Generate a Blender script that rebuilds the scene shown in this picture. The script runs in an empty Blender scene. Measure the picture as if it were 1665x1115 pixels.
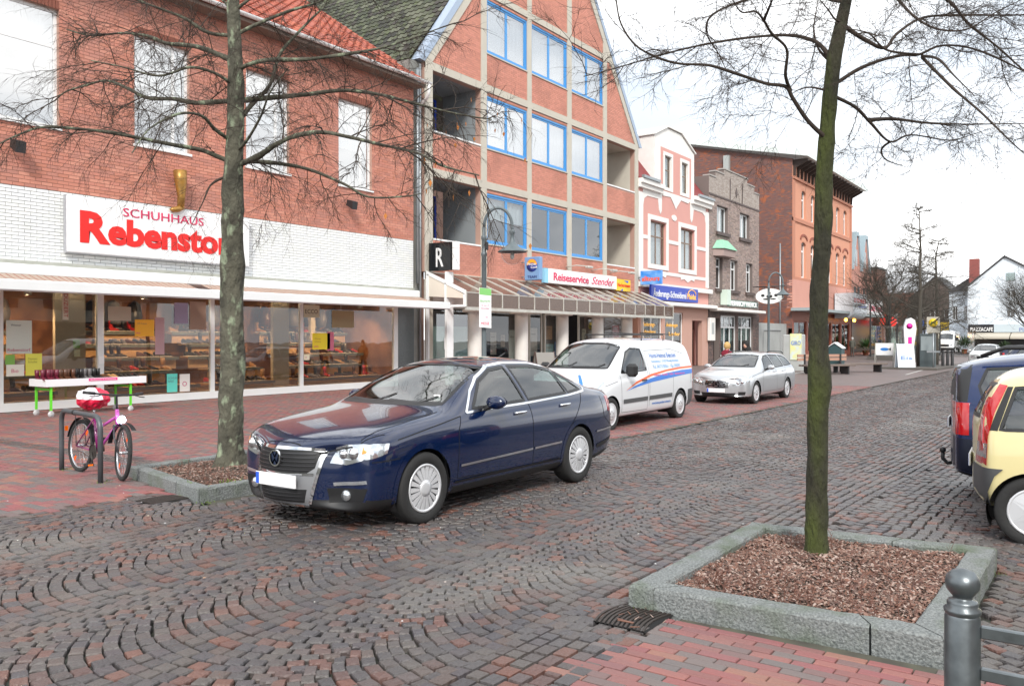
import bpy, bmesh, math, random
from mathutils import Vector, Matrix, noise
from mathutils.bvhtree import BVHTree
from mathutils.geometry import delaunay_2d_cdt
SC = bpy.context.scene
COL = SC.collection
random.seed(7)
R = math.radians
# ---------------- camera ----------------
# x runs along the street, y across it towards the shops, z up; the photographer stands at the origin
cam_d = bpy.data.cameras.new('camera'); cam = bpy.data.objects.new('camera', cam_d); COL.objects.link(cam)
cam_d.sensor_width = 36.0; cam_d.lens = 36.0 * 1375 / 1665; cam_d.clip_end = 2000; cam_d.clip_start = .05
YAW = 35.23
cam.location = (0, 0, 1.68)
cam.rotation_euler = (R(90 - .354), 0, R(YAW - 90))
SC.camera = cam
# ---------------- sky, sun, exposure ----------------
W = bpy.data.worlds.new('World'); SC.world = W; W.use_nodes = True
wn = W.node_tree; wn.nodes.clear()
SUN_EL, SUN_AZ = 38, 215     # azimuth of the sun direction measured from +x towards +y
def wnode(t, **k):
    n = wn.nodes.new(t)
    for a, b in k.items(): setattr(n, a, b)
    return n
sky = wnode('ShaderNodeTexSky', sky_type='NISHITA'); sky.sun_disc = False
sky.sun_elevation = R(SUN_EL); sky.sun_rotation = R(90 - SUN_AZ); sky.air_density = 1.2; sky.dust_density = 2.5; sky.ozone_density = 1.0
tc = wnode('ShaderNodeTexCoord'); mp = wnode('ShaderNodeMapping'); mp.inputs['Scale'].default_value = (1, 1, 2.6)
nz = wnode('ShaderNodeTexNoise'); nz.inputs['Scale'].default_value = 1.6; nz.inputs['Detail'].default_value = 7; nz.inputs['Roughness'].default_value = .55
rp = wnode('ShaderNodeValToRGB'); rp.color_ramp.elements[0].position = .30; rp.color_ramp.elements[0].color = (.74, .74, .74, 1)
rp.color_ramp.elements[1].position = .52; rp.color_ramp.elements[1].color = (1, 1, 1, 1)
nz2 = wnode('ShaderNodeTexNoise'); nz2.inputs['Scale'].default_value = 2.6; nz2.inputs['Detail'].default_value = 6
rp2 = wnode('ShaderNodeValToRGB'); rp2.color_ramp.elements[0].position = .36; rp2.color_ramp.elements[0].color = (8.4, 9.2, 10.2, 1)
rp2.color_ramp.elements[1].position = .66; rp2.color_ramp.elements[1].color = (17.5, 17.4, 17.2, 1)
mx = wnode('ShaderNodeMixRGB'); bg = wnode('ShaderNodeBackground'); wo = wnode('ShaderNodeOutputWorld')
bg.inputs['Strength'].default_value = .057
L = wn.links.new
L(tc.outputs['Generated'], mp.inputs[0]); L(mp.outputs[0], nz.inputs['Vector']); L(mp.outputs[0], nz2.inputs['Vector'])
L(nz.outputs['Fac'], rp.inputs[0]); L(nz2.outputs['Fac'], rp2.inputs[0])
L(rp.outputs[0], mx.inputs[0]); L(sky.outputs[0], mx.inputs[1]); L(rp2.outputs[0], mx.inputs[2])
L(mx.outputs[0], bg.inputs[0]); L(bg.outputs[0], wo.inputs[0])
sd = bpy.data.lights.new('sun', 'SUN'); so = bpy.data.objects.new('sun', sd); COL.objects.link(so)
sd.energy = 1.5; sd.angle = R(12); sd.color = (1, .96, .9)
_d = Vector((math.cos(R(SUN_AZ)) * math.cos(R(SUN_EL)), math.sin(R(SUN_AZ)) * math.cos(R(SUN_EL)), math.sin(R(SUN_EL))))
so.rotation_euler = _d.to_track_quat('Z', 'Y').to_euler(); so.location = _d * 40
SC.view_settings.view_transform = 'Standard'; SC.view_settings.look = 'None'
SC.view_settings.exposure = 1.18; SC.view_settings.gamma = 1; SC.view_settings.use_curve_mapping = False
SC.cycles.max_bounces = 8; SC.cycles.transparent_max_bounces = 16

# ---------------- materials ----------------
_mats = {}
def mat(name, col=(.5, .5, .5), rough=.6, metal=0, pal=None, noise_=None, bump=None, coat=0, spec=.5, emit=None, trans=0, alpha=1, stain=None, stretch=None, wave=None):
    """pal: list of colours picked per piece; noise_: (scale, amount 0-1, colour2); bump: (scale, strength); stain: (scale, colour, lo, hi)"""
    if name in _mats: return _mats[name]
    m = bpy.data.materials.new(name); m.use_nodes = True; nt = m.node_tree; b = nt.nodes['Principled BSDF']; lk = nt.links.new
    N = nt.nodes.new
    b.inputs['Roughness'].default_value = rough; b.inputs['Metallic'].default_value = metal
    b.inputs['Specular IOR Level'].default_value = spec
    b.inputs['Coat Weight'].default_value = coat; b.inputs['Coat Roughness'].default_value = .03
    b.inputs['Base Color'].default_value = (*col, 1)
    if trans: b.inputs['Transmission Weight'].default_value = trans
    if alpha < 1: b.inputs['Alpha'].default_value = alpha
    if emit: b.inputs['Emission Color'].default_value = (*emit[0], 1); b.inputs['Emission Strength'].default_value = emit[1]
    geo = N('ShaderNodeNewGeometry'); vec = geo.outputs['Position']
    if stretch:
        mpn = N('ShaderNodeMapping'); mpn.inputs['Scale'].default_value = stretch; lk(vec, mpn.inputs[0]); vec = mpn.outputs[0]
    cur = None
    if pal:
        oi = N('ShaderNodeObjectInfo'); ad = N('ShaderNodeMath'); ad.operation = 'ADD'; fr = N('ShaderNodeMath'); fr.operation = 'FRACT'
        lk(geo.outputs['Random Per Island'], ad.inputs[0]); lk(oi.outputs['Random'], ad.inputs[1]); lk(ad.outputs[0], fr.inputs[0])
        cr = N('ShaderNodeValToRGB'); cr.color_ramp.interpolation = 'CONSTANT' if len(pal) > 4 else 'LINEAR'
        els = cr.color_ramp.elements
        while len(els) < len(pal): els.new(.5)
        for i, c in enumerate(pal):
            els[i].position = i / len(pal); els[i].color = (*c, 1)
        lk(fr.outputs[0], cr.inputs[0]); cur = cr.outputs[0]
    def mixc(cur, fac, c2, typ='MIX'):
        x = N('ShaderNodeMixRGB'); x.blend_type = typ; lk(fac, x.inputs[0])
        if cur is None: x.inputs[1].default_value = (*col, 1)
        else: lk(cur, x.inputs[1])
        x.inputs[2].default_value = (*c2, 1); return x.outputs[0]
    if noise_:
        n = N('ShaderNodeTexNoise'); n.inputs['Scale'].default_value = noise_[0]; n.inputs['Detail'].default_value = 5; lk(vec, n.inputs['Vector'])
        mm = N('ShaderNodeMapRange'); mm.inputs[1].default_value = .35; mm.inputs[2].default_value = .68; mm.inputs[4].default_value = noise_[1]
        lk(n.outputs['Fac'], mm.inputs[0]); cur = mixc(cur, mm.outputs[0], noise_[2])
    if stain:
        n = N('ShaderNodeTexNoise'); n.inputs['Scale'].default_value = stain[0]; n.inputs['Detail'].default_value = 6; lk(vec, n.inputs['Vector'])
        mm = N('ShaderNodeMapRange'); mm.inputs[1].default_value = stain[2]; mm.inputs[2].default_value = stain[3]; lk(n.outputs['Fac'], mm.inputs[0])
        cur = mixc(cur, mm.outputs[0], stain[1])
    if cur is not None: lk(cur, b.inputs['Base Color'])
    if bump:
        n = N('ShaderNodeTexNoise'); n.inputs['Scale'].default_value = bump[0]; n.inputs['Detail'].default_value = 5; lk(vec, n.inputs['Vector'])
        bp = N('ShaderNodeBump'); bp.inputs['Strength'].default_value = bump[1]; bp.inputs['Distance'].default_value = bump[2] if len(bump) > 2 else .02
        lk(n.outputs['Fac'], bp.inputs['Height']); lk(bp.outputs[0], b.inputs['Normal'])
    _mats[name] = m; return m
def window_glass(name, tint=(1, 1, 1), strength=.5, rough=.0):
    """clear pane: see-through plus mirror by Fresnel"""
    if name in _mats: return _mats[name]
    m = bpy.data.materials.new(name); m.use_nodes = True; nt = m.node_tree; nt.nodes.clear(); N = nt.nodes.new; lk = nt.links.new
    t = N('ShaderNodeBsdfTransparent'); t.inputs[0].default_value = (*tint, 1)
    g = N('ShaderNodeBsdfGlossy'); g.inputs['Roughness'].default_value = rough
    f = N('ShaderNodeFresnel'); f.inputs[0].default_value = 1.5
    geo = N('ShaderNodeNewGeometry')
    # a slight waviness of the pane
    nz_ = N('ShaderNodeTexNoise'); nz_.inputs['Scale'].default_value = 1.1; bp = N('ShaderNodeBump'); bp.inputs['Strength'].default_value = .06; bp.inputs['Distance'].default_value = .02
    lk(geo.outputs['Position'], nz_.inputs['Vector']); lk(nz_.outputs['Fac'], bp.inputs['Height']); lk(bp.outputs[0], g.inputs['Normal'])
    mr = N('ShaderNodeMapRange'); mr.inputs[3].default_value = strength * .25; mr.inputs[4].default_value = 1
    lk(f.outputs[0], mr.inputs[0]); mxs = N('ShaderNodeMixShader'); o = N('ShaderNodeOutputMaterial')
    inv = N('ShaderNodeMath'); inv.operation = 'SUBTRACT'; inv.inputs[0].default_value = 1; lk(geo.outputs['Backfacing'], inv.inputs[1])
    mu = N('ShaderNodeMath'); mu.operation = 'MULTIPLY'; lk(mr.outputs[0], mu.inputs[0]); lk(inv.outputs[0], mu.inputs[1])
    lk(mu.outputs[0], mxs.inputs[0]); lk(t.outputs[0], mxs.inputs[1]); lk(g.outputs[0], mxs.inputs[2]); lk(mxs.outputs[0], o.inputs[0])
    _mats[name] = m; return m

# ---------------- object helpers ----------------
def off(o):
    v = Vector((0, 0, 0))
    while o is not None: v += o.location; o = o.parent
    return v
def tag(o, label=None, cat=None, group=None, kind=None):
    if label: o['label'] = label
    if cat: o['category'] = cat
    if group: o['group'] = group
    if kind: o['kind'] = kind
    return o
def thing(name, label, cat, loc=(0, 0, 0), rz=0, group=None):
    o = bpy.data.objects.new(name, None); COL.objects.link(o); o.empty_display_size = .2
    o.location = loc; o.rotation_euler = (0, 0, rz)
    return tag(o, label, cat, group)
def link(name, me, parent=None, loc=None):
    o = bpy.data.objects.new(name, me); COL.objects.link(o)
    if parent is not None: o.parent = parent
    if loc is not None: o.location = loc
    return o
def copy_tree(o, parent=None):
    c = o.copy(); COL.objects.link(c)
    if parent is not None: c.parent = parent
    for ch in list(o.children): copy_tree(ch, c)
    return c
class MB:
    def __init__(s): s.v = []; s.f = []; s.m = []; s.sm = []
    def add(s, vs, fs, mi=0, smooth=False):
        n = len(s.v); s.v += [tuple(p) for p in vs]
        for f in fs: s.f.append([n + i for i in f]); s.m.append(mi); s.sm.append(smooth)
        return s
    def box(s, x0, x1, y0, y1, z0, z1, mi=0, bev=0):
        if bev:
            b = bev; vs = []; 
            # chamfered box: 24 verts
            for (X, sx) in ((x0, 1), (x1, -1)):
                for (Y, sy) in ((y0, 1), (y1, -1)):
                    for (Z, sz) in ((z0, 1), (z1, -1)):
                        vs += [(X, Y + sy * b, Z + sz * b), (X + sx * b, Y, Z + sz * b), (X + sx * b, Y + sy * b, Z)]
            def i(a, b_, c, k): return (a * 4 + b_ * 2 + c) * 3 + k
            fs = []
            for a in (0, 1): q = [i(a, 0, 0, 0), i(a, 0, 1, 0), i(a, 1, 1, 0), i(a, 1, 0, 0)]; fs.append(q if a == 0 else q[::-1])
            for a in (0, 1): q = [i(0, a, 0, 1), i(1, a, 0, 1), i(1, a, 1, 1), i(0, a, 1, 1)]; fs.append(q if a == 0 else q[::-1])
            for a in (0, 1): q = [i(0, 0, a, 2), i(0, 1, a, 2), i(1, 1, a, 2), i(1, 0, a, 2)]; fs.append(q if a == 0 else q[::-1])
            for a in (0, 1):
                for c in (0, 1):
                    q = [i(a, c, 0, 0), i(a, c, 1, 0), i(a, c, 1, 1), i(a, c, 0, 1)]; fs.append(q if (a + c) % 2 else q[::-1])
                    q = [i(a, 0, c, 0), i(a, 1, c, 0), i(a, 1, c, 2), i(a, 0, c, 2)]; fs.append(q if (a + c) % 2 == 0 else q[::-1])
                    q = [i(0, a, c, 1), i(1, a, c, 1), i(1, a, c, 2), i(0, a, c, 2)]; fs.append(q if (a + c) % 2 else q[::-1])
            for a in (0, 1):
                for b_ in (0, 1):
                    for c in (0, 1):
                        t = [i(a, b_, c, 0), i(a, b_, c, 1), i(a, b_, c, 2)]; fs.append(t if (a + b_ + c) % 2 == 0 else t[::-1])
            return s.add(vs, fs, mi)
        vs = [(x0, y0, z0), (x1, y0, z0), (x1, y1, z0), (x0, y1, z0), (x0, y0, z1), (x1, y0, z1), (x1, y1, z1), (x0, y1, z1)]
        return s.add(vs, [(3, 2, 1, 0), (4, 5, 6, 7), (0, 1, 5, 4), (1, 2, 6, 5), (2, 3, 7, 6), (3, 0, 4, 7)], mi)
    def quad(s, a, b, c, d, mi=0): return s.add([a, b, c, d], [(0, 1, 2, 3)], mi)
    def prism(s, poly, axis, a0, a1, mi=0):
        """poly = 2D outline; axis 'x','y','z' = extrusion axis from a0 to a1 (other two axes in order)"""
        def P(u, v, w): return {'x': (w, u, v), 'y': (u, w, v), 'z': (u, v, w)}[axis]
        n = len(poly); vs = [P(u, v, a0) for u, v in poly] + [P(u, v, a1) for u, v in poly]
        ar = sum(poly[i][0] * poly[(i + 1) % n][1] - poly[(i + 1) % n][0] * poly[i][1] for i in range(n))
        fl = (ar > 0) != (axis == 'y')
        fs = [list(range(n))[::-1], [n + i for i in range(n)]] + [(i, (i + 1) % n, n + (i + 1) % n, n + i) for i in range(n)]
        if not fl: fs = [list(f)[::-1] for f in fs]
        return s.add(vs, fs, mi)
    def tube(s, pts, r, n=8, mi=0, caps=True, smooth=True):
        pts = [Vector(p) for p in pts]; rs = r if isinstance(r, (list, tuple)) else [r] * len(pts)
        vs = []; t = (pts[1] - pts[0]).normalized(); up = Vector((0, 0, 1)) if abs(t.z) < .9 else Vector((1, 0, 0))
        u = t.cross(up).normalized()
        for i, p in enumerate(pts):
            a = pts[max(i - 1, 0)]; b = pts[min(i + 1, len(pts) - 1)]; t = (b - a).normalized()
            u = (u - t * u.dot(t)).normalized(); w = t.cross(u)
            for k in range(n):
                an = 2 * math.pi * k / n; vs.append(p + (u * math.cos(an) + w * math.sin(an)) * rs[i])
        fs = [(i * n + k, i * n + (k + 1) % n, (i + 1) * n + (k + 1) % n, (i + 1) * n + k) for i in range(len(pts) - 1) for k in range(n)]
        s.add(vs, fs, mi, smooth)
        if caps:
            m = len(s.v) - len(vs); s.f.append([m + k for k in range(n)][::-1]); s.m.append(mi); s.sm.append(False)
            s.f.append([m + (len(pts) - 1) * n + k for k in range(n)]); s.m.append(mi); s.sm.append(False)
        return s
    def lathe(s, prof, c=(0, 0, 0), axis='z', n=24, mi=0, smooth=True, closed=False):
        """prof = [(radius, height)...]"""
        vs = []
        for r, h in prof:
            for k in range(n):
                a = 2 * math.pi * k / n; u, v = r * math.cos(a), r * math.sin(a)
                p = {'z': (u, v, h), 'x': (h, u, v), 'y': (v, h, u)}[axis]; vs.append((c[0] + p[0], c[1] + p[1], c[2] + p[2]))
        m = len(prof); fs = [(i * n + k, i * n + (k + 1) % n, (i + 1) * n + (k + 1) % n, (i + 1) * n + k) for i in range(m - 1) for k in range(n)]
        return s.add(vs, fs, mi, smooth)
    def ball(s, c, r, n=10, mi=0, sc=(1, 1, 1)):
        vs = []; fs = []
        for i in range(n + 1):
            th = math.pi * i / n
            for k in range(2 * n):
                a = math.pi * k / n; vs.append((c[0] + sc[0] * r * math.sin(th) * math.cos(a), c[1] + sc[1] * r * math.sin(th) * math.sin(a), c[2] - sc[2] * r * math.cos(th)))
        for i in range(n):
            for k in range(2 * n): fs.append((i * 2 * n + k, i * 2 * n + (k + 1) % (2 * n), (i + 1) * 2 * n + (k + 1) % (2 * n), (i + 1) * 2 * n + k))
        return s.add(vs, fs, mi, True)
    def mesh(s, name, mats, o=Vector((0, 0, 0)), merge=False):
        me = bpy.data.meshes.new(name)
        me.from_pydata([(v[0] - o[0], v[1] - o[1], v[2] - o[2]) for v in s.v], [], s.f)
        for m in (mats if isinstance(mats, (list, tuple)) else [mats]): me.materials.append(m)
        me.polygons.foreach_set('material_index', s.m); me.polygons.foreach_set('use_smooth', s.sm)
        me.update(); return me
    def build(s, name, mats, parent=None, local=False, label=None, cat=None, group=None, kind=None):
        o = Vector((0, 0, 0)) if (local or parent is None) else off(parent)
        return tag(link(name, s.mesh(name, mats, o), parent), label, cat, group, kind)
def text(body, size, name, m, parent, loc, face, bold=0.0, ext=.01, width=None, label=None, align='LEFT', shear=0, spacing=1):
    """lettering as flat raised mesh; face: 'y' reads from -y side, 'x' reads from -x side; width squeezes to fit"""
    c = bpy.data.curves.new(name, 'FONT'); c.body = body; c.size = size; c.extrude = ext; c.offset = bold; c.align_x = align; c.shear = shear; c.resolution_u = 3; c.space_character = spacing
    t = bpy.data.objects.new(name, c); COL.objects.link(t); dg = bpy.context.evaluated_depsgraph_get(); dg.update()
    me = bpy.data.meshes.new_from_object(t.evaluated_get(dg)); bpy.data.objects.remove(t)
    xs = [v.co.x for v in me.vertices]; w = (max(xs) - min(xs)) if xs else 1
    k = width / w if width else 1
    me.transform(Matrix.Diagonal((k, 1, 1, 1)))
    rot = {'y': Matrix.Rotation(R(90), 4, 'X'), 'x': Matrix.Rotation(R(-90), 4, 'Z') @ Matrix.Rotation(R(90), 4, 'X'), '-y': Matrix.Rotation(R(180), 4, 'Z') @ Matrix.Rotation(R(90), 4, 'X'), 'z': Matrix.Identity(4)}[face] if isinstance(face, str) else face
    me.transform(rot); me.materials.clear(); me.materials.append(m)
    o = link(name, me, parent); o.location = Vector(loc) - (off(parent) if parent is not None and parent.rotation_euler.z == 0 else Vector((0, 0, 0)))
    if label: o['label'] = label
    return o
CAMC, CAMS = math.cos(R(YAW)), math.sin(R(YAW))
def seen(x, y, m=1.04):
    """is the spot within the frame's width; used only to leave out bricks and stones nobody sees singly"""
    d = x * CAMC + y * CAMS
    return d > .5 and abs((x * CAMS - y * CAMC) / d) < .6055 * m
def _ss(t): t = min(max(t, 0), 1); return t * t * (3 - 2 * t)
def gz(x, y):
    """height of the ground: the carriageway falls gently away from the crossing"""
    return -.18 * _ss((x - 7) / 9) * (1 - _ss((y - 9.5) / 8))
def depth(x, y): return x * CAMC + y * CAMS
def smooth_poly(pts, n=6, closed=False):
    """Catmull-Rom through points (any dimension)"""
    P = [Vector(p) for p in pts]; out = []; N_ = len(P); rng = N_ if closed else N_ - 1
    for i in range(rng):
        p0 = P[(i - 1) % N_] if closed or i else P[0]; p1 = P[i % N_]; p2 = P[(i + 1) % N_]; p3 = P[(i + 2) % N_] if closed or i + 2 < N_ else P[-1]
        for k in range(n):
            t = k / n; out.append(.5 * ((2 * p1) + (p2 - p0) * t + (2 * p0 - 5 * p1 + 4 * p2 - p3) * t * t + (3 * p1 - p0 - 3 * p2 + p3) * t ** 3))
    if not closed: out.append(P[-1])
    return out
def sheet(xs, ys, z, keep=None):
    m = MB(); nx = len(xs)
    m.v = [(x, y, z + gz(x, y)) for y in ys for x in xs]
    for j in range(len(ys) - 1):
        for i in range(nx - 1):
            if keep is None or keep((xs[i] + xs[i + 1]) / 2, (ys[j] + ys[j + 1]) / 2): m.f.append([j * nx + i, j * nx + i + 1, (j + 1) * nx + i + 1, (j + 1) * nx + i]); m.m.append(0); m.sm.append(True)
    return m
white = mat('white_paint', (.78, .79, .79), .45, noise_=(6, .25, (.66, .67, .66)))
black = mat('black_plastic', (.02, .02, .022), .5)
# ---------------- ground, road, pavements ----------------
g_m = mat('ground_paving_far', (.20, .17, .155), .85, noise_=(.4, .7, (.15, .14, .135)), bump=(30, .3))
MB().quad((-250, -250, -.45), (600, -250, -.45), (600, 600, -.45), (-250, 600, -.45)).build('ground', g_m, kind='structure')
joint_m = mat('joint_sand', (.016, .015, .013), .95, noise_=(9, .8, (.045, .05, .032)), bump=(60, .5), stain=(.7, (.085, .09, .075), .55, .72))
cob_m = mat('cobble_stone', rough=.46, pal=[(.074, .062, .060), (.064, .058, .060), (.092, .070, .068), (.058, .053, .056), (.084, .075, .072), (.100, .058, .052), (.070, .060, .066), (.090, .078, .072), (.128, .060, .048), (.062, .058, .065), (.086, .073, .070), (.094, .070, .062), (.15, .066, .048), (.074, .068, .070)], bump=(45, .6), noise_=(2.2, .45, (.105, .096, .09)), stain=(.45, (.17, .162, .148), .54, .80), spec=.6)
road_far_m = mat('cobble_far', (.125, .118, .108), .55, noise_=(14, .8, (.05, .046, .042)), bump=(14, .9), stain=(.3, (.19, .18, .165), .45, .7))
XS = [-30, 0, 4.74, 5.2] + [6 + i * .75 for i in range(16)] + [22, 30, 34, 52, 90, 170]
YS = [-14, -6, 2.1, 7.25, 8.2]
road = sheet(XS, YS, -.016, lambda x, y: (y < 7.25 or x < 5.2)).build('road', joint_m, kind='structure')
X_COB = 52.0
far = sheet([30, 52, 170], [-13, 2.1, 7.25], .006, lambda x, y: not (x < 52 and y > 2.1))
far.build('cobble_surface', road_far_m, road)
def in_planter(x, y):
    return (4.66 < x < 7.05 and .6 < y < 2.46) or (5.14 + .22 * (y - 7.5) < x < 7.95 and 7.33 < y < 9.62)
def poly_prism(mb, c, r, n, zt, zb, tilt=(0, 0)):
    pass
cobs = []   # (cx, cy, ang, len_radial, len_tang)
rnd = random.Random(3)
def add_cob(x, y, a, lr, lt, ymin=-9, ymax=99):
    if x > 9 and y > 7.2: return
    if x <= 9 and y > 8.12: return
    if y < ymin or y > ymax or in_planter(x, y): return
    if (x < 4.75 and y < 2.12): return
    if not seen(x, y, 1.25) or depth(x, y) < 3.0: return
    cobs.append((x, y, a, lr, lt))
CW = 1.40; RAD = .90; HA = math.asin(CW / 2 / RAD)
def arcs(y0, ncol, x0, x1, ymin=-99, ymax=99):
    for c in range(ncol):
        yc = y0 + CW * (c + .5); ph = rnd.random() * .1
        x = x0 + ph
        while x < x1:
            step = .098 if x < 30 else .105
            n = max(8, round(2 * HA * RAD / .104)); j0 = rnd.uniform(-.4, .4)
            w = 0.010 * math.sin(x * 1.7 + c) + .006 * math.sin(x * 4.1)
            for k in range(n):
                th = -HA + 2 * HA * (k + .5 + j0 * .35) / n
                if abs(th) > HA * 1.01: continue
                px = x + RAD * (1 - math.cos(th)) + w; py = yc + RAD * math.sin(th)
                lr = step * math.cos(th) ** .9; lt = 2 * HA * RAD / n
                add_cob(px + rnd.gauss(0, .004), py + rnd.gauss(0, .004), -th + rnd.gauss(0, .05), lr * rnd.uniform(.88, .96), lt * rnd.uniform(.83, .92), ymin, ymax)
            x += step
arcs(3.3 - CW, 6, 1.0, X_COB, ymin=2.66)
y = 2.03
while y < 2.62:     # straight courses beside the parking bays
    x = 4.0 + rnd.random() * .1
    while x < 36:
        l = rnd.uniform(.10, .15); add_cob(x + l / 2, y + .052, rnd.gauss(0, .03), l - .016, .086); x += l
    y += .104
arcs(2.1 - 6 * CW, 6, 4.5, 30, ymax=2.0)
cobs.sort(key=lambda c: c[0] ** 2 + c[1] ** 2)
def cobble_mesh(lr, lt, seed):
    r_ = random.Random(seed); m = MB(); k = .14
    pts = []
    for sx, sy in ((-1, -1), (1, -1), (1, 1), (-1, 1)):
        X, Y = sx * lr / 2 * r_.uniform(.9, 1.04), sy * lt / 2 * r_.uniform(.9, 1.04)
        pts.append((X, Y))
    top = [(a * .9, b * .9, .015 + r_.uniform(-.0015, .0015)) for a, b in pts]; mid = [(a, b, .006) for a, b in pts]; bot = [(a * 1.0, b * 1.0, -.035) for a, b in pts]
    vs = bot + mid + top + [(0, 0, .0175)]
    fs = [(0 + i, (i + 1) % 4, 4 + (i + 1) % 4, 4 + i) for i in range(4)] + [(4 + i, 4 + (i + 1) % 4, 8 + (i + 1) % 4, 8 + i) for i in range(4)] + [(8 + i, 8 + (i + 1) % 4, 12) for i in range(4)]
    return vs, fs
NEAR = 300
var = []
for s in range(10):
    vs, fs = cobble_mesh(.09, .09, s); me = MB().add(vs, fs, 0, False).mesh('cobble', cob_m); var.append(me)
singles = [c for c in cobs if seen(c[0], c[1]) and depth(c[0], c[1]) > 3.9][:NEAR]
sset = set(id(c) for c in singles)
for i, (x, y, a, lr, lt) in enumerate(singles):
    o = link('cobble', var[i % 10], road, (x, y, gz(x, y) + rnd.uniform(-.003, .003)))
    o.rotation_euler = (rnd.gauss(0, .02), rnd.gauss(0, .02), a); o.scale = (lr / .09, lt / .09, 1)
mb = MB(); V = mb.v; Fc = mb.f
for i, c in enumerate(cobs):
    if id(c) in sset: continue
    x, y, a, lr, lt = c; dz = rnd.uniform(-.006, .006) + gz(x, y); ca, sa = math.cos(a), math.sin(a); n = len(V)
    tx, ty = rnd.gauss(0, .03), rnd.gauss(0, .03)
    nearby = depth(x, y) < 11
    q = []
    for sx, sy in ((-1, -1), (1, -1), (1, 1), (-1, 1)):
        X = sx * lr / 2 * rnd.uniform(.9, 1.05); Y = sy * lt / 2 * rnd.uniform(.9, 1.05); q.append((X, Y))
    if nearby: lay = ((1, -.035), (1, .006), (.9, .016))
    else: lay = ((.93, -.035), (.88, .012))
    for k, z in lay:
        for X, Y in q: V.append((x + (X * ca - Y * sa) * k, y + (X * sa + Y * ca) * k, z + dz + X * tx + Y * ty))
    for l in range(len(lay) - 1):
        for j in range(4): Fc.append((n + l * 4 + j, n + l * 4 + (j + 1) % 4, n + l * 4 + 4 + (j + 1) % 4, n + l * 4 + 4 + j))
    b_ = n + 4 * (len(lay) - 1); Fc.append((b_, b_ + 1, b_ + 2, b_ + 3))
mb.m = [0] * len(Fc); mb.sm = [False] * len(Fc)
mb.build('cobbles_further_off', cob_m, road, kind='stuff')
# brick pavements: clinker pavers laid in rows along the street
pav_m = mat('clinker_paver', rough=.7, pal=[(.26, .086, .082), (.22, .085, .078), (.28, .105, .09), (.17, .10, .095), (.15, .11, .105), (.25, .08, .082), (.28, .125, .09), (.13, .118, .115), (.23, .08, .082), (.26, .095, .086), (.15, .125, .118)], bump=(50, .3), noise_=(1.3, .5, (.15, .11, .105)), stain=(.5, (.15, .14, .13), .58, .8))
pav_far_m = mat('clinker_far', (.15, .108, .10), .6, noise_=(.8, .8, (.115, .095, .092)), stain=(9, (.12, .10, .09), .5, .7))
pave = sheet(XS, [7.25, 8.2, 9, 10, 11, 12, 13, 14, 15, 16, 17, 18, 19, 22], .002, lambda x, y: (y > 8.2 or x > 5.2) and x < 120).build('pavement', mat('paver_joint', (.06, .055, .045), .95, noise_=(7, .8, (.10, .10, .07))), kind='structure')
pave_r = MB().quad((-6, -8, .002), (4.74, -8, .002), (4.74, 2.08, .002), (-6, 2.08, .002)).build('pavement_by_the_barrier', _mats['paver_joint'], kind='structure')
sheet([34, 60, 90], [7.3, 10, 12, 14, 16, 18, 20], .017).build('paver_surface', pav_far_m, pave)
pv = []
def row_pavers(x0, x1, y0, y1, L_, H_, ang=0, test=None, dst=pv):
    y = y0; k = 0
    while y < y1 - 1e-6:
        x = x0 + (k % 2) * L_ / 2 + (k % 3) * .013
        while x < x1:
            if test is None or test(y + H_ / 2, x + L_ / 2): dst.append((y + H_ / 2, x + L_ / 2, H_ - .008, L_ - .008))
            x += L_
        y += H_; k += 1
GUT = [13.0, 13.1, 13.2]
def t_left(x, y):
    if not seen(x, y, 1.2): return False
    if in_planter(x, y): return False
    if x < 5.16 and y < 8.34: return False
    if 5.1 <= x < 9.2 and y < 7.4: return False
    if y < 7.4: return False
    return True
row_pavers(7.30, 20.0, 1.0, 34, .205, .105, test=t_left)
pr = []
row_pavers(-2.0, 2.10, 2.4, 4.72, .215, .072, test=lambda x, y: seen(x, y, 1.1) and depth(x, y) > 2.6 and not (in_planter(x, y)), dst=pr)
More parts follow.
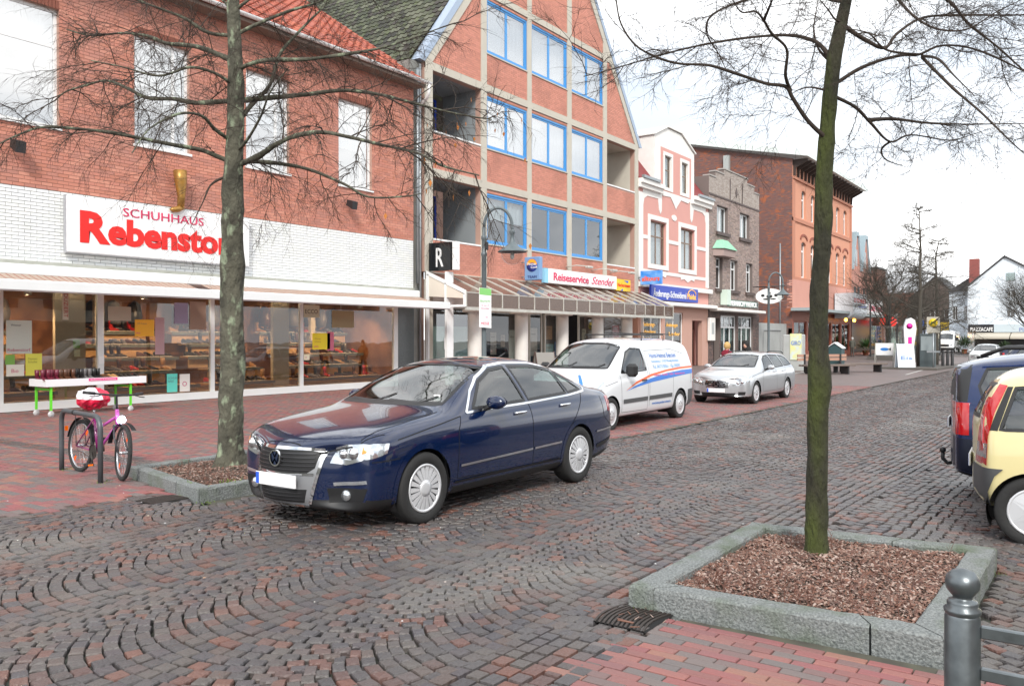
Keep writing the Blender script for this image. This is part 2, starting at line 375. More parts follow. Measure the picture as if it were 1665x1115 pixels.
def emit_pavers(lst, parent, nm, L_, H_, count):
    lst = sorted(lst, key=lambda c: c[0] ** 2 + c[1] ** 2)
    m0 = MB(); a, b = L_ / 2, H_ / 2; e = .004
    vs = [(-a, -b, -.005), (a, -b, -.005), (a, b, -.005), (-a, b, -.005), (-a, -b, .012), (a, -b, .012), (a, b, .012), (-a, b, .012), (-a + e, -b + e, .016), (a - e, -b + e, .016), (a - e, b - e, .016), (-a + e, b - e, .016)]
    fs = [(i, (i + 1) % 4, 4 + (i + 1) % 4, 4 + i) for i in range(4)] + [(4 + i, 4 + (i + 1) % 4, 8 + (i + 1) % 4, 8 + i) for i in range(4)] + [(8, 9, 10, 11)]
    me = m0.add(vs, fs).mesh('paver', pav_m); n_ = 0; rest = MB(); V = rest.v; Fc = rest.f
    for (x, y, l, h) in lst:
        if n_ < count and seen(x, y, 1.0) and depth(x, y) > 3.7:
            o = link('paver', me, parent, (x, y, gz(x, y) + rnd.uniform(-.002, .002))); o.rotation_euler = (rnd.gauss(0, .006), rnd.gauss(0, .006), rnd.gauss(0, .004)); n_ += 1
        else:
            k = len(V); dz = rnd.uniform(-.0025, .0025) + gz(x, y); a, b = l / 2, h / 2
            for z, e in ((-.005, 0), (.0155, .003)):
                V += [(x - a + e, y - b + e, z + dz), (x + a - e, y - b + e, z + dz), (x + a - e, y + b - e, z + dz), (x - a + e, y + b - e, z + dz)]
            Fc += [(k, k + 1, k + 5, k + 4), (k + 1, k + 2, k + 6, k + 5), (k + 2, k + 3, k + 7, k + 6), (k + 3, k, k + 4, k + 7), (k + 4, k + 5, k + 6, k + 7)]
    rest.m = [0] * len(Fc); rest.sm = [False] * len(Fc); rest.build('pavers_further_off', pav_m, parent, kind='stuff')
emit_pavers(pv, pave, 'paver', .097, .197, 300)
emit_pavers(pr, pave_r, 'paver', .064, .207, 300)
# edge course of square setts between pavement and road, sett rows near the barrier
setts = MB()
def sett(x, y, l, w, z=.0):
    a, b = l / 2, w / 2; k = rnd.uniform(.88, .97); dz = z + rnd.uniform(-.003, .004)
    setts.add([(x - a, y - b, -.02), (x + a, y - b, -.02), (x + a, y + b, -.02), (x - a, y + b, -.02), (x - a * k, y - b * k, .014 + dz), (x + a * k, y - b * k, .014 + dz), (x + a * k, y + b * k, .014 + dz), (x - a * k, y + b * k, .014 + dz)], [(0, 1, 5, 4), (1, 2, 6, 5), (2, 3, 7, 6), (3, 0, 4, 7), (4, 5, 6, 7)])
x = 1.2
while x < 5.15:
    l = rnd.uniform(.10, .16)
    if seen(x, 8.25, 1.1): sett(x + l / 2, 8.2, l - .012, .10); sett(x + l / 2, 8.30, l - .012, .09)
    x += l
y = 2.10
while y < 2.66:
    x = 2.4
    while x < 4.7:
        l = rnd.uniform(.10, .15)
        if not (x > 4.2 and y < 2.5): sett(x + l / 2, y + .05, l - .014, .088)
        x += l
    y += .1
setts.build('edge_setts', cob_m, road, kind='stuff')
def lit_bits():
    m = MB(); r_ = random.Random(11)
    for i in range(260):
        x, y = r_.uniform(3, 20), r_.uniform(2.5, 17)
        s = r_.uniform(.006, .016); a = r_.random() * 6.28
        m.add([(x + s * math.cos(a + k * 2.1), y + s * math.sin(a + k * 2.1), .021) for k in range(3)] + [(x, y, .026)], [(0, 1, 3), (1, 2, 3), (2, 0, 3)])
    return m
lit_bits().build('litter_specks', mat('litter', pal=[(.7, .7, .66), (.5, .42, .3), (.35, .18, .08), (.6, .6, .6)], rough=.8), kind='stuff', label='tiny pale bits of grit and litter scattered over the paving', cat='litter')
# ---------------- building helpers ----------------
def split(x0, x1, z0, z1, holes):
    """rectangles covering the area outside the holes"""
    zs = sorted({z0, z1, *[min(max(h[2], z0), z1) for h in holes], *[min(max(h[3], z0), z1) for h in holes]}); out = []
    for a, b in zip(zs, zs[1:]):
        if b - a < 1e-6: continue
        m = (a + b) / 2; cur = x0
        for h in sorted([h for h in holes if h[2] < m < h[3]]):
            if h[0] > cur: out.append((cur, min(h[0], x1), a, b))
            cur = max(cur, h[1])
        if cur < x1: out.append((cur, x1, a, b))
    return out
def wall_front(mb, x0, x1, z0, z1, y0, y1, holes=(), mi=0):
    for a, b, c, d in split(x0, x1, z0, z1, holes): mb.box(a, b, y0, y1, c, d, mi)
    return mb
def lay_bricks(x0, x1, z0, z1, y, holes, m, parent, L_=.25, H_=.0833, j=.012, proud=.012, singles=0, poly=None, name='brick'):
    """running bond on the plane y, fronts proud of the mortar"""
    items = []; z = z0; k = 0
    while z < z1 - .02:
        zt = min(z + H_, z1); x = x0 - (k % 2) * L_ / 2
        hs = [h for h in holes if h[2] < zt - .01 and h[3] > z + .01]
        while x < x1 - .01:
            segs = [(max(x, x0), min(x + L_, x1))]
            for h in hs:
                n = []
                for a, b in segs:
                    if h[1] <= a or h[0] >= b: n.append((a, b)); continue
                    if h[0] - a > .03: n.append((a, h[0]))
                    if b - h[1] > .03: n.append((h[1], b))
                segs = n
            for a, b in segs:
                if b - a > .03 and (poly is None or poly((a + b) / 2, (z + zt) / 2)): items.append((a, b - j if b < x1 else b, z, zt - j))
            x += L_
        z += H_; k += 1
    full = [t for t in items if abs((t[1] - t[0]) - (L_ - j)) < 1e-4 and abs(t[3] - t[2] - (H_ - j)) < 1e-4 and seen((t[0] + t[1]) / 2, y, .985) and (t[2] - 1.68) / depth(t[0], y) < .39]
    full.sort(key=lambda t: depth(t[0], y)); pick = set(full[:singles]); r_ = random.Random(int(x0 * 10))
    if pick:
        m0 = MB().box(0, L_ - j, -proud, .004, 0, H_ - j); me = m0.mesh(name, m)
        for t in full[:singles]:
            link(name, me, parent).location = Vector((t[0], y + r_.uniform(-.0015, .0015), t[2])) - off(parent)
    mb = MB()
    for t in items:
        if t in pick: continue
        p = proud + r_.uniform(-.002, .002); a, b, c, d = t
        mb.add([(a, y - p, c), (b, y - p, c), (b, y - p, d), (a, y - p, d), (a, y, c), (b, y, c), (b, y, d), (a, y, d)], [(0, 1, 2, 3), (0, 4, 5, 1), (1, 5, 6, 2), (2, 6, 7, 3), (3, 7, 4, 0)])
    if mb.f: mb.build(name + 's_further_off', m, parent, kind='stuff')
glass_up = window_glass('glass_reflecting', (.84, .87, .89), 2.3)
glass_lo = window_glass('glass_shop', (.74, .74, .72), .35)
glass_mid = window_glass('glass_house', (.8, .84, .85), .9)
room_m = mat('dark_room', (.10, .09, .085), .9)
curtain_m = mat('white_curtain', (.80, .82, .82), .9, bump=(3, .9, .06), noise_=(1.2, .5, (.55, .58, .60)), stretch=(30, 30, .3))
def bars(mb, x0, x1, z0, z1, y0, y1, t, cols=(), rows=(), mi=0, tm=None):
    tm = tm or t
    mb.box(x0, x1, y0, y1, z0, z0 + t, mi); mb.box(x0, x1, y0, y1, z1 - t, z1, mi)
    mb.box(x0, x0 + t, y0, y1, z0 + t, z1 - t, mi); mb.box(x1 - t, x1, y0, y1, z0 + t, z1 - t, mi)
    for c in cols: mb.box(c - tm / 2, c + tm / 2, y0 + .004, y1 - .004, z0 + t, z1 - t, mi)
    for r in rows: mb.box(x0 + t, x1 - t, y0 + .008, y1 - .008, r - tm / 2, r + tm / 2, mi)
    return mb
def window(parent, x0, x1, z0, z1, y, fm, rec=.12, t=.07, cols=(), rows=(), glass=None, curtain=0, sill=None, room=.9, tm=None, label=None):
    """frame (the part) with panes as sub-parts; a dark room box behind"""
    f = MB(); bars(f, x0, x1, z0, z1, y + rec, y + rec + .06, t, cols, rows, tm=tm)
    f = f.build('window', fm, parent, label=label)
    cx = [x0 + t] + [c for c in cols] + [x1 - t]; rz = [z0 + t] + [r for r in rows] + [z1 - t]
    for a, b in zip(cx, cx[1:]):
        for c, d in zip(rz, rz[1:]):
            MB().box(a + .005, b - .005, y + rec + .025, y + rec + .032, c + .005, d - .005).build('pane', glass or glass_up, f)
    r = MB(); Y = y + rec + .06
    for q in (((x0, Y + room, z0), (x1, Y + room, z0), (x1, Y + room, z1), (x0, Y + room, z1)), ((x0, Y, z0), (x0, Y + room, z0), (x0, Y + room, z1), (x0, Y, z1)), ((x1, Y + room, z0), (x1, Y, z0), (x1, Y, z1), (x1, Y + room, z1)), ((x0, Y, z1), (x0, Y + room, z1), (x1, Y + room, z1), (x1, Y, z1)), ((x0, Y + room, z0), (x0, Y, z0), (x1, Y, z0), (x1, Y + room, z0))): r.quad(*q)
    r.build('room_lining', room_m, f)
    if curtain:
        c = MB(); n = 28; w = x1 - x0; pts = [(x0 + w * i / n, Y + .09 + .025 * math.sin(i * 1.9)) for i in range(n + 1)]
        zb = z1 - (z1 - z0) * curtain
        for (a, p), (b, q) in zip(pts, pts[1:]): c.quad((a, p, zb), (b, q, zb), (b, q, z1), (a, p, z1))
        c.build('curtain', curtain_m, f)
    if sill: MB().box(x0 - .05, x1 + .05, y - .06, y + rec, z0 - .07, z0, bev=.008).build('window_sill', sill, parent)
    return f
Y = 20.0
red_pal = [(.50, .205, .145), (.47, .19, .13), (.54, .23, .165), (.42, .185, .14), (.50, .205, .15), (.56, .25, .18), (.46, .20, .15)]
redbrick = mat('red_brick', rough=.85, pal=red_pal, bump=(60, .25), stain=(.35, (.42, .21, .17), .5, .75))
mortar = mat('mortar', (.40, .25, .20), .95)
whitebrick = mat('white_glazed_brick', rough=.35, pal=[(.76, .78, .76), (.72, .74, .73), (.80, .81, .79), (.74, .76, .77)], bump=(30, .1), stain=(.9, (.6, .62, .6), .6, .8))
whitemortar = mat('grey_joint', (.30, .31, .31), .9)
fascia_m = mat('white_metal', (.72, .74, .74), .4, noise_=(2, .3, (.62, .64, .63)))
zinc = mat('zinc', (.30, .33, .35), .45, metal=.6, noise_=(3, .5, (.40, .42, .43)))
concrete = mat('concrete', (.50, .47, .40), .85, noise_=(1.6, .7, (.45, .42, .36)), bump=(40, .3), stain=(3, (.36, .34, .30), .62, .8))
# ======== shoe shop ========
shop = thing('shoe_shop_building', 'long red and white brick shoe shop with glowing display windows and striped awning', 'shop building', (2, Y, 0))
S1 = 22.3
wins = [(6.4, 10.03, 6.55, 9.3), (11.9, 13.45, 6.55, 9.3), (15.26, 16.8, 6.55, 9.3), (18.78, 20.26, 6.55, 9.3)]
m = MB(); wall_front(m, -1, S1, 5.09, 10.5, Y, Y + .25, wins); m.box(-1, S1, Y + .25, Y + .3, 3.1, 5.09); m.box(S1 - .25, S1, Y + .25, Y + 12, 0, 10.5)
m.prism([(Y + .3, 10.5), (Y + 12, 10.5), (Y + 6.2, 14.6)], 'x', S1 - .25, S1)
m.build('red_brick_wall', mortar, shop)
lay_bricks(-1, S1, 5.09, 10.5, Y, wins, redbrick, shop, singles=300)
MB().box(-1, S1, Y + .02, Y + .249, 3.35, 5.09).build('white_brick_wall', whitemortar, shop)
lay_bricks(-1, S1, 3.42, 5.09, Y + .02, [], whitebrick, shop, L_=.27, H_=.0795, singles=300, proud=.02, name='glazed_brick')
for i, w in enumerate(wins):
    window(shop, *w, Y, white, rec=.10, t=.075, rows=((8.45,) if i == 0 else ()) , cols=((8.2,) if i == 0 else (w[1] - .42,) if i > 0 else ()), curtain=.55 if i else .4, sill=white, glass=glass_up)
lint = mat('dark_lintel_brick', (.22, .075, .05), .85, bump=(40, .3)); _sb = MB().box(0, .068, -.03, -.012, 0, .2).mesh('lintel_brick', lint)
for w in wins:
    n = int((w[1] - w[0]) / .08)
    for k in range(n): link('lintel_brick', _sb, shop).location = Vector((w[0] + k * (w[1] - w[0]) / n, Y, w[3])) - off(shop)
# roof with tiles seen below the verge
tile_red = mat('red_roof_tile', rough=.8, pal=[(.34, .08, .045), (.30, .07, .04), (.38, .10, .055), (.27, .075, .05), (.33, .09, .06)], bump=(30, .3), stain=(2, (.2, .09, .06), .6, .8))
def tiled(parent, x0, x1, y0, z0, y1, z1, m, w=.30, step=.34, name='roof_tiles', axis='x', under=None):
    """pantiles on a slope; rows run along the axis, slope rises from (y0,z0) to (y1,z1)"""
    L_ = math.hypot(y1 - y0, z1 - z0); uy, uz = (y1 - y0) / L_, (z1 - z0) / L_; ny, nz_ = -uz, uy
    if y1 < y0: pass
    mb = MB(); rows = int(L_ / step); r_ = random.Random(5)
    for r in range(rows):
        s0, s1 = r * step, r * step + step * 1.12; n = int((x1 - x0) / w)
        for c in range(n):
            xa = x0 + c * w; l0 = .045 + r_.uniform(0, .01); vs = []
            for s_, lift in ((s0, l0), (s1, l0 * .25)):
                for q, hgt in ((0, .035), (.28, 0), (.62, 0), (1, .04)):
                    h = hgt + lift; p = (xa + q * w * .995, y0 + uy * s_ + ny * h, z0 + uz * s_ + nz_ * h)
                    vs.append(p if axis == 'x' else (p[1], p[0], p[2]))
            for q, hgt in ((0, .035), (.28, 0), (.62, 0), (1, .04)):
                h = hgt; p = (xa + q * w * .995, y0 + uy * s0 + ny * h, z0 + uz * s0 + nz_ * h); vs.append(p if axis == 'x' else (p[1], p[0], p[2]))
            fs = [(0, 1, 5, 4), (1, 2, 6, 5), (2, 3, 7, 6), (8, 9, 1, 0), (9, 10, 2, 1), (10, 11, 3, 2)]
            mb.add(vs, fs)
    return mb.build(name, m, parent, kind='stuff')
m = MB(); m.add([(-1, Y - .5, 10.52), (S1 + .12, Y - .5, 10.52), (S1 + .12, Y + 6.2, 15.1), (-1, Y + 6.2, 15.1), (-1, Y + 12.4, 10.5), (S1 + .12, Y + 12.4, 10.5)], [(0, 1, 2, 3), (3, 2, 5, 4)])
m.build('roof', tile_red, shop)
tiled(shop, 8, S1 + .12, Y - .5, 10.55, Y + 6.2, 15.13, tile_red)
m = MB(); m.box(-1, S1 + .1, Y - .5, Y - .012, 10.40, 10.5)
m.build('soffit', mat('soffit_brown', (.20, .15, .12), .8), shop)
g = MB()
for k in range(9):
    a0, a1 = math.pi * (1 + k / 9), math.pi * (1 + (k + 1) / 9)
    for (r0, fl) in ((.085, 0), (.075, 1)):
        p = [(-1, Y - .60 + r0 * math.cos(a0), 10.58 + r0 * math.sin(a0)), (S1 + .25, Y - .60 + r0 * math.cos(a0), 10.58 + r0 * math.sin(a0)), (S1 + .25, Y - .60 + r0 * math.cos(a1), 10.58 + r0 * math.sin(a1)), (-1, Y - .60 + r0 * math.cos(a1), 10.58 + r0 * math.sin(a1))]
        g.quad(*(p if fl else p[::-1]))
g.tube([(S1 + .15, Y - .6, 10.5), (S1 + .16, Y - .58, 10.2), (S1 + .25, Y - .4, 10.05), (S1 + .3, Y - .1, 9.95), (S1 + .3, Y + .02, 9.7)], .06)
g.build('gutter', white, shop)
# ground floor shop front
posts = [(8.55, 8.79), (10.93, 11.08), (14.08, 14.2), (17.2, 17.32), (21.3, 21.5)]
m = MB()
for a, b in posts: m.box(a, b, Y - .02, Y + .08, .22, 3.0)
m.box(2, 21.5, Y - .03, Y + .1, .03, .22); m.box(2, 21.5, Y - .0, Y + .1, 2.95, 3.05)
m.build('shop_window_frame', fascia_m, shop)
edges = [2.0, 5.4, 5.5] 
for a, b in ((2.0, 8.55), (8.79, 10.93), (11.08, 14.08), (14.2, 17.2), (17.32, 21.3)):
    MB().box(a, b, Y + .02, Y + .032, .22, 2.95).build('shop_pane', glass_lo, shop)
granite_d = mat('dark_granite', (.045, .055, .06), .25, noise_=(60, .8, (.13, .15, .15)), spec=.6)
MB().box(21.5, S1, Y - .03, Y + .3, .03, 3.15).build('granite_pier', granite_d, shop)
m = MB(); m.box(-1, S1, Y - .06, Y + .02, 3.32, 3.42); m.build('ledge', mat('grey_ledge', (.38, .38, .34), .8, noise_=(4, .6, (.25, .26, .22))), shop)
m = MB(); m.box(-1, S1 - .1, Y - .42, Y - .03, 3.06, 3.31, bev=.03); m.build('awning_casing', fascia_m, shop)
awn = thing('awning', 'long red and cream striped awning folded out over the shoe shop windows', 'awning', (2, Y, 3.0))
stripe = bpy.data.materials.new('awning_stripes'); stripe.use_nodes = True
nt = stripe.node_tree; b = nt.nodes['Principled BSDF']; geo = nt.nodes.new('ShaderNodeNewGeometry'); sx = nt.nodes.new('ShaderNodeSeparateXYZ'); nt.links.new(geo.outputs['Position'], sx.inputs[0])
mm = nt.nodes.new('ShaderNodeMath'); mm.operation = 'MULTIPLY'; mm.inputs[1].default_value = 6.2; nt.links.new(sx.outputs[0], mm.inputs[0])
fr = nt.nodes.new('ShaderNodeMath'); fr.operation = 'FRACT'; nt.links.new(mm.outputs[0], fr.inputs[0])
cr = nt.nodes.new('ShaderNodeValToRGB'); cr.color_ramp.interpolation = 'CONSTANT'; e = cr.color_ramp.elements; e[0].color = (.66, .55, .47, 1); e[1].position = .62; e[1].color = (.45, .17, .12, 1); e.new(.74).color = (.60, .40, .33, 1); e.new(.86).color = (.66, .55, .47, 1)
nt.links.new(fr.outputs[0], cr.inputs[0]); nt.links.new(cr.outputs[0], b.inputs['Base Color']); b.inputs['Roughness'].default_value = .9
def fabric(x0, x1, sag):
    m = MB(); n = 8
    for i in range(n):
        t0, t1 = i / n, (i + 1) / n
        def P(x, t): return (x, Y - .35 - t * 1.25, 3.10 - t * .28 - .05 * math.sin(t * math.pi) * sag)
        m.quad(P(x0, t0), P(x1, t0), P(x1, t1), P(x0, t1)); m.quad(P(x0, t0), P(x0, t1), P(x1, t1), P(x1, t0))
    return m
for a, b in ((2, 13.1), (13.5, S1 - .05)): fabric(a, b, 1).build('fabric', stripe, awn)
for a, b in ((2, 13.3), (13.32, S1)): MB().box(a, b, Y - 1.70, Y - 1.56, 2.64, 2.88, bev=.03).build('front_rail', fascia_m, awn)
for x in (4, 9.5, 12.6, 14.0, 18, 21.6):
    MB().tube([(x, Y - .3, 3.0), (x + .5, Y - .95, 2.9), (x, Y - 1.6, 2.78)], .025).build('folding_arm', fascia_m, awn)
# sign
sg = thing('shop_sign', 'white light box sign with red lettering over the shoe shop', 'sign', (10.1, Y - .2, 3.68))
sign_m = mat('sign_white', (.82, .83, .83), .35)
MB().box(10.1, 15.2, Y - .22, Y - .025, 3.68, 5.0, bev=.02).build('sign_box', sign_m, sg)
MB().box(10.09, 15.21, Y - .19, Y - .06, 3.665, 5.015).build('sign_frame', mat('alu', (.5, .5, .53), .4, metal=.7), sg)
sred = mat('sign_red', (.75, .012, .008), .4)
text('R', .98, 'lettering', sred, sg, (10.36, Y - .225, 4.02 - .05), 'y', bold=.045, width=.74)
text('ebenstorf', .86, 'lettering', sred, sg, (11.08, Y - .225, 4.02 - .05), 'y', bold=.036, width=3.78)
text('SCHUHHAUS', .30, 'lettering', mat('sign_magenta', (.6, .02, .10), .4), sg, (11.45, Y - .225, 4.66), 'y', width=2.25)
# boot sculpture and small lamp on the facade
gold = mat('gilt', (.42, .22, .05), .4, metal=.6, noise_=(9, .6, (.2, .13, .05)))
bt = thing('gilded_boot', 'weathered gilded boot figure hanging above the shoe shop sign', 'boot', (13.0, Y - .3, 5.0))
MB().tube([(13.0, Y - .28, 5.05), (13.02, Y - .28, 5.35), (13.0, Y - .28, 5.75), (12.98, Y - .28, 6.02)], [.09, .10, .155, .17], n=12).build('boot_shaft', gold, bt)
MB().tube([(13.04, Y - .28, 5.08), (12.9, Y - .28, 5.0), (12.78, Y - .28, 4.98), (12.7, Y - .28, 4.98)], [.09, .08, .07, .03], n=10).build('boot_foot', gold, bt)
MB().tube([(13.0, Y - .28, 5.6), (13.0, Y, 5.7)], .02).build('bracket', zinc, bt)
for nm_, x in (('floodlight', 9.0), ('floodlight', 20.0 - .9)):
    fl = thing('floodlight', 'small dark floodlight on the red brick above the awning ' + ('at the far left' if x < 12 else 'right of the fourth window'), 'lamp', (x, Y, 5.95))
    MB().tube([(x, Y, 5.95), (x, Y - .18, 5.93)], .02).build('arm', black, fl)
    MB().prism([(Y - .38, 5.75), (Y - .12, 5.9), (Y - .16, 6.08), (Y - .42, 6.0)], 'x', x - .11, x + .11).build('housing', black, fl)
# ---- display interior ----
lining = thing('display_room', 'warm lit room behind the shoe shop windows with shelving walls', 'shop interior', (9, Y + .2, 0))
wood = mat('shelf_wood', (.52, .31, .14), .6, noise_=(3, .4, (.52, .34, .17)))
wall_in = mat('display_wall', (.17, .065, .028), .8, noise_=(2, .8, (.34, .16, .07)))
floor_in = mat('display_floor', (.30, .20, .12), .5)
m = MB(); m.quad((2, Y + .1, .24), (21.3, Y + .1, .24), (21.3, Y + 3.2, .24), (2, Y + 3.2, .24)); m.build('floor', floor_in, lining)
m = MB(); m.quad((2, Y + 2.6, .2), (21.3, Y + 2.6, .2), (21.3, Y + 2.6, 3.0), (2, Y + 2.6, 3.0)); m.quad((21.35, Y + 2.6, .2), (21.35, Y + .1, .2), (21.35, Y + .1, 3.1), (21.35, Y + 2.6, 3.1)); m.build('back_wall', wall_in, lining)
m = MB(); m.quad((2, Y + 2.6, 2.98), (21.3, Y + 2.6, 2.98), (21.3, Y + .1, 2.98), (2, Y + .1, 2.98)); m.build('ceiling', mat('ceiling_white', (.6, .58, .54), .8), lining)
cream = mat('cream_panel', (.42, .36, .26), .7)
for a, b, y0 in ((10.2, 10.93, .55), (16.6, 17.2, .5), (11.9, 12.15, 1.9), (19.3, 19.5, 1.9)):
    MB().box(a, b, Y + y0, Y + y0 + .12, .25, 2.97).build('panel', cream, lining)
greysh = mat('shelf_front', (.12, .13, .12), .6)
shoe_cols = [mat('shoe_black', (.015, .013, .013), .35), mat('shoe_brown', (.09, .035, .018), .4), mat('shoe_red', (.5, .02, .02), .4), mat('shoe_grey', (.12, .11, .11), .5), mat('shoe_tan', (.38, .20, .08), .5), mat('shoe_wine', (.13, .012, .03), .4)]
sole_m = mat('shoe_sole', (.55, .53, .48), .6)
def shoe_mesh(kind, mi):
    """small shoe pointing to -y; a boot has a shaft"""
    b = MB(); secs = [(-.15, .025, .012), (-.12, .042, .035), (-.05, .045, .05), (.02, .036, .075), (.08, .034, .09), (.12, .032, .085)]
    n = 8; vs = []
    for y_, w, h in secs:
        for k in range(n):
            a = math.pi * 2 * k / n; vs.append((w * math.cos(a), y_, max(.012, .012 + h * .5 + h * .5 * math.sin(a))))
    fs = [(i * n + k, (i + 1) * n + k, (i + 1) * n + (k + 1) % n, i * n + (k + 1) % n) for i in range(len(secs) - 1) for k in range(n)] + [tuple(range(n)), tuple(range(5 * n, 6 * n))[::-1]]
    b.add(vs, fs, 0, True)
    if kind == 'boot': b.tube([(0, .075, .06), (0, .08, .15), (0, .085, .22)], [.04, .045, .05], n=10)
    if kind == 'heel': b.tube([(0, .1, .0), (0, .11, .06)], [.008, .014], n=6)
    b.box(-.04, .04, -.15, .115, 0, .014, 1)
    return b.mesh('shoe', [shoe_cols[mi], sole_m])
shoes = {(k, i): shoe_mesh(k, i) for k in ('low', 'boot', 'heel') for i in range(6)}
r_ = random.Random(21)
where_col = ['black', 'brown', 'red', 'grey', 'tan', 'wine red']
def put_shoe(x, y, z, kind, mi, label, group, rz):
    o = link('shoe', shoes[(kind, mi)], None, (x, y, z)); o.rotation_euler = (0, 0, rz); o.scale = (1.25, 1.2, 1.5); return tag(o, label, 'shoe', group)
bays = [(5.2, 8.5, 'far left'), (8.85, 10.15, 'left'), (11.15, 14.0, 'second'), (14.3, 16.55, 'third'), (17.4, 21.2, 'fourth')]
panes_lbl = ['window left of the table', 'window behind the table', 'window left of the tree', 'window right of the tree', 'window by the granite pier']
ORD = 'first second third fourth fifth sixth seventh eighth ninth tenth eleventh twelfth thirteenth fourteenth fifteenth sixteenth seventeenth eighteenth nineteenth twentieth twenty-first twenty-second twenty-third twenty-fourth twenty-fifth twenty-sixth twenty-seventh twenty-eighth'.split()
for bi, (a, b, nm) in enumerate(bays[1:]):
    for lv, (z, y0, dpt, frac) in enumerate(((.42, .35, .5, 1), (.80, .9, .45, .86), (1.15, 1.35, .4, .78), (1.5, 1.8, .38, .9), (1.85, 2.15, .3, 1))):
        w = (b - a) * frac; xs = a if (bi + lv) % 2 == 0 else b - w
        s = MB(); s.box(xs, xs + w, Y + y0, Y + y0 + dpt, z - .035, z); s.box(xs, xs + w, Y + y0 - .012, Y + y0, z - .085, z + .002, 1); s.box(xs + .05, xs + w - .05, Y + y0 + .06, Y + y0 + .09, max(.26, z - .33), z - .09, 0)
        s.build('display_shelf', [wood, greysh], lining)
        x = xs + .12; nn = 0
        while x < xs + w - .15:
            if seen(x, Y + y0, .97) and r_.random() < .88:
                k = r_.choice(['low', 'low', 'heel', 'boot', 'boot']); mi = r_.choice([0, 0, 0, 0, 0, 1, 1, 2, 3, 4])
                put_shoe(x, Y + y0 + dpt * .45, z, k, mi, f'{where_col[mi]} {"boot" if k == "boot" else "pump" if k == "heel" else "shoe"}, {ORD[nn]} from the left, {["lowest", "second", "middle", "fourth", "top"][lv]} shelf, {panes_lbl[bi + 1]}', 'shoes on the shelves in the shop window', r_.choice([r_.uniform(-.5, .6), r_.uniform(.9, 1.9)]))
                nn += 1
            x += r_.uniform(.15, .22)
    # dark clothes and bags hanging at the back
    for q in range(int((b - a) / .6)):
        x = a + .3 + q * .6
        o = MB(); o.tube([(x, Y + 2.3, 2.05), (x + .02, Y + 2.3, 2.3), (x, Y + 2.3, 2.6), (x, Y + 2.3, 2.72)], [.17, .2, .15, .03], n=10); o.add([], [])
        o.build('bag', shoe_cols[r_.choice([0, 0, 3, 1])]); tag(bpy.data.objects[-1] if False else COL.objects[-1], f'dark {["first", "second", "third", "fourth", "fifth", "sixth", "seventh"][q]} hanging bag from the left, back of the {panes_lbl[bi + 1]}', 'bag', 'bags hanging in the shop window')
glow = mat('spot_glow', (1, 1, 1), emit=((1, .83, .6), 22))
x = 8.95
while x < 21.2:
    if not any(a - .05 < x < b + .1 for a, b in posts):
        sp = MB(); sp.lathe([(0, 2.972), (.045, 2.972), (.05, 2.965), (0, 2.965)], (x, Y + .35, 0), n=10); tag(sp.build('ceiling_spot', glow, lining), kind=None)
    x += .33
for x in [9.6, 12.5, 15.3, 18.2, 20.3]:
    t_ = thing('track_spotlight', f'grey track spotlight under the ceiling {"above the table" if x < 10 else "left of the tree" if x < 13 else "right of the tree" if x < 16 else "above the fourth window" if x < 19 else "nearest the granite pier"}', 'spotlight', (x, Y + .6, 2.8))
    MB().tube([(x, Y + .6, 2.97), (x, Y + .6, 2.85)], .015).build('stem', black, t_)
    MB().lathe([(0, 2.86), (.075, 2.86), (.085, 2.68), (.07, 2.68), (.06, 2.8), (0, 2.8)], (x, Y + .6, 0), n=14).build('housing', mat('spot_grey', (.3, .3, .3), .5), t_)
    ld = bpy.data.lights.new('spot_lamp', 'SPOT'); lo = bpy.data.objects.new('spot_lamp', ld); COL.objects.link(lo); ld.energy = 125; ld.color = (1, .66, .38); ld.spot_size = R(140); ld.spot_blend = .6; ld.shadow_soft_size = .06; lo.location = (x, Y + .62, 2.66); lo.rotation_euler = (R(32), 0, 0)
# posters in the window
def poster(x, z, w, h, col, label, lines=(), yy=-.004, tilt=0, y=Y + .012):
    t_ = thing('poster', label, 'poster', (x, y, z))
    s = MB().box(x, x + w, y - .003, y, z, z + h).build('sheet', mat('paper_%d_%d_%d' % tuple(int(c * 99) for c in col), col, .7), t_)
    for (b_, sz, dx, dz, c_) in lines: text(b_, sz, 'lettering', mat('ink_%d_%d_%d' % tuple(int(c * 99) for c in c_), c_, .7), t_, (x + dx, y - .004, z + dz), 'y', ext=.001)
    return t_
K = (.03, .03, .03)
poster(8.86, 1.32, .55, .75, (.55, .58, .52), 'pale grey poster with the shop name at the left pane', [('Rebenstorf', .11, .02, .05, (.4, .01, .08)), ('Wiener', .07, .1, .62, K)])
poster(9.27, .82, .36, .50, (.75, .72, .10), 'small yellow notice low in the left pane', [('Damen\nSchuhe', .07, .05, .36, (.3, .3, .05))])
poster(8.86, .82, .38, .26, (.78, .76, .66), 'small white and yellow card at the left pane edge', [('Bio', .12, .1, .08, (.6, .1, .2))])
poster(8.84, 1.08, .20, .22, (.20, .42, .08), 'little green sticker on the left pane')
poster(10.62, 1.43, .16, .20, (.25, .5, .08), 'green sticker high on the cream panel', y=Y + .54)
poster(10.64, 1.22, .15, .17, (.7, .72, .5), 'pale round label sticker under the green one', y=Y + .54)
poster(10.95, 1.05, .13, .18, (.8, .8, .8), 'tiny white card on the window post', y=Y - .024)
poster(11.9, 1.72, .52, .42, (.85, .42, .03), 'orange poster high in the second pane with pink tag', [('10% Rabatt', .06, .05, .3, (.4, .2, .1)), ('SALE', .06, .02, .06, (.6, .02, .2))])
poster(12.45, 1.25, .26, .95, (.45, .28, .30), 'tall photo poster with a woman beside the orange poster')
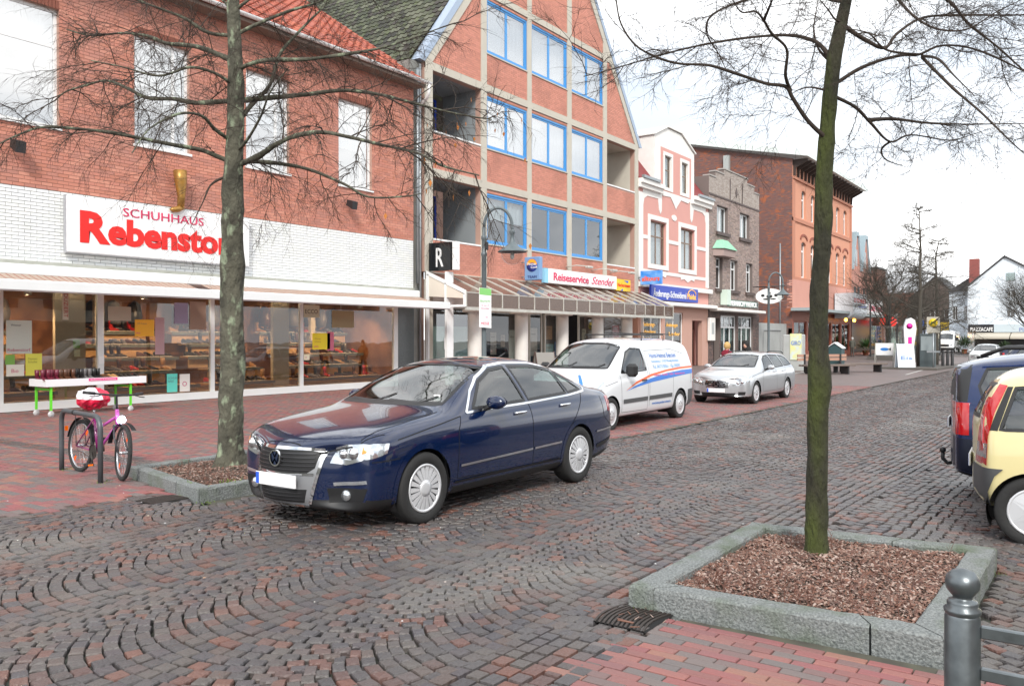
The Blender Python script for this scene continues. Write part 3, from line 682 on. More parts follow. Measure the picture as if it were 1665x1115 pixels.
poster(13.0, 2.05, .4, .55, (.30, .25, .36), 'purple toned fashion picture at the top of the second pane')
poster(13.45, 1.9, .5, .75, (.30, .20, .15), 'brown portrait picture next to the second post')
poster(12.78, .26, .30, .48, (.12, .62, .52), 'turquoise notice standing on the floor of the second pane', [('SCHUH\nSALE', .08, .03, .34, (.1, .2, .2))])
poster(13.15, .26, .30, .46, (.72, .70, .66), 'white notice with a red ring standing beside the turquoise one', [('O', .18, .07, .14, (.5, .05, .15))])
poster(17.36, 2.3, .62, .38, (.55, .55, .42), 'pale ECCO brand board at the top of the fourth pane', [('ECCO', .19, .04, .12, K)])
poster(17.7, 1.32, .72, .50, (.85, .68, .03), 'yellow poster in the fourth pane with pink tag', [('Winter\nSchuhe', .09, .08, .3, (.5, .3, .05)), ('SALE', .09, .05, .06, (.6, .02, .2))])
poster(18.3, 1.28, .28, .58, (.6, .16, .25), 'pink and green poster of a woman beside the yellow one')
poster(18.5, 2.0, .95, .55, (.32, .26, .15), 'dark yellow picture of a hiker in the fourth pane')
poster(17.36, 1.0, .22, .17, (.85, .80, .6), 'small white card at the third post', [('*', .12, .06, .02, (.6, .02, .2))])
poster(10.1, 2.1, .14, .8, (.60, .55, .45), 'vertical banner reading REDUZIERT near the cream panel')
text('REDUZIERT', .14, 'lettering', mat('ink_red', (.35, .02, .02), .7), COL.objects[-2] if False else None, (10.13, Y + .003, 2.88), Matrix.Rotation(R(90), 4, 'Y') @ Matrix.Rotation(R(90), 4, 'X'), ext=.001)
_t = COL.objects[-1]; _p = [o for o in COL.objects if o.get('label') == 'vertical banner reading REDUZIERT near the cream panel'][0]; _w = _t.location.copy(); _t.parent = _p; _t.location = _w - _p.location
poster(11.2, 2.1, .6, .35, (.45, .40, .32), 'grey beige tag board at the top left of the second pane')
# gap between the two buildings: concrete pier and downpipe
gap = thing('party_wall', 'narrow grey rendered wall with downpipe between the shoe shop and the gabled house', 'wall', (22.3, Y, 0))
MB().box(S1 + .002, 22.9, Y + .15, Y + 9, 0, 11.5).build('wall', mat('grey_render', (.26, .26, .24), .9, noise_=(1.2, .8, (.17, .175, .165)), bump=(12, .4)), gap)
MB().tube([(22.55, Y + .02, 3.6), (22.55, Y + .02, 11.2)], .06).tube([(22.72, Y + .05, .1), (22.72, Y + .05, 11.4)], .045).build('downpipe', zinc, gap)
# ======== gabled brick and concrete house ========
gb = thing('gabled_house', 'tall gabled brick house with concrete grid and bright blue windows', 'building', (22.9, Y, 0))
XC = [(22.9, 23.3), (26.2, 26.55), (29.4, 29.7), (32.6, 32.95), (35.9, 36.25), (39.25, 39.6)]
BZ = [(3.8, 4.05), (7.52, 7.8), (11.32, 11.6), (15.08, 15.34)]
xm = (22.9 + 39.6) / 2; SL = 1.30; ZE = 11.6
def roofz(x): return ZE + (min(x - 22.9, 39.6 - x)) * SL
holes = []
for i in (1, 2, 3):
    for (a, b) in ((5.38, 7.36), (9.12, 11.18), (12.85, 14.95)): holes.append((XC[i][1], XC[i + 1][0], a, b))
for i in (0, 4):
    for (a, b) in ((5.22, 7.52), (9.12, 11.32)): holes.append((XC[i][1], XC[i + 1][0], a, b))
holes.append((30.4, 32.1, 16.9, 18.6))
m = MB(); wall_front(m, 22.9, 39.6, 4.05, ZE, Y, Y + .25, holes)
z = ZE
while z < roofz(xm) - .1:      # gable part in courses
    z2 = z + .25; inset = (z2 - ZE) / SL
    wall_front(m, 22.9 + inset, 39.6 - inset, z, z2, Y, Y + .25, [h for h in holes]); z = z2
for sx in (22.9, 39.35): m.box(sx, sx + .25, Y + .25, Y + 14, 0, ZE)
m.build('wall', mortar, gb)
pal2 = [(.56, .245, .18), (.53, .23, .17), (.59, .26, .195), (.50, .22, .165), (.57, .25, .185)]
redbrick2 = mat('light_red_brick', rough=.85, pal=pal2, bump=(50, .2), stain=(.5, (.36, .16, .12), .5, .75))
bh = holes + [(a, b, 0, 40) for a, b in XC] + [(20, 42, a, b) for a, b in BZ]
lay_bricks(22.9, 39.6, 4.05, 22, Y, bh, redbrick2, gb, singles=300, poly=lambda x, z: z < ZE or z < roofz(x) - .45)
m = MB()
for a, b in XC: 
    zt = min(roofz(a + .01), roofz(b - .01)) - .05 if a > 23 and b < 39.5 else ZE
    m.box(a, b, Y - .05, Y - .0, 3.3 if a > 23 else 0, zt)
for a, b in BZ:
    ins = max(0, (b - ZE) / SL); xs = [22.9 + ins] + [v for c in XC for v in c if 22.9 + ins < v < 39.6 - ins] + [39.6 - ins]
    m.box(22.9 + ins, 39.6 - ins, Y - .053, Y + .001, a, b)
m.build('concrete_frame', concrete, gb)
for s in (0, 1):
    m = MB(); q = []
    pts = [(22.85, ZE - .1), (xm, roofz(xm) + .05), (xm, roofz(xm) - .55), (23.2, ZE - .1)]
    if s: pts = [(62.5 - x, z) for x, z in pts]
    m.prism(pts, 'y', Y - .056, Y + .3); m.build('verge_beam', concrete, gb)
    pts = [(22.55, ZE - .05), (xm, roofz(xm) + .42), (xm, roofz(xm) + .06), (22.84, ZE - .08)]
    if s: pts = [(62.5 - x, z) for x, z in pts]
    MB().prism(pts, 'y', Y - .08, Y + .35).build('verge_flashing', mat('lead_flashing', (.33, .40, .50), .4, metal=.4), gb)
tile_dk = mat('mossy_roof_tile', rough=.9, pal=[(.045, .05, .035), (.06, .065, .045), (.035, .035, .03), (.08, .085, .06), (.05, .045, .04), (.11, .115, .085)], bump=(30, .6), stain=(3, (.10, .12, .06), .5, .75))
m = MB(); m.add([(22.6, Y + .3, ZE), (xm, Y + .3, roofz(xm)), (xm, Y + 14, roofz(xm)), (22.6, Y + 14, ZE)], [(0, 1, 2, 3)]); m.add([(39.9, Y + .3, ZE), (xm, Y + .3, roofz(xm)), (xm, Y + 14, roofz(xm)), (39.9, Y + 14, ZE)], [(3, 2, 1, 0)])
m.build('roof', tile_dk, gb)
tiled(gb, Y + .35, Y + 14, 22.6, ZE + .02, xm, roofz(xm) + .02, tile_dk, w=.26, step=.32, axis='y')
blue = mat('blue_frame', (.055, .27, .60), .35); blue_dk = mat('deep_blue_frame', (.01, .05, .42), .35)
k = 0
for (a, b) in ((5.38, 7.36), (9.12, 11.18), (12.85, 14.95)):
    for i in (1, 2, 3):
        x0, x1 = XC[i][1], XC[i + 1][0]; k += 1
        f = MB(); bars(f, x0 + .005, x1 - .005, a + .005, b - .005, Y + .01, Y + .08, .07); f.build('outer_frame', blue, gb)
        window(gb, x0 + .075, x1 - .075, a + .075, b - .075, Y + .01, blue, rec=.03, t=.075, cols=((x0 + x1) / 2,), tm=.13, glass=glass_up if a > 8 else glass_mid, curtain=.95 if (a > 8) else (.0 if i > 1 else .5), sill=None)
        MB().box(x0 + .002, x1 - .002, Y - .05, Y + .01, a - .05, a - .002).build('window_sill', concrete, gb)
window(gb, 30.4, 32.1, 16.9, 18.6, Y, white, rec=.05, cols=(31.25,), sill=None)
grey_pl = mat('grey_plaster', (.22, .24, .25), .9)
for i in (0, 4):
    for n_, (a, b) in enumerate(((5.22, 7.52), (9.12, 11.32))):
        x0, x1 = XC[i][1], XC[i + 1][0]; lg = MB(); D = 1.9
        lg.quad((x0, Y + .25, b), (x0, Y + D, b), (x1, Y + D, b), (x1, Y + .25, b)); lg.quad((x0, Y + .25, a - .9), (x1, Y + .25, a - .9), (x1, Y + D, a - .9), (x0, Y + D, a - .9))
        lg.quad((x0 - .001, Y + .25, a - .9), (x0 - .001, Y + D, a - .9), (x0 - .001, Y + D, b), (x0 - .001, Y + .25, b)); lg.quad((x1 + .001, Y + D, a - .9), (x1 + .001, Y + .25, a - .9), (x1 + .001, Y + .25, b), (x1 + .001, Y + D, b))
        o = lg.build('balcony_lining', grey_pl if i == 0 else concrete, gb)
        MB().box(x0 + .002, x1 - .002, Y - .03, Y + .27, a - .001, a + .06).build('balcony_coping', white, gb)
        if i == 0:
            for (p, q) in ((x0 + .02, x0 + .9), (x0 + .9, x1 - .5)):
                window(gb, p, q, a - .85, b - .25, Y + D - .1, blue_dk, rec=.02, t=.09, glass=glass_mid, curtain=.0, room=.5)
        else:
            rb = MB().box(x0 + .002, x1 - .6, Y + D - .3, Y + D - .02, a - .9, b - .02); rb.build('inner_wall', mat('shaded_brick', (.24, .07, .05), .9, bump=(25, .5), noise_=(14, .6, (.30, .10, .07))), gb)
# --- ground floor under the canopy ---
pale = mat('papered_window', (.42, .55, .48), .5, noise_=(1.3, .6, (.50, .62, .56)))
m = MB(); m.box(22.95, 23.3, Y - 1.0, Y - .9, 0, 4.0); m.box(23.3, 26.4, Y + .15, Y + .22, .1, 2.1, 1); m.box(22.9, 39.6, Y + .3, Y + .4, 2.75, 3.8)
m.build('shop_front', [white, pale], gb)
MB().box(23.35, 26.4, Y + .10, Y + .108, .3, 2.8).build('shop_pane', glass_mid, gb)
poster(24.1, 1.25, .55, .42, (.78, .79, .8), 'white notice stuck on the papered over pane', [('ZU VERMIETEN', .06, .03, .3, (.35, .05, .2)), ('Telefon', .05, .1, .16, K)], y=Y + .09)
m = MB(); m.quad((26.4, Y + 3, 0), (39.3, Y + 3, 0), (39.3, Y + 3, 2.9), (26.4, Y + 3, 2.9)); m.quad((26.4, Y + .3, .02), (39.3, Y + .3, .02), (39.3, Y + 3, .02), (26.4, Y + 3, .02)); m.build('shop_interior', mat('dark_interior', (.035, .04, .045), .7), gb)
alu = mat('alu_frame', (.50, .50, .46), .45, metal=.2)
for a, b in ((26.5, 29.2), (29.9, 30.9), (31.1, 33.0), (34.0, 35.7), (36.0, 39.2)):
    f = MB(); bars(f, a, b, .05, 2.75, Y + .2, Y + .28, .07); f = f.build('shop_window', alu, gb); MB().box(a + .07, b - .07, Y + .235, Y + .243, .12, 2.68).build('pane', glass_lo, f)
r_ = random.Random(8)
for k, (x, z, w, h, c) in enumerate([(27.2, 1.0, .4, .9, (.6, .62, .6)), (27.9, 1.3, .3, .5, (.5, .45, .4)), (28.5, .7, .5, 1.3, (.55, .65, .62)), (30.1, .9, .5, 1.2, (.7, .7, .66)), (31.3, 1.6, .5, .6, (.5, .3, .15)), (31.3, .6, .6, .8, (.25, .55, .6)), (32.0, .5, .7, 1.0, (.03, .22, .55)), (32.3, 1.6, .5, .5, (.6, .6, .62)), (34.4, 1.5, .4, .6, (.6, .6, .5)), (37.4, 1.5, .7, .8, (.55, .1, .12)), (38.3, 1.4, .5, .9, (.6, .6, .6))]):
    poster(x, z, w, h, c, ['grey leaflet sheet in the travel shop window beside the lamp post', 'small beige card in the travel shop window', 'tall pale green poster left of the second column', 'white notice on the door between the columns', 'orange travel picture high in the third bay', 'turquoise sea poster low in the third bay', 'deep blue holiday poster in the third bay', 'white offer sheet beside the orange picture', 'cream sheet in the dark fourth bay', 'red framed picture right of the last column', 'white framed picture at the right end of the travel shop'][k], [('REISEN', w * .2, w * .1, h * .75, K)], y=Y + .25 + .02)
colm = mat('column_white', (.66, .64, .60), .7, noise_=(3, .4, (.56, .54, .5)))
for k, x in enumerate((24.55, 27.55, 30.6, 33.65, 36.5)):
    c = thing('column', ['leftmost round white column under the glass canopy behind the lamp post', 'second round white column from the left under the canopy', 'middle round white column of the five under the canopy', 'fourth round white column from the left, above the van windscreen', 'rightmost round white column under the canopy above the van'][k], 'column', (x, Y - 1.0, 0), group='round columns carrying the canopy')
    MB().lathe([(.27, 0), (.27, 2.62)], (x, Y - 1.0, 0), n=28).build('shaft', colm, c); MB().box(x - .33, x + .33, Y - 1.33, Y - .67, 2.62, 2.72).build('cap', colm, c)
# --- glass canopy ---
cp = thing('glass_canopy', 'sloping glass canopy with metal ribs along the gabled house', 'canopy', (22.95, Y, 2.7))
bronze = mat('bronze_glass_edge', (.33, .25, .20), .4, metal=.3)
cg = bpy.data.materials.new('canopy_glass'); cg.use_nodes = True; nt = cg.node_tree; nt.nodes.clear()
t_ = nt.nodes.new('ShaderNodeBsdfTransparent'); t_.inputs[0].default_value = (.88, .78, .72, 1); gl = nt.nodes.new('ShaderNodeBsdfGlossy'); gl.inputs[1].default_value = .03; df = nt.nodes.new('ShaderNodeBsdfDiffuse'); df.inputs[0].default_value = (.45, .32, .26, 1)
ms = nt.nodes.new('ShaderNodeMixShader'); ms.inputs[0].default_value = .30; m2 = nt.nodes.new('ShaderNodeMixShader'); fz = nt.nodes.new('ShaderNodeFresnel'); fz.inputs[0].default_value = 1.4; ou = nt.nodes.new('ShaderNodeOutputMaterial')
nt.links.new(t_.outputs[0], ms.inputs[1]); nt.links.new(df.outputs[0], ms.inputs[2]); nt.links.new(fz.outputs[0], m2.inputs[0]); nt.links.new(ms.outputs[0], m2.inputs[1]); nt.links.new(gl.outputs[0], m2.inputs[2]); nt.links.new(m2.outputs[0], ou.inputs[0])
wf = mat('canopy_metal', (.50, .50, .46), .5, noise_=(5, .6, (.36, .35, .31)))
xs = [22.95 + i * 1.06 for i in range(17)]; x_end = 39.9; xs = [x for x in xs if x < x_end - .4] + [x_end]
YW, YF, ZW, ZF, ZB = Y - .06, Y - 1.85, 4.02, 3.27, 2.78
for a, b in zip(xs, xs[1:]):
    MB().prism([(YW, ZW), (YF, ZF), (YF, ZF - .012), (YW, ZW - .012)], 'x', a + .02, b - .02).build('canopy_pane', cg, cp)
    MB().box(a + .02, b - .02, YF - .006, YF + .006, ZB, ZF - .03).build('fascia_pane', cg, cp)
for x in xs:
    MB().prism([(YW, ZW + .03), (YF - .03, ZF + .03), (YF - .03, ZF - .04), (YW, ZW - .05)], 'x', x - .018, x + .018).box(x - .02, x + .02, YF - .03, YF + .02, ZB - .03, ZF - .041).build('canopy_rib', wf, cp)
MB().box(22.95, x_end, YF - .04, YF + .05, ZB - .14, ZB - .031).box(22.95, x_end, YW - .05, YW, ZW - .12, ZW - .051).box(22.95, x_end, YF - .01, YF + .02, ZF - .03, ZF).build('canopy_beam', wf, cp)
for X_ in (22.93, x_end + .02):
    e = MB(); e.prism([(YW, ZW + .05), (YF, ZF + .05), (YF, ZF - .08), (YW, ZW - .08)], 'x', X_ - .03, X_ + .03); e.box(X_ - .03, X_ + .03, YF - .01, YF + .09, ZB - .03, ZF - .081); e.box(X_ - .03, X_ + .03, YW - .12, YW, .0, ZW - .081); e.box(X_ - .03, X_ + .03, (YW + YF) / 2 - .04, (YW + YF) / 2 + .04, ZB, 3.6); e.box(X_ - .03, X_ + .03, YF + .09, YW - .12, ZB - .03, ZB + .05)
    e.build('end_frame', white, cp)
    e = MB().prism([(YW - .12, ZW - .1), (YF + .09, ZF - .08), (YF + .09, 3.05), (YW - .12, 3.15)], 'x', X_ - .008, X_ + .008).build('end_panel', cream if False else mat('cream_sheet', (.66, .60, .52), .6), cp)
# --- signs on the gabled house ---
s = thing('hanging_sign', 'black projecting sign with a white letter R at the left corner of the gabled house', 'sign', (23.0, Y, 4.0))
MB().box(23.0, 23.2, Y - 1.12, Y - .12, 4.06, 5.05).build('panel', mat('gloss_black', (.012, .014, .016), .15), s)
MB().box(22.99, 23.21, Y - 1.36, Y - 1.26, 4.06, 5.05).box(23.0, 23.2, Y - 1.24, Y - 1.2, 4.06, 5.05).build('stripe_panel', white, s)
text('R', .95, 'lettering', mat('silver_letter', (.7, .72, .72), .3), s, (22.99, Y - .42, 4.2), 'x', bold=.01, width=.34)
MB().tube([(23.1, Y - .12, 4.9), (23.1, Y, 4.9)], .03).tube([(23.1, Y - .12, 4.2), (23.1, Y, 4.2)], .03).build('bracket', black, s)
s = thing('light_box_sign', 'blue square projecting light box with round logo reading Thomas Cook Team', 'sign', (29.0, Y, 4.0))
MB().box(28.9, 29.12, Y - .98, Y - .22, 4.05, 5.0, bev=.02).build('box', mat('sign_steel_blue', (.16, .30, .52), .35), s)
MB().lathe([(0, 0), (.27, 0), (.27, .012), (0, .012)], (28.888, Y - .60, 4.66), axis='x', n=32).build('logo_disc', mat('logo_blue', (.02, .06, .35), .3), s)
MB().add([(28.880, Y - .60 + .255 * math.cos(a), 4.66 + .255 * math.sin(a)) for a in [math.pi * k / 12 for k in range(13)]] + [(28.880, Y - .60 + .14 * math.cos(a), 4.70 + .06 * math.sin(a)) for a in [math.pi * (12 - k) / 12 for k in range(13)]], [tuple(range(26))[::-1]]).build('logo_sun', mat('logo_orange', (.8, .35, .03), .3), s)
text('Thomas', .14, 'lettering', white, s, (28.875, Y - .60 + .25, 4.66), 'x', width=.46)
text('Cook', .14, 'lettering', white, s, (28.875, Y - .60 + .05, 4.53), 'x', width=.32)
text('TEAM', .15, 'lettering', mat('navy', (.01, .02, .15), .4), s, (28.895, Y - .60 + .22, 4.13), 'x', width=.44)
MB().tube([(29.0, Y - .22, 4.8), (29.0, Y, 4.8)], .025).tube([(29.0, Y - .22, 4.2), (29.0, Y, 4.2)], .025).build('bracket', zinc, s)
s = thing('travel_agency_sign', 'long white sign with pink lettering Reiseservice above the glass canopy', 'sign', (30.4, Y, 3.9))
MB().box(30.4, 36.5, Y - .45, Y - .27, 4.02, 4.64, bev=.01).build('panel', sign_m, s); MB().box(30.1, 30.38, Y - .44, Y - .28, 4.02, 4.64).build('end_panel', mat('sky_blue', (.25, .55, .75), .4), s)
pk = mat('sign_pink', (.62, .02, .10), .4)
text('Reiseservice', .47, 'lettering', pk, s, (30.75, Y - .456, 4.16), 'y', width=3.0, bold=.008)
text('Stender', .50, 'lettering', pk, s, (34.0, Y - .456, 4.16), 'y', width=2.2, shear=.45)
for i, x in enumerate((32.5, 34.8, 36.6)):
    MB().tube([(x, Y, 4.85), (x + .1, Y - .5, 4.92), (x + .3, Y - 1.0, 4.86)], .022).build('lamp_arm', alu, s); MB().box(x + .15, x + .6, Y - 1.1, Y - .92, 4.78, 4.88, bev=.02).build('sign_lamp', alu, s)
s = thing('yellow_sign', 'small yellow sign with red and blue print beside the Reiseservice sign', 'sign', (36.6, Y, 4))
MB().box(36.55, 38.0, Y - .42, Y - .3, 3.98, 4.55).build('panel', mat('sign_yellow', (.80, .55, .02), .4), s)
text('Neckermann', .26, 'lettering', sred, s, (36.62, Y - .425, 4.18), 'y', width=1.3)
MB().add([(37.3, Y - .427, 4.5), (37.8, Y - .427, 4.5), (37.7, Y - .427, 4.38), (36.9, Y - .427, 3.99), (37.2, Y - .427, 3.99), (37.2, Y - .427, 4.1)], [(0, 2, 1), (3, 4, 5)]).build('blue_print', mat('print_blue', (.02, .10, .55), .4), s)
# --- street lamps ---
def street_lamp(x, y, label):
    t = thing('street_lamp', label, 'street lamp', (x, y, 0), group='swan neck lamps on the pavement')
    g_ = mat('lamp_grey', (.09, .115, .125), .45, noise_=(8, .4, (.13, .15, .16)))
    p = MB(); p.lathe([(.085, 0), (.085, .9), (.06, 1.0), (.06, 3.7), (.075, 3.72), (.075, 3.78), (.055, 3.8), (.055, 4.1), (.07, 4.12), (.07, 4.2), (.045, 4.22), (.045, 4.42)], (x, y, 0), n=20); p.build('pole', g_, t)
    dx, dy = .577, -.817; W2 = .35
    p = MB(); p.tube([(x + dx * W2 * (1 - math.cos(a)), y + dy * W2 * (1 - math.cos(a)), 4.42 + .48 * math.sin(a)) for a in [math.pi * k / 14 for k in range(15)]] + [(x + dx * 2 * W2, y + dy * 2 * W2, 4.3)], .04, n=12); p.build('swan_neck', g_, t)
    hx, hy = x + dx * 2 * W2, y + dy * 2 * W2
    MB().lathe([(.05, 4.36), (.065, 4.33), (.065, 4.26), (.045, 4.24), (.05, 4.12), (.09, 4.02), (.18, 3.93), (.30, 3.86), (.36, 3.82), (.36, 3.80), (.27, 3.80), (.1, 3.9), (0, 3.92)], (hx, hy, 0), n=32).build('shade', g_, t)
    MB().lathe([(.27, 3.80), (.275, 3.74), (.25, 3.64), (.18, 3.55), (.09, 3.50), (0, 3.485)], (hx, hy, 0), n=28).build('bowl', window_glass('lamp_bowl', (.93, .95, .95), .6), t)
    MB().lathe([(0, 3.80), (.045, 3.79), (.05, 3.68), (.03, 3.63), (0, 3.62)], (hx, hy, 0), n=12).build('bulb', mat('bulb', (.7, .7, .68), .3), t)
    return t
l1 = street_lamp(16.75, 12.68, 'nearer swan neck street lamp with a poster board, rising behind the dark blue car')
street_lamp(41.6, 13.8, 'farther swan neck street lamp behind the silver estate car')
b = thing('poster_board', 'narrow green and white poster board tied to the nearer street lamp', 'sign', (16.7, 12.6, 1.9))
sh = MB(); a_ = R(-30); ca, sa = math.cos(a_), math.sin(a_)
def PB(u, v, w=0): return (16.66 + u * ca + w * sa - .0, 12.58 + u * sa - w * ca, 1.93 + v + u * -.08)
sh.add([PB(-.16, 0), PB(.16, 0), PB(.16, .97), PB(-.16, .97), PB(-.16, 0, .02), PB(.16, 0, .02), PB(.16, .97, .02), PB(-.16, .97, .02)], [(3, 2, 1, 0), (4, 5, 6, 7), (0, 1, 5, 4), (1, 2, 6, 5), (2, 3, 7, 6), (3, 0, 4, 7)])
sh.build('board', white, b); MB().add([PB(-.155, .8, .024), PB(.155, .8, .024), PB(.155, .965, .024), PB(-.155, .965, .024)], [(0, 1, 2, 3)]).build('green_header', mat('poster_green', (.20, .50, .15), .5), b)
rotm = Matrix.Rotation(a_, 4, 'Z') @ Matrix.Rotation(R(90), 4, 'X')
for (bd, sz, u, v, c_, w_) in (('Baumarkt', .08, -.14, .62, (.15, .45, .12), .27), ('15. bis 17.', .05, -.12, .52, (.5, .05, .2), .22), ('Schneverdingen', .05, -.12, .45, (.5, .05, .2), .22), ('zu', .07, .0, .24, (.6, .03, .2), .06), ('MESSE', .10, -.12, .06, (.7, .02, .1), .22)):
    text(bd, sz, 'lettering', mat('ink_%d_%d_%d' % tuple(int(c * 99) for c in c_), c_, .7), b, PB(u, v, .026), rotm, width=w_, ext=.001)
MB().box(16.68, 16.8, 12.58, 12.6, 4.15 - .3, 4.35 - .3).build('clamp_box', black, l1)
# ======== pink stucco house ========
pinkm = mat('pink_stucco', (.60, .31, .27), .85, noise_=(1.5, .4, (.55, .28, .25)), bump=(40, .15))
stucco_w = mat('white_stucco', (.76, .75, .72), .8, noise_=(3, .35, (.66, .64, .60)))
brownw = mat('brown_window_frame', (.20, .14, .10), .5)
ph = thing('pink_house', 'pink stucco house with white ornament, two tall windows and a gabled dormer', 'house', (39.7, Y, 0))
x0, x1 = 39.7, 49.1
pw = [(41.05, 43.05, 5.6, 7.95), (44.95, 46.95, 5.6, 7.95)]; dw = [(42.85, 43.7, 9.95, 11.7), (45.1, 45.95, 9.95, 11.7)]
m = MB(); wall_front(m, x0, x1, 3.6, 9.7, Y, Y + .3, pw); m.box(x0, x0 + .3, Y + .3, Y + 11, 0, 9.7); m.box(x1 - .3, x1, Y + .3, Y + 11, 0, 9.7); m.build('wall', pinkm, ph)
m = MB(); wall_front(m, 41.6, 46.9, 9.7, 12.05, Y - .002, Y + .3, dw); m.prism([(41.6, 12.05), (46.9, 12.05), (46.9, 12.45), (45.0, 13.25), (43.2, 13.25), (41.6, 12.6)], 'y', Y - .002, Y + .3)
m.box(41.6, 41.85, Y + .3, Y + 5, 9.7, 12.6); m.box(46.65, 46.9, Y + .3, Y + 5, 9.7, 12.45)
m.build('dormer_wall', stucco_w, ph)
m = MB()
wall_front(m, 42.35, 46.45, 9.72, 12.1, Y - .012, Y - .003, [(a - .22, b + .22, c - .1, d + .2) for a, b, c, d in dw]); m.build('dormer_field', pinkm, ph)
for a, b, c, d in pw: m = MB(); bars(m, a - .26, b + .26, c - .22, d + .3, Y - .05, Y - .001, .25); m.build('window_surround', stucco_w, ph)
for a, b, c, d in dw: m = MB(); bars(m, a - .2, b + .2, c - .16, d + .2, Y - .04, Y - .013, .18); m.build('window_surround', stucco_w, ph)
m = MB(); m.box(x0, x0 + .5, Y - .035, Y - .001, 4.7, 9.3); m.box(x1 - .45, x1, Y - .035, Y - .001, 4.7, 9.3)
m.box(x0 + .5, 40.78, Y - .03, Y - .001, 6.9, 7.1); m.box(43.33, 44.67, Y - .03, Y - .001, 6.9, 7.1); m.box(47.24, x1 - .45, Y - .03, Y - .001, 6.9, 7.1)
m.box(x0 + .5, x1 - .45, Y - .028, Y - .001, 5.12, 5.3); 
for s_ in (0, 1):      # stepped ornament under the eaves
    pts = [(x0 + .5, 9.3), (x0 + .5, 8.6), (x0 + .62, 9.0), (x0 + 1.0, 9.18), (x0 + 2.3, 9.2), (x0 + 2.45, 8.6), (x0 + 2.6, 8.4), (x0 + 2.75, 8.6), (x0 + 2.8, 9.7), (x0 + .5, 9.7)]
    if s_: pts = [(x0 + x1 - p, q) for p, q in pts]
    m.prism(pts, 'y', Y - .03, Y - .001)
m.prism([(42.3, 9.72), (42.6, 9.45), (43.6, 9.5), (44.1, 9.1), (44.3, 8.9), (44.5, 9.1), (45.0, 9.5), (46.0, 9.45), (46.5, 9.72)], 'y', Y - .034, Y - .001)
m.prism([(44.1 + .33 * math.cos(k * .524), 8.4 + .17 * math.sin(k * .524)) for k in range(12)], 'y', Y - .03, Y - .001)
for a, b, c, d in pw: m.prism([(a - .1, c - .35), (a + .1, c - .62), (a + .5, c - .55), ((a + b) / 2, c - .72), (b - .5, c - .55), (b - .1, c - .62), (b + .1, c - .35)], 'y', Y - .04, Y - .001)
m.build('stucco_ornament', stucco_w, ph, kind='stuff')
for a, b in ((x0 - .1, 42.3), (46.4, x1 + .1)): MB().box(a, b, Y - .32, Y, 9.72, 9.95).box(a, b, Y - .2, Y, 9.5, 9.719).build('cornice', stucco_w, ph)
for a, b in ((x0 - .1, 41.6), (46.9, x1 + .1)): MB().box(a, b, Y - .4, Y - .25, 9.96, 10.1).build('gutter', zinc, ph)
for w in pw: window(ph, *w, Y, brownw, rec=.14, t=.08, cols=((w[0] + w[1]) / 2,), rows=(7.15,), glass=glass_mid, curtain=.97)
for w in dw: window(ph, *w, Y - .01, brownw, rec=.10, t=.06, rows=(10.95,), glass=glass_mid, curtain=.95)
m = MB(); m.prism([(Y - .1, 9.95), (Y + 1.4, 11.9), (Y + 5.5, 13.3), (Y + 9.5, 11.9), (Y + 11, 9.7)], 'x', x0, 41.6); m.prism([(Y - .1, 9.95), (Y + 1.4, 11.9), (Y + 5.5, 13.0), (Y + 9.5, 11.9), (Y + 11, 9.7)], 'x', 46.9, x1 - .1)
m.build('mansard_roof', mat('dark_red_slate', (.20, .03, .03), .7, bump=(20, .5)), ph)
m = MB(); m.prism([(41.5, 12.6), (43.2, 13.3), (45.0, 13.3), (47.0, 12.45), (47.0, 12.52), (45.0, 13.38), (43.2, 13.38), (41.5, 12.67)], 'y', Y - .1, Y + 5); m.build('dormer_roof', stucco_w, ph)
m = MB(); m.box(x0 - .05, x1 + .1, Y - .25, Y - .002, 4.35, 4.6); m.box(x0 - .05, x1 + .15, Y - .55, Y - .002, 3.42, 3.62, bev=.03); m.build('shop_cornice', stucco_w, ph)
beige_pink = mat('beige_pink_plaster', (.50, .30, .24), .8)
pside = [(40.2, 42.6, .5, 2.9), (43.0, 45.4, .4, 3.1), (46.7, 48.2, .0, 2.7)]
m = MB(); wall_front(m, x0, x1, 0, 3.6, Y + .02, Y + .3, pside); m.build('ground_floor_wall', beige_pink, ph)
for w in pside[:2]: window(ph, *w, Y, white, rec=.1, t=.07, cols=(((w[0] + w[1]) / 2),), glass=glass_lo, sill=None)
window(ph, *pside[2], Y, mat('door_red_brown', (.12, .035, .025), .5), rec=.5, t=.12, rows=(2.1,), glass=glass_mid, label='dark red front door')
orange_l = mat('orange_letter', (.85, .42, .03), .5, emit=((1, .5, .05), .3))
for i, (b_, x, z) in enumerate((('Änderungs-', 40.4, 2.3), ('Schneiderei', 40.4, 1.9), ('Reinigung', 40.4, 1.5), ('Änderungen', 43.3, 2.3), ('Leder', 43.6, 1.8), ('Gardinen', 43.4, .9))):
    text(b_, .3, 'window_lettering', orange_l, ph, (x, Y + .09, z), 'y', width=1.5, ext=.002)
s = thing('tailor_sign', 'dark blue sign reading Änderungs-Schneiderei on the pink house', 'sign', (40.2, Y - .4, 3.6))
MB().box(40.15, 46.3, Y - .52, Y - .40, 3.68, 4.46, bev=.02).build('panel', mat('sign_royal', (.012, .05, .42), .35), s)
text('Änderungs-Schneiderei', .5, 'lettering', white, s, (40.4, Y - .525, 3.86), 'y', width=4.2, bold=.006); text('Maidat', .45, 'lettering', orange_l, s, (44.75, Y - .525, 3.86), 'y', width=1.2)
MB().tube([(44.85 + .55 * (1 - math.cos(a)), Y - .53, 4.15 + .25 * math.sin(a)) for a in [math.pi * k / 8 for k in range(9)]], .02).build('arc_mark', orange_l, s)
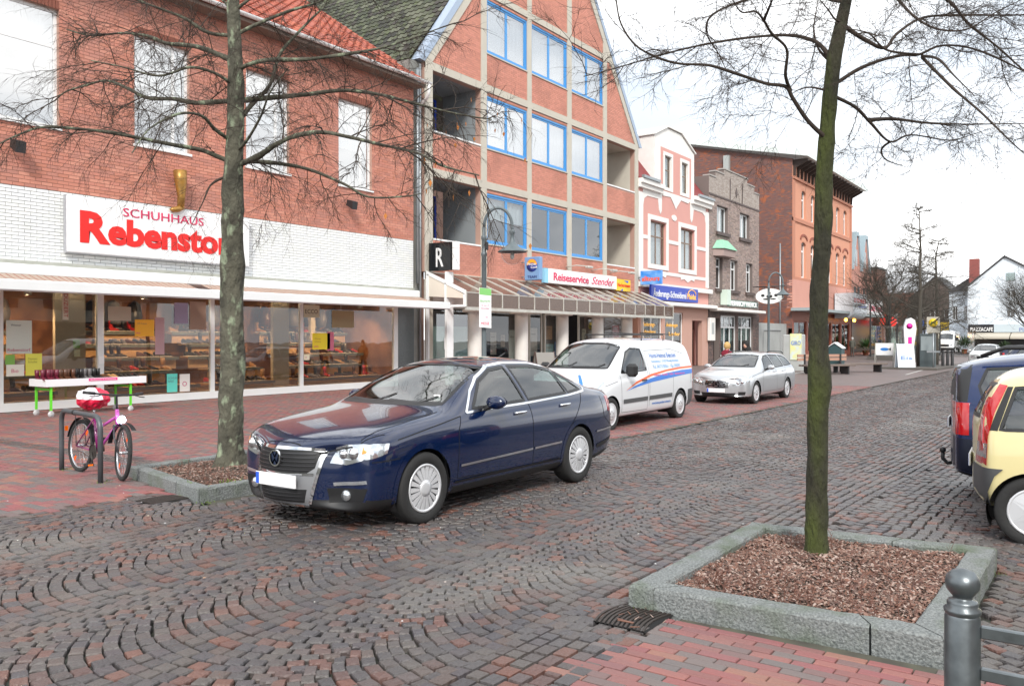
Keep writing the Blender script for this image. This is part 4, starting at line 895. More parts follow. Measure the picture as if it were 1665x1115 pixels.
s = thing('travel_flag_sign', 'sky blue projecting sign with orange lettering alltours', 'sign', (39.6, Y, 4.4))
MB().box(39.55, 39.75, Y - 1.35, Y - .2, 4.42, 5.12).build('panel', mat('sign_sky', (.02, .22, .70), .4, noise_=(2.5, .8, (.25, .5, .85))), s)
text('alltours', .34, 'lettering', mat('sign_orange', (.85, .12, .02), .4), s, (39.545, Y - .28, 4.6), 'x', width=1.0, bold=.008); MB().tube([(39.65, Y - .2, 4.8), (39.65, Y, 4.8)], .04).build('bracket', zinc, s)
# ======== grey-brown brick house ========
gpal = [(.31, .24, .21), (.27, .21, .185), (.35, .27, .24), (.23, .18, .16), (.32, .24, .22), (.28, .23, .215), (.38, .30, .26)]
greybrick = mat('grey_brown_brick', rough=.9, pal=gpal, bump=(40, .3))
gh = thing('grey_brick_house', 'narrow grey brown brick house with stepped parapet and green copper bay roof', 'house', (49.15, Y, 0))
gw = [(50.45, 52.3, 8.3, 9.95), (54.45, 56.3, 8.3, 9.95), (50.3, 51.4, 4.75, 6.7), (52.75, 54.05, 4.75, 6.7), (55.65, 56.9, 4.75, 6.7)]
gx0, gx1 = 49.15, 58.2
m = MB(); wall_front(m, gx0, gx1, 3.5, 11.6, Y, Y + .35, gw); m.box(gx0, gx0 + .35, Y + .35, Y + 9, 0, 11.6); m.box(gx1 - .35, gx1, Y + .35, Y + 9, 0, 11.6)
m.box(50.2, 57.2, Y, Y + .35, 11.6, 12.0); m.box(51.6, 55.8, Y, Y + .35, 12.0, 12.35); m.box(gx0 + .35, gx1 - .35, Y + .35, Y + 9, 9.9, 10.0); m.build('wall', mat('dark_mortar', (.16, .13, .12), .95), gh)
lay_bricks(gx0, gx1, 3.5, 10.5, Y, gw, greybrick, gh)
_pb = mat('parapet_brick', rough=.9, pal=[(.40, .35, .31), (.36, .31, .28), (.44, .39, .35), (.33, .28, .25)], bump=(40, .3))
for q in ((50.2, 57.2, 11.6, 12.0), (51.6, 55.8, 12.0, 12.35), (gx0, gx1, 10.56, 11.6)): lay_bricks(*q, Y - .003, [], _pb, gh)
dkb = mat('dark_clinker', (.07, .05, .045), .6, bump=(20, .5), noise_=(18, .5, (.12, .08, .07)))
stone = mat('grey_coping', (.34, .32, .30), .8)
m = MB(); m.box(gx0, 50.2, Y - .06, Y + .4, 11.6, 11.68); m.box(57.2, gx1, Y - .06, Y + .4, 11.6, 11.68); m.box(50.15, 51.6, Y - .06, Y + .4, 12.0, 12.08); m.box(55.8, 57.25, Y - .06, Y + .4, 12.0, 12.08); m.box(51.55, 55.85, Y - .06, Y + .4, 12.35, 12.43); m.build('coping', stone, gh)
m = MB(); m.box(gx0, gx1, Y - .05, Y - .013, 10.45, 10.56); m.box(52.6, 52.68, Y - .05, Y - .013, 10.561, 11.9); m.box(54.8, 54.88, Y - .05, Y - .013, 10.561, 11.9); m.prism([(53.55, 11.15), (53.75, 10.8), (53.95, 11.15), (53.75, 11.5)], 'y', Y - .04, Y - .013); m.build('brick_relief', dkb, gh, kind='stuff')
for i, w in enumerate(gw):
    window(gh, *w, Y, white, rec=.2, t=.09, cols=((w[0] + w[1]) / 2,) if i != 2 else (), rows=(w[3] - .55,) if i > 1 else (), glass=glass_mid, curtain=.9 if i < 2 else .3)
    MB().box(w[0] - .2, w[1] + .2, Y - .14, Y + .18, w[2] - .2, w[2] - .003).build('window_sill', dkb, gh)
m = MB(); m.prism([(49.8, Y - .002), (50.2, Y - .55), (52.2, Y - .55), (52.6, Y - .002)], 'z', 6.75, 7.2); m.build('bay_cornice', greybrick, gh)
cop = mat('green_copper', (.22, .48, .32), .6, noise_=(4, .6, (.30, .55, .40)))
m = MB(); m.add([(49.7, Y, 7.2), (50.1, Y - .65, 7.2), (52.3, Y - .65, 7.2), (52.7, Y, 7.2), (50.4, Y, 7.75), (50.7, Y - .25, 7.8), (51.7, Y - .25, 7.8), (52.0, Y, 7.75)], [(0, 1, 5, 4), (1, 2, 6, 5), (2, 3, 7, 6), (4, 5, 6, 7), (3, 2, 1, 0)]); m.build('copper_roof', cop, gh)
m = MB(); m.box(gx0 + .1, gx1 - .7, Y - .75, Y - .002, 3.32, 3.5, bev=.03); m.build('door_canopy', stucco_w, gh)
gs = [(49.9, 50.9, 0, 2.9), (51.1, 53.9, .5, 3.1), (54.2, 57.0, .5, 3.1)]
m = MB(); wall_front(m, gx0, gx1, 0, 3.32, Y + .001, Y + .35, gs); m.build('ground_floor_wall', mat('dark_mortar', (.1, .1, .1)), gh); lay_bricks(gx0, gx1, 0, 3.3, Y + .001, gs, mat('dark_brick', rough=.7, pal=[(.09, .06, .055), (.13, .09, .08), (.06, .05, .05), (.16, .10, .085)], bump=(20, .4)), gh)
for w in gs[1:]: window(gh, *w, Y, white, rec=.12, t=.09, cols=(w[0] + .93, w[0] + 1.87), rows=(2.35,), glass=glass_mid, sill=None, curtain=.2)
window(gh, *gs[0], Y, black, rec=.6, t=.1, glass=glass_mid, label='dark recessed shop door')
s = thing('shop_lettering', 'white block lettering HEINRICH WENCK on a green strip over the grey brick shop', 'sign', (52.2, Y - .1, 3.7))
MB().box(52.1, 57.7, Y - .09, Y - .03, 3.72, 4.12).build('strip', mat('dark_green_strip', (.02, .14, .10), .5), s)
text('HEINRICH WENCK', .44, 'lettering', white, s, (52.3, Y - .12, 3.76), 'y', width=5.2, bold=.012, ext=.03)
MB().box(50.95, 51.55, Y - .5, Y - .05, 3.75, 4.7).build('side_box', mat('pale_green_box', (.55, .66, .58), .4), s)
s = thing('oval_sign', 'white oval hanging sign with dark figures on a wrought iron arm', 'sign', (57.9, Y, 4.7))
ov = MB(); N_ = 28; cxo, cyo, czo = 57.0, Y - 1.15, 4.5
ov.add([(cxo - .03, cyo + .95 * math.cos(2 * math.pi * k / N_), czo + .52 * math.sin(2 * math.pi * k / N_)) for k in range(N_)] + [(cxo + .03, cyo + .95 * math.cos(2 * math.pi * k / N_), czo + .52 * math.sin(2 * math.pi * k / N_)) for k in range(N_)], [tuple(range(N_))[::-1], tuple(range(N_, 2 * N_))] + [(k, (k + 1) % N_, N_ + (k + 1) % N_, N_ + k) for k in range(N_)])
ov.build('panel', sign_m, s)
m = MB()
for (dy, dz, ry, rz_) in ((.0, -.02, .22, .13), (.45, .05, .13, .10), (-.45, .05, .13, .10), (.2, -.2, .25, .06), (-.25, -.2, .22, .05), (0, .2, .1, .1)): m.add([(cxo - .035, cyo + dy + ry * math.cos(k * .785), czo + dz + rz_ * math.sin(k * .785)) for k in range(8)], [tuple(range(8))[::-1]])
m.build('figures', mat('ink_dark', (.02, .02, .02), .6), s); MB().tube([(57, Y, 5.15), (57, Y - 2.2, 5.15)], .03).tube([(57, Y - .8, 5.15), (57, Y - .8, 4.95)], .015).tube([(57, Y - 1.5, 5.15), (57, Y - 1.5, 4.95)], .015).build('iron_arm', black, s)
s = thing('wall_cabinet', 'small pale showcase cabinet fixed beside the grey brick shop door', 'cabinet', (49.3, Y, 1.3)); MB().box(48.9, 49.7, Y - .22, Y - .02, 1.5, 2.9, bev=.02).build('body', stucco_w, s); MB().box(49.1, 49.5, Y - .225, Y - .221, 1.9, 2.6).build('notice', mat('notice_grey', (.4, .42, .42), .6), s)
# yard wall between the houses
yw = thing('yard_wall', 'grey rendered yard wall with gate filling the gap beside the grey brick house', 'wall', (58.2, Y, 0))
MB().box(58.2, 65.7, Y + .4, Y + .6, 0, 2.75).build('wall', mat('pale_render', (.36, .37, .36), .9, noise_=(1, .7, (.28, .29, .28))), yw)
m = MB(); bars(m, 60.2, 64.2, .02, 2.3, Y + .33, Y + .4, .08); m.build('gate_frame', mat('gate_grey', (.30, .31, .31), .6), yw)
# ======== large red brick house ========
bh_ = thing('large_brick_house', 'large three storey red brick house with bare mottled side wall and deep bracketed eaves', 'building', (65.8, Y, 0))
bx0, bx1 = 65.8, 84.0
salm = mat('salmon_brick', (.60, .28, .18), .85, noise_=(3, .35, (.53, .24, .16)), bump=(16, .5), stretch=(1, 1, 4))
bw = []
for i in range(6):
    xc = 68.8 + i * 2.6
    bw.append((xc - .62, xc + .62, 11.15, 13.45)); bw.append((xc - .66, xc + .66, 6.45, 9.35))
m = MB(); wall_front(m, bx0 + .002, bx1, 6.2, 15.0, Y, Y + .4, bw)
m.build('front_wall', salm, bh_)
arch = MB()
for a, b, c, d in bw:
    xc = (a + b) / 2; w = (b - a) / 2; n = 8
    pts = [(a, d), (a, d - .32)] + [(xc - w * math.cos(math.pi * k / n), d - .32 + .28 * math.sin(math.pi * k / n)) for k in range(1, n)] + [(b, d - .32), (b, d)]
    arch.prism(pts[::-1], 'y', Y + .01, Y + .12)
arch.build('arch_infill', salm, bh_, kind='stuff')
hood = MB(); hd = mat('dark_brick_hood', (.26, .08, .05), .8)
for a, b, c, d in bw:
    xc = (a + b) / 2; r0 = (b - a) / 2 + .08
    if d < 10:
        pts = [(xc - (r0 + .25) * math.cos(math.pi * k / 10), d + .15 + .45 * math.sin(math.pi * k / 10)) for k in range(11)] + [(xc + (r0 + .05) * math.cos(math.pi * k / 10), d + .1 + .32 * math.sin(math.pi * k / 10)) for k in range(11)]
        hood.prism(pts, 'y', Y - .06, Y - .001)
    else:
        for q in (-.5, -.1, .3): hood.box(xc + q, xc + q + .18, Y - .06, Y - .001, d + .5, d + .75)
hood.build('brick_hood', hd, bh_, kind='stuff')
for w in bw: window(bh_, *w, Y, white, rec=.2, t=.13, cols=((w[0] + w[1]) / 2,), rows=(w[3] - .75,), glass=glass_mid, curtain=.6)
m = MB(); m.box(bx0 - .02, bx1 + .05, Y - .10, Y - .001, 10.72, 11.0); m.box(bx0 - .02, bx1 + .05, Y - .15, Y - .001, 13.95, 14.15); m.box(bx0 - .02, bx1 + .05, Y - .06, Y - .001, 6.2, 6.42); m.box(bx0 - .02, bx0 + .5, Y - .08, Y - .001, 6.43, 13.9); m.box(bx1 - .5, bx1 + .02, Y - .08, Y - .001, 6.43, 13.9); m.build('brick_bands', mat('salmon_band', (.46, .20, .13), .85, bump=(16, .4)), bh_)
m = MB(); m.box(bx0 - .015, bx1 + .01, Y - .08, Y + .4, 4.0, 6.2); m.build('smooth_panel', mat('salmon_render', (.56, .28, .22), .8, noise_=(.8, .5, (.50, .25, .2))), bh_)
eav = mat('dark_eaves_wood', (.05, .035, .03), .8)
for i in range(19):
    x = bx0 + .25 + i * .98
    MB().prism([(Y, 14.2), (Y - .15, 14.2), (Y - .2, 14.8), (Y - 1.1, 15.25), (Y - 1.1, 15.42), (Y, 15.42)], 'x', x - .07, x + .07).build('eaves_bracket', eav, bh_)
    MB().box(x + .25, x + .6, Y - .04, Y - .001, 14.3, 15.1).build('frieze_block', salm, bh_)
m = MB(); m.prism([(Y - 1.3, 15.45), (Y + 4, 16.6), (Y + 16, 19.4), (Y + 16, 19.8), (Y - 1.3, 15.85)], 'x', bx0 - .5, bx1 + .9); m.build('roof', mat('roof_edge_green_white', (.62, .68, .66), .5), bh_)
# side wall: mottled dark brick, real bricks in courses
sidem = mat('mottled_side_brick', rough=.95, pal=[(.30, .11, .07), (.20, .10, .085), (.16, .09, .085), (.24, .11, .09), (.36, .12, .06), (.19, .12, .11), (.22, .10, .08)], stain=(1.1, (.38, .12, .055), .58, .68), noise_=(1.8, .7, (.15, .095, .09)), bump=(9, .9))
m = MB(); m.prism([(Y + .001, 0), (Y + .001, 15.5), (Y + 4, 16.5), (Y + 14, 18.8), (Y + 14, 0)], 'x', bx0, bx0 + .4); m.build('side_wall', mat('dark_mortar2', (.14, .10, .09), .95), bh_)
mb = MB(); r_ = random.Random(4); z = 2.4; k = 0
while z < 18.8:
    y_ = Y + .002 - (k % 2) * .13
    while y_ < Y + 12.5:
        a = max(y_, Y + .002); b = y_ + .24
        if z + .07 < 15.5 + (a - Y) * .23 and not (z < 9.8 and y_ > Y + 5):
            p = .02 + r_.uniform(-.012, .014); X_ = bx0 - p
            mb.add([(X_, b, z), (X_, a, z), (X_, a, z + .07), (X_, b, z + .07), (bx0, b, z), (bx0, a, z), (bx0, a, z + .07), (bx0, b, z + .07)], [(0, 1, 2, 3), (3, 2, 6, 7), (1, 5, 6, 2), (0, 4, 5, 1), (0, 3, 7, 4)])
        y_ += .255
    z += .083; k += 1
mb.build('side_bricks', sidem, bh_, kind='stuff')
MB().box(bx0 - .4, bx0 - .03, Y + 4.95, Y + 5.4, 9.5, 16.3).build('flue', mat('grey_flue', (.35, .37, .36), .8), bh_)
MB().tube([(bx0 - .08, Y + .9, 9.0), (bx0 - .08, Y + .9, .2)], .06).build('downpipe', zinc, bh_)
# ground floor shops
redwood = mat('red_brown_shop_frame', (.26, .07, .04), .5)
sf = [(66.3, 69.6, .5, 3.0), (70.1, 73.4, .5, 3.0), (74, 77, .1, 3.0), (77.4, 80.2, .4, 3.0), (80.6, 83.4, .4, 3.0)]
m = MB(); wall_front(m, bx0, bx1, 0, 3.999, Y, Y + .3, sf); m.build('shop_wall', redwood, bh_)
for w in sf: window(bh_, *w, Y, redwood, rec=.08, t=.12, glass=glass_lo, room=2.2, cols=((w[0] + w[1]) / 2,))
m = MB(); m.box(bx0 - .6, bx1 - 6, Y - 1.5, Y - .081, 3.75, 3.97); m.box(78, 90, Y - 1.7, Y - .081, 3.66, 3.85); m.build('shop_canopy', mat('canopy_grey', (.32, .37, .38), .5), bh_)
s = thing('pharmacy_sign', 'pale rounded sign board with red and blue print hanging from the brick house canopy', 'sign', (79, Y - 1.2, 3.4))
ps = MB(); prof = [(Y - 1.75, 5.6), (Y - 1.75, 4.0)] + [(Y - 1.75 + .6 - .6 * math.cos(math.pi / 2 * k / 6), 4.0 - .6 * math.sin(math.pi / 2 * k / 6)) for k in range(1, 7)] + [(Y - .2, 3.4), (Y - .2, 5.6)]
ps.prism(prof, 'x', 77.4, 82.6); ps.build('board', mat('sign_pale_grey', (.62, .66, .70), .4), s); text('OTTO MAACK', .62, 'lettering', sred, s, (77.7, Y - 1.76, 4.75), 'y', width=4.4); MB().box(79.3, 82.3, Y - 1.765, Y - 1.752, 4.4, 4.5).build('blue_line', mat('print_blue', (.02, .10, .55)), s)
s = thing('white_shop_sign', 'white shop sign with pink lettering beyond the rounded sign', 'sign', (86, Y - 1.5, 4)); MB().box(83.2, 89.5, Y - 1.7, Y - 1.5, 3.9, 5.3).build('panel', sign_m, s); text('Lotto Presse', .9, 'lettering', pk, s, (83.7, Y - 1.71, 4.2), 'y', width=5.4, bold=.02)
for x in (78.0, 81.0):
    s = thing('canopy_lamp', 'small glowing amber lamp under the canopy ' + ('left of the pair' if x < 79 else 'right of the pair'), 'lamp', (x, Y - 1.0, 3.2)); MB().ball((x, Y - 1.0, 3.25), .14, 6).build('glass_ball', mat('amber_glow', (1, .5, .1), emit=((1, .45, .05), 6)), s)
# ======== beyond: row with twin gables ========
def faceX(parent, x, y0, y1, z0, z1, wins, m, fm=white, dep=10, gable=None, roofm=None, glass=glass_mid):
    """simple house whose front looks down the street towards -x"""
    b = MB()
    for a, c, d, e in split(y0, y1, z0, z1, [(w[0], w[1], w[2], w[3]) for w in wins]): b.box(x, x + .3, a, c, d, e)
    b.box(x + .3, x + dep, y0, y0 + .25, z0, z1); b.box(x + .3, x + dep, y1 - .25, y1, z0, z1); b.box(x + dep, x + dep + .2, y0, y1, z0, z1)
    if gable: b.prism([(y0, z1), (gable[0], gable[1]), (y1, z1)], 'x', x, x + .3)
    b.build('wall', m, parent)
    for w in wins:
        f = MB(); X0 = x + .12; f.box(X0, X0 + .06, w[0], w[0] + .08, w[2], w[3]); f.box(X0, X0 + .06, w[1] - .08, w[1], w[2], w[3]); f.box(X0, X0 + .06, w[0] + .08, w[1] - .08, w[2], w[2] + .08); f.box(X0, X0 + .06, w[0] + .08, w[1] - .08, w[3] - .08, w[3]); f.box(X0 + .005, X0 + .055, (w[0] + w[1]) / 2 - .04, (w[0] + w[1]) / 2 + .04, w[2] + .08, w[3] - .08)
        f = f.build('window', fm, parent); g_ = MB(); g_.quad((X0 + .03, w[1] - .08, w[2] + .08), (X0 + .03, w[0] + .08, w[2] + .08), (X0 + .03, w[0] + .08, w[3] - .08), (X0 + .03, w[1] - .08, w[3] - .08)); g_.build('pane', glass, f)
        MB().quad((x + .29, w[1], w[2]), (x + .29, w[0], w[2]), (x + .29, w[0], w[3]), (x + .29, w[1], w[3])).build('room_lining', room_m, f)
    if gable and roofm:
        r = MB(); gy, gz = gable
        for (ya, yb) in ((y0 - .3, gy), (y1 + .3, gy)):
            sl = (gz - z1) / abs((y0 if ya < gy else y1) - gy); r.add([(x - .25, ya, z1 - .3 * sl + .05), (x + dep + .3, ya, z1 - .3 * sl + .05), (x + dep + .3, gy, gz + .05), (x - .25, gy, gz + .05), (x - .25, ya, z1 - .3 * sl + .25), (x + dep + .3, ya, z1 - .3 * sl + .25), (x + dep + .3, gy, gz + .25), (x - .25, gy, gz + .25)], [(0, 1, 2, 3), (7, 6, 5, 4), (0, 4, 5, 1), (3, 2, 6, 7), (0, 3, 7, 4), (1, 5, 6, 2)])
        r.build('roof', roofm, parent)
slate = mat('dark_slate', (.045, .045, .05), .7, bump=(8, .5), noise_=(2, .6, (.08, .08, .08)))
tg = thing('twin_gable_house', 'brick house with two steep grey edged gables past the large brick house', 'house', (84.2, Y, 0))
m = MB(); m.box(84.2, 93.2, Y, Y + 10, 0, 8.2)
for x in (84.4, 88.0): m.prism([(x, 8.2), (x + 3.4, 8.2), (x + 2.1, 11.6), (x + 1.3, 11.6)], 'y', Y, Y + .4)
m.build('wall', mat('pinkish_brick', (.46, .22, .17), .85, bump=(10, .4), noise_=(3, .5, (.38, .17, .13))), tg)
for x in (84.4, 88.0):
    MB().prism([(x - .15, 8.2), (x + 1.15, 11.9), (x + 2.25, 11.9), (x + 3.55, 8.2), (x + 3.2, 8.2), (x + 2.1, 11.5), (x + 1.3, 11.5), (x + .2, 8.2)], 'y', Y - .15, Y + 6).build('gable_edge', mat('blue_grey_sheet', (.28, .36, .40), .5), tg)
    for (wa, wz) in ((x + 1.2, 8.6), (x + .7, 5.0), (x + 2.1, 5.0)): MB().box(wa, wa + .8, Y - .02, Y + .01, wz, wz + 1.6).build('window', mat('dark_pane', (.06, .07, .08), .1), tg)
m = MB(); m.box(84.2, 93.2, Y - .03, Y + .0, .3, 3.4); m.build('shop_front', mat('dark_shopfront', (.05, .04, .04), .3), tg)
sb_ = thing('brick_tower_house', 'plain dark red brick wall block behind the twin gables', 'house', (93.4, Y, 0)); MB().box(93.4, 97.2, Y - .4, Y + 9, 0, 8.8).build('wall', mat('plain_dark_brick', (.20, .09, .07), .9, bump=(9, .5), noise_=(4, .5, (.26, .12, .09))), sb_); MB().box(93.3, 97.3, Y - .5, Y + 9.1, 8.8, 9.0).build('coping', slate, sb_)
for k, (x, z, lb) in enumerate(((92.5, 3.6, 'round red lantern hanging at the left of the pair'), (96.5, 3.4, 'round red lantern hanging at the right of the pair'))):
    s = thing('red_lantern', lb, 'lantern', (x, Y - 1.1, z)); MB().ball((x, Y - 1.1, z), .55, 8).build('globe', mat('lantern_red', (.7, .02, .02), .5, emit=((1, .03, .02), .6)), s); MB().tube([(x, Y - 1.1, z + .5), (x, Y - .3, z + .8)], .04).build('arm', black, s)
brick_br = mat('far_brown_brick', (.17, .085, .06), .9, noise_=(2, .5, (.22, .11, .08)), bump=(4, .4))
fb = thing('low_brick_house', 'low brown brick house with red hipped roof across the square behind trees', 'house', (140, 27, 0))
faceX(fb, 140, 22.6, 32, 0, 6.6, [(24, 25.2, 3.8, 5.4), (26.5, 27.7, 3.8, 5.4), (29, 30.2, 3.8, 5.4), (24, 28, .4, 2.6)], brick_br); MB().add([(139.5, 22.2, 6.6), (139.5, 32.4, 6.6), (144, 30, 8.7), (144, 24.5, 8.7), (150.5, 22.2, 6.6), (150.5, 32.4, 6.6)], [(0, 3, 2, 1), (1, 2, 5), (0, 4, 3), (3, 4, 5, 2)]).build('roof', mat('far_red_tile', (.25, .08, .05), .85), fb); MB().box(142, 143.2, 28.6, 29.8, 8, 10).build('chimney', brick_br, fb)
dg_ = thing('dark_gable_house', 'dark brown gabled house with yellow shop band behind the two square trees', 'house', (135, 20, 0))
faceX(dg_, 135, 17.3, 23.8, 0, 7.4, [(18.2, 19.4, 4.3, 5.7), (20.0, 21.2, 4.3, 5.7), (22, 23, 4.3, 5.7)], mat('far_dark_brick', (.10, .075, .065), .9, bump=(4, .4)), gable=(20.5, 10.4), roofm=slate)
MB().box(134.7, 135, 17.4, 24.4, 2.7, 3.9).build('sign_band', mat('band_yellow', (.80, .52, .02), .5), dg_); text('LM Fotoladen', .8, 'lettering', mat('ink_dark'), dg_, (134.65, 20.6, 2.95), 'x', width=3.6)
MB().quad((134.95, 23.5, .2), (134.95, 17.5, .2), (134.95, 17.5, 2.6), (134.95, 23.5, 2.6)).build('shop_window', mat('far_shop_dark', (.04, .04, .045), .3), dg_)
wh2 = thing('low_white_house', 'white two storey house between the dark gable and the big white gable', 'house', (124, 16, 0)); whitew = mat('far_white_wall', (.66, .72, .78), .8, noise_=(.6, .3, (.60, .66, .72)))
faceX(wh2, 124, 13.4, 17.2, 0, 7.7, [(16.2, 16.8, 4.0, 5.8), (14.3, 14.8, 4.0, 5.8), (15.1, 15.5, 4.0, 5.8)], whitew); m = MB(); m.prism([(17.4, 7.7), (14.6, 9.6), (13.2, 9.6), (13.2, 7.7)][::-1], 'x', 123.6, 136); m.build('roof', slate, wh2); MB().box(121.5, 122.6, 13.5, 14.6, 8, 11.7).build('chimney', mat('chimney_red', (.24, .07, .06), .8), wh2)
wg = thing('white_gable_house', 'large white gabled house with dark roof and a cafe awning at street level', 'house', (112, 10, 0))
faceX(wg, 112, 4.5, 13.6, 2.3, 7.6, [(8.8, 9.66, 6.15, 7.1), (6.9, 7.9, 6.0, 7.1), (8.8, 9.66, 4.05, 4.95), (6.9, 7.9, 4.0, 5.0)], whitew, gable=(9.85, 10.9), roofm=slate, fm=whitew)
MB().box(111.9, 111.98, 8.8, 9.66, 8.2, 9.1).build('gable_window', mat('grey_green_pane', (.25, .32, .32), .15), wg)
MB().box(114, 115.2, 6.3, 7.4, 8.6, 11.4).build('chimney', mat('chimney_red'), wg)
MB().box(112.8, 120, 4.5, 13.6, 0, 2.3).build('cafe_front', mat('far_shop_dark'), wg); MB().box(112, 112.8, 12.9, 13.6, 0, 2.3).build('pier', whitew, wg)
MB().box(111.8, 112, 10.9, 13.5, 2.32, 3.22).build('cafe_board', mat('board_black', (.015, .015, .02), .4), wg); text('PIAZZACAFE', .62, 'lettering', white, wg, (111.78, 13.3, 2.45), 'x', width=2.3, bold=.01); MB().box(111.8, 112, 7.2, 10.88, 2.32, 3.22).build('grey_band', mat('band_grey', (.45, .52, .56), .6), wg); text('PIA', .6, 'lettering', mat('ink_blue', (.15, .2, .4)), wg, (111.78, 8.4, 2.4), 'x', width=.9)
for a, b in ((9.2, 12.7), (5.6, 9.1)): MB().prism([(112, 2.28), (109.9, 1.78), (109.9, 1.55), (112, 2.1)], 'y', a, b).build('cafe_awning', mat('cafe_beige', (.46, .42, .35), .8), wg)
for i, y_ in enumerate((13.3, 12.2)):
    s = thing('wall_lantern', 'small orange glowing lantern at the cafe corner ' + ('left' if i == 0 else 'right'), 'lantern', (111.5, y_, 1.9)); MB().ball((111.5, y_, 1.9), .13, 5).build('globe', mat('amber_glow'), s)
# row across the street, behind the photographer: fills the shop window reflections
for i, (a, b, h_, c) in enumerate(((-22, -10, 8.5, (.52, .50, .46)), (-9.6, 3, 7.5, (.40, .17, .12)), (3.4, 14, 8.5, (.60, .60, .57)), (14.4, 26, 7.0, (.35, .17, .13)), (26.5, 40, 8.0, (.5, .47, .4)))):
    t = thing('opposite_house', ['pale', 'red brick', 'white', 'dark brick', 'cream'][i] + ' gabled house across the street behind the photographer', 'house', (a, -24, 0))
    m = MB(); m.box(a, b, -34, -24, 0, h_); m.prism([(a, h_), (b, h_), ((a + b) / 2, h_ + 4.2)], 'y', -34, -24); m.build('wall', mat('opp_wall_%d' % i, c, .85, noise_=(2, .3, tuple(v * .8 for v in c))), t)
    m = MB()
    for s_ in (-1, 1):
        e = a - .3 if s_ < 0 else b + .3; xm_ = (a + b) / 2; m.add([(e, -34.3, h_ - .2), (e, -23.6, h_ - .2), (xm_, -23.6, h_ + 4.35), (xm_, -34.3, h_ + 4.35)], [(0, 1, 2, 3)])
    m.build('roof', slate, t)
    for x in range(int(a) + 2, int(b) - 1, 3):
        for z in (3.8, 6.2) if h_ > 7.4 else (3.8,):
            MB().box(x, x + 1.2, -24.02, -23.97, z, z + 1.4).build('window', mat('opp_pane', (.04, .05, .06), .05, spec=1), t)
    MB().box(a + .4, b - .4, -24.03, -23.96, .4, 2.9).build('shop_window', mat('opp_pane'), t)
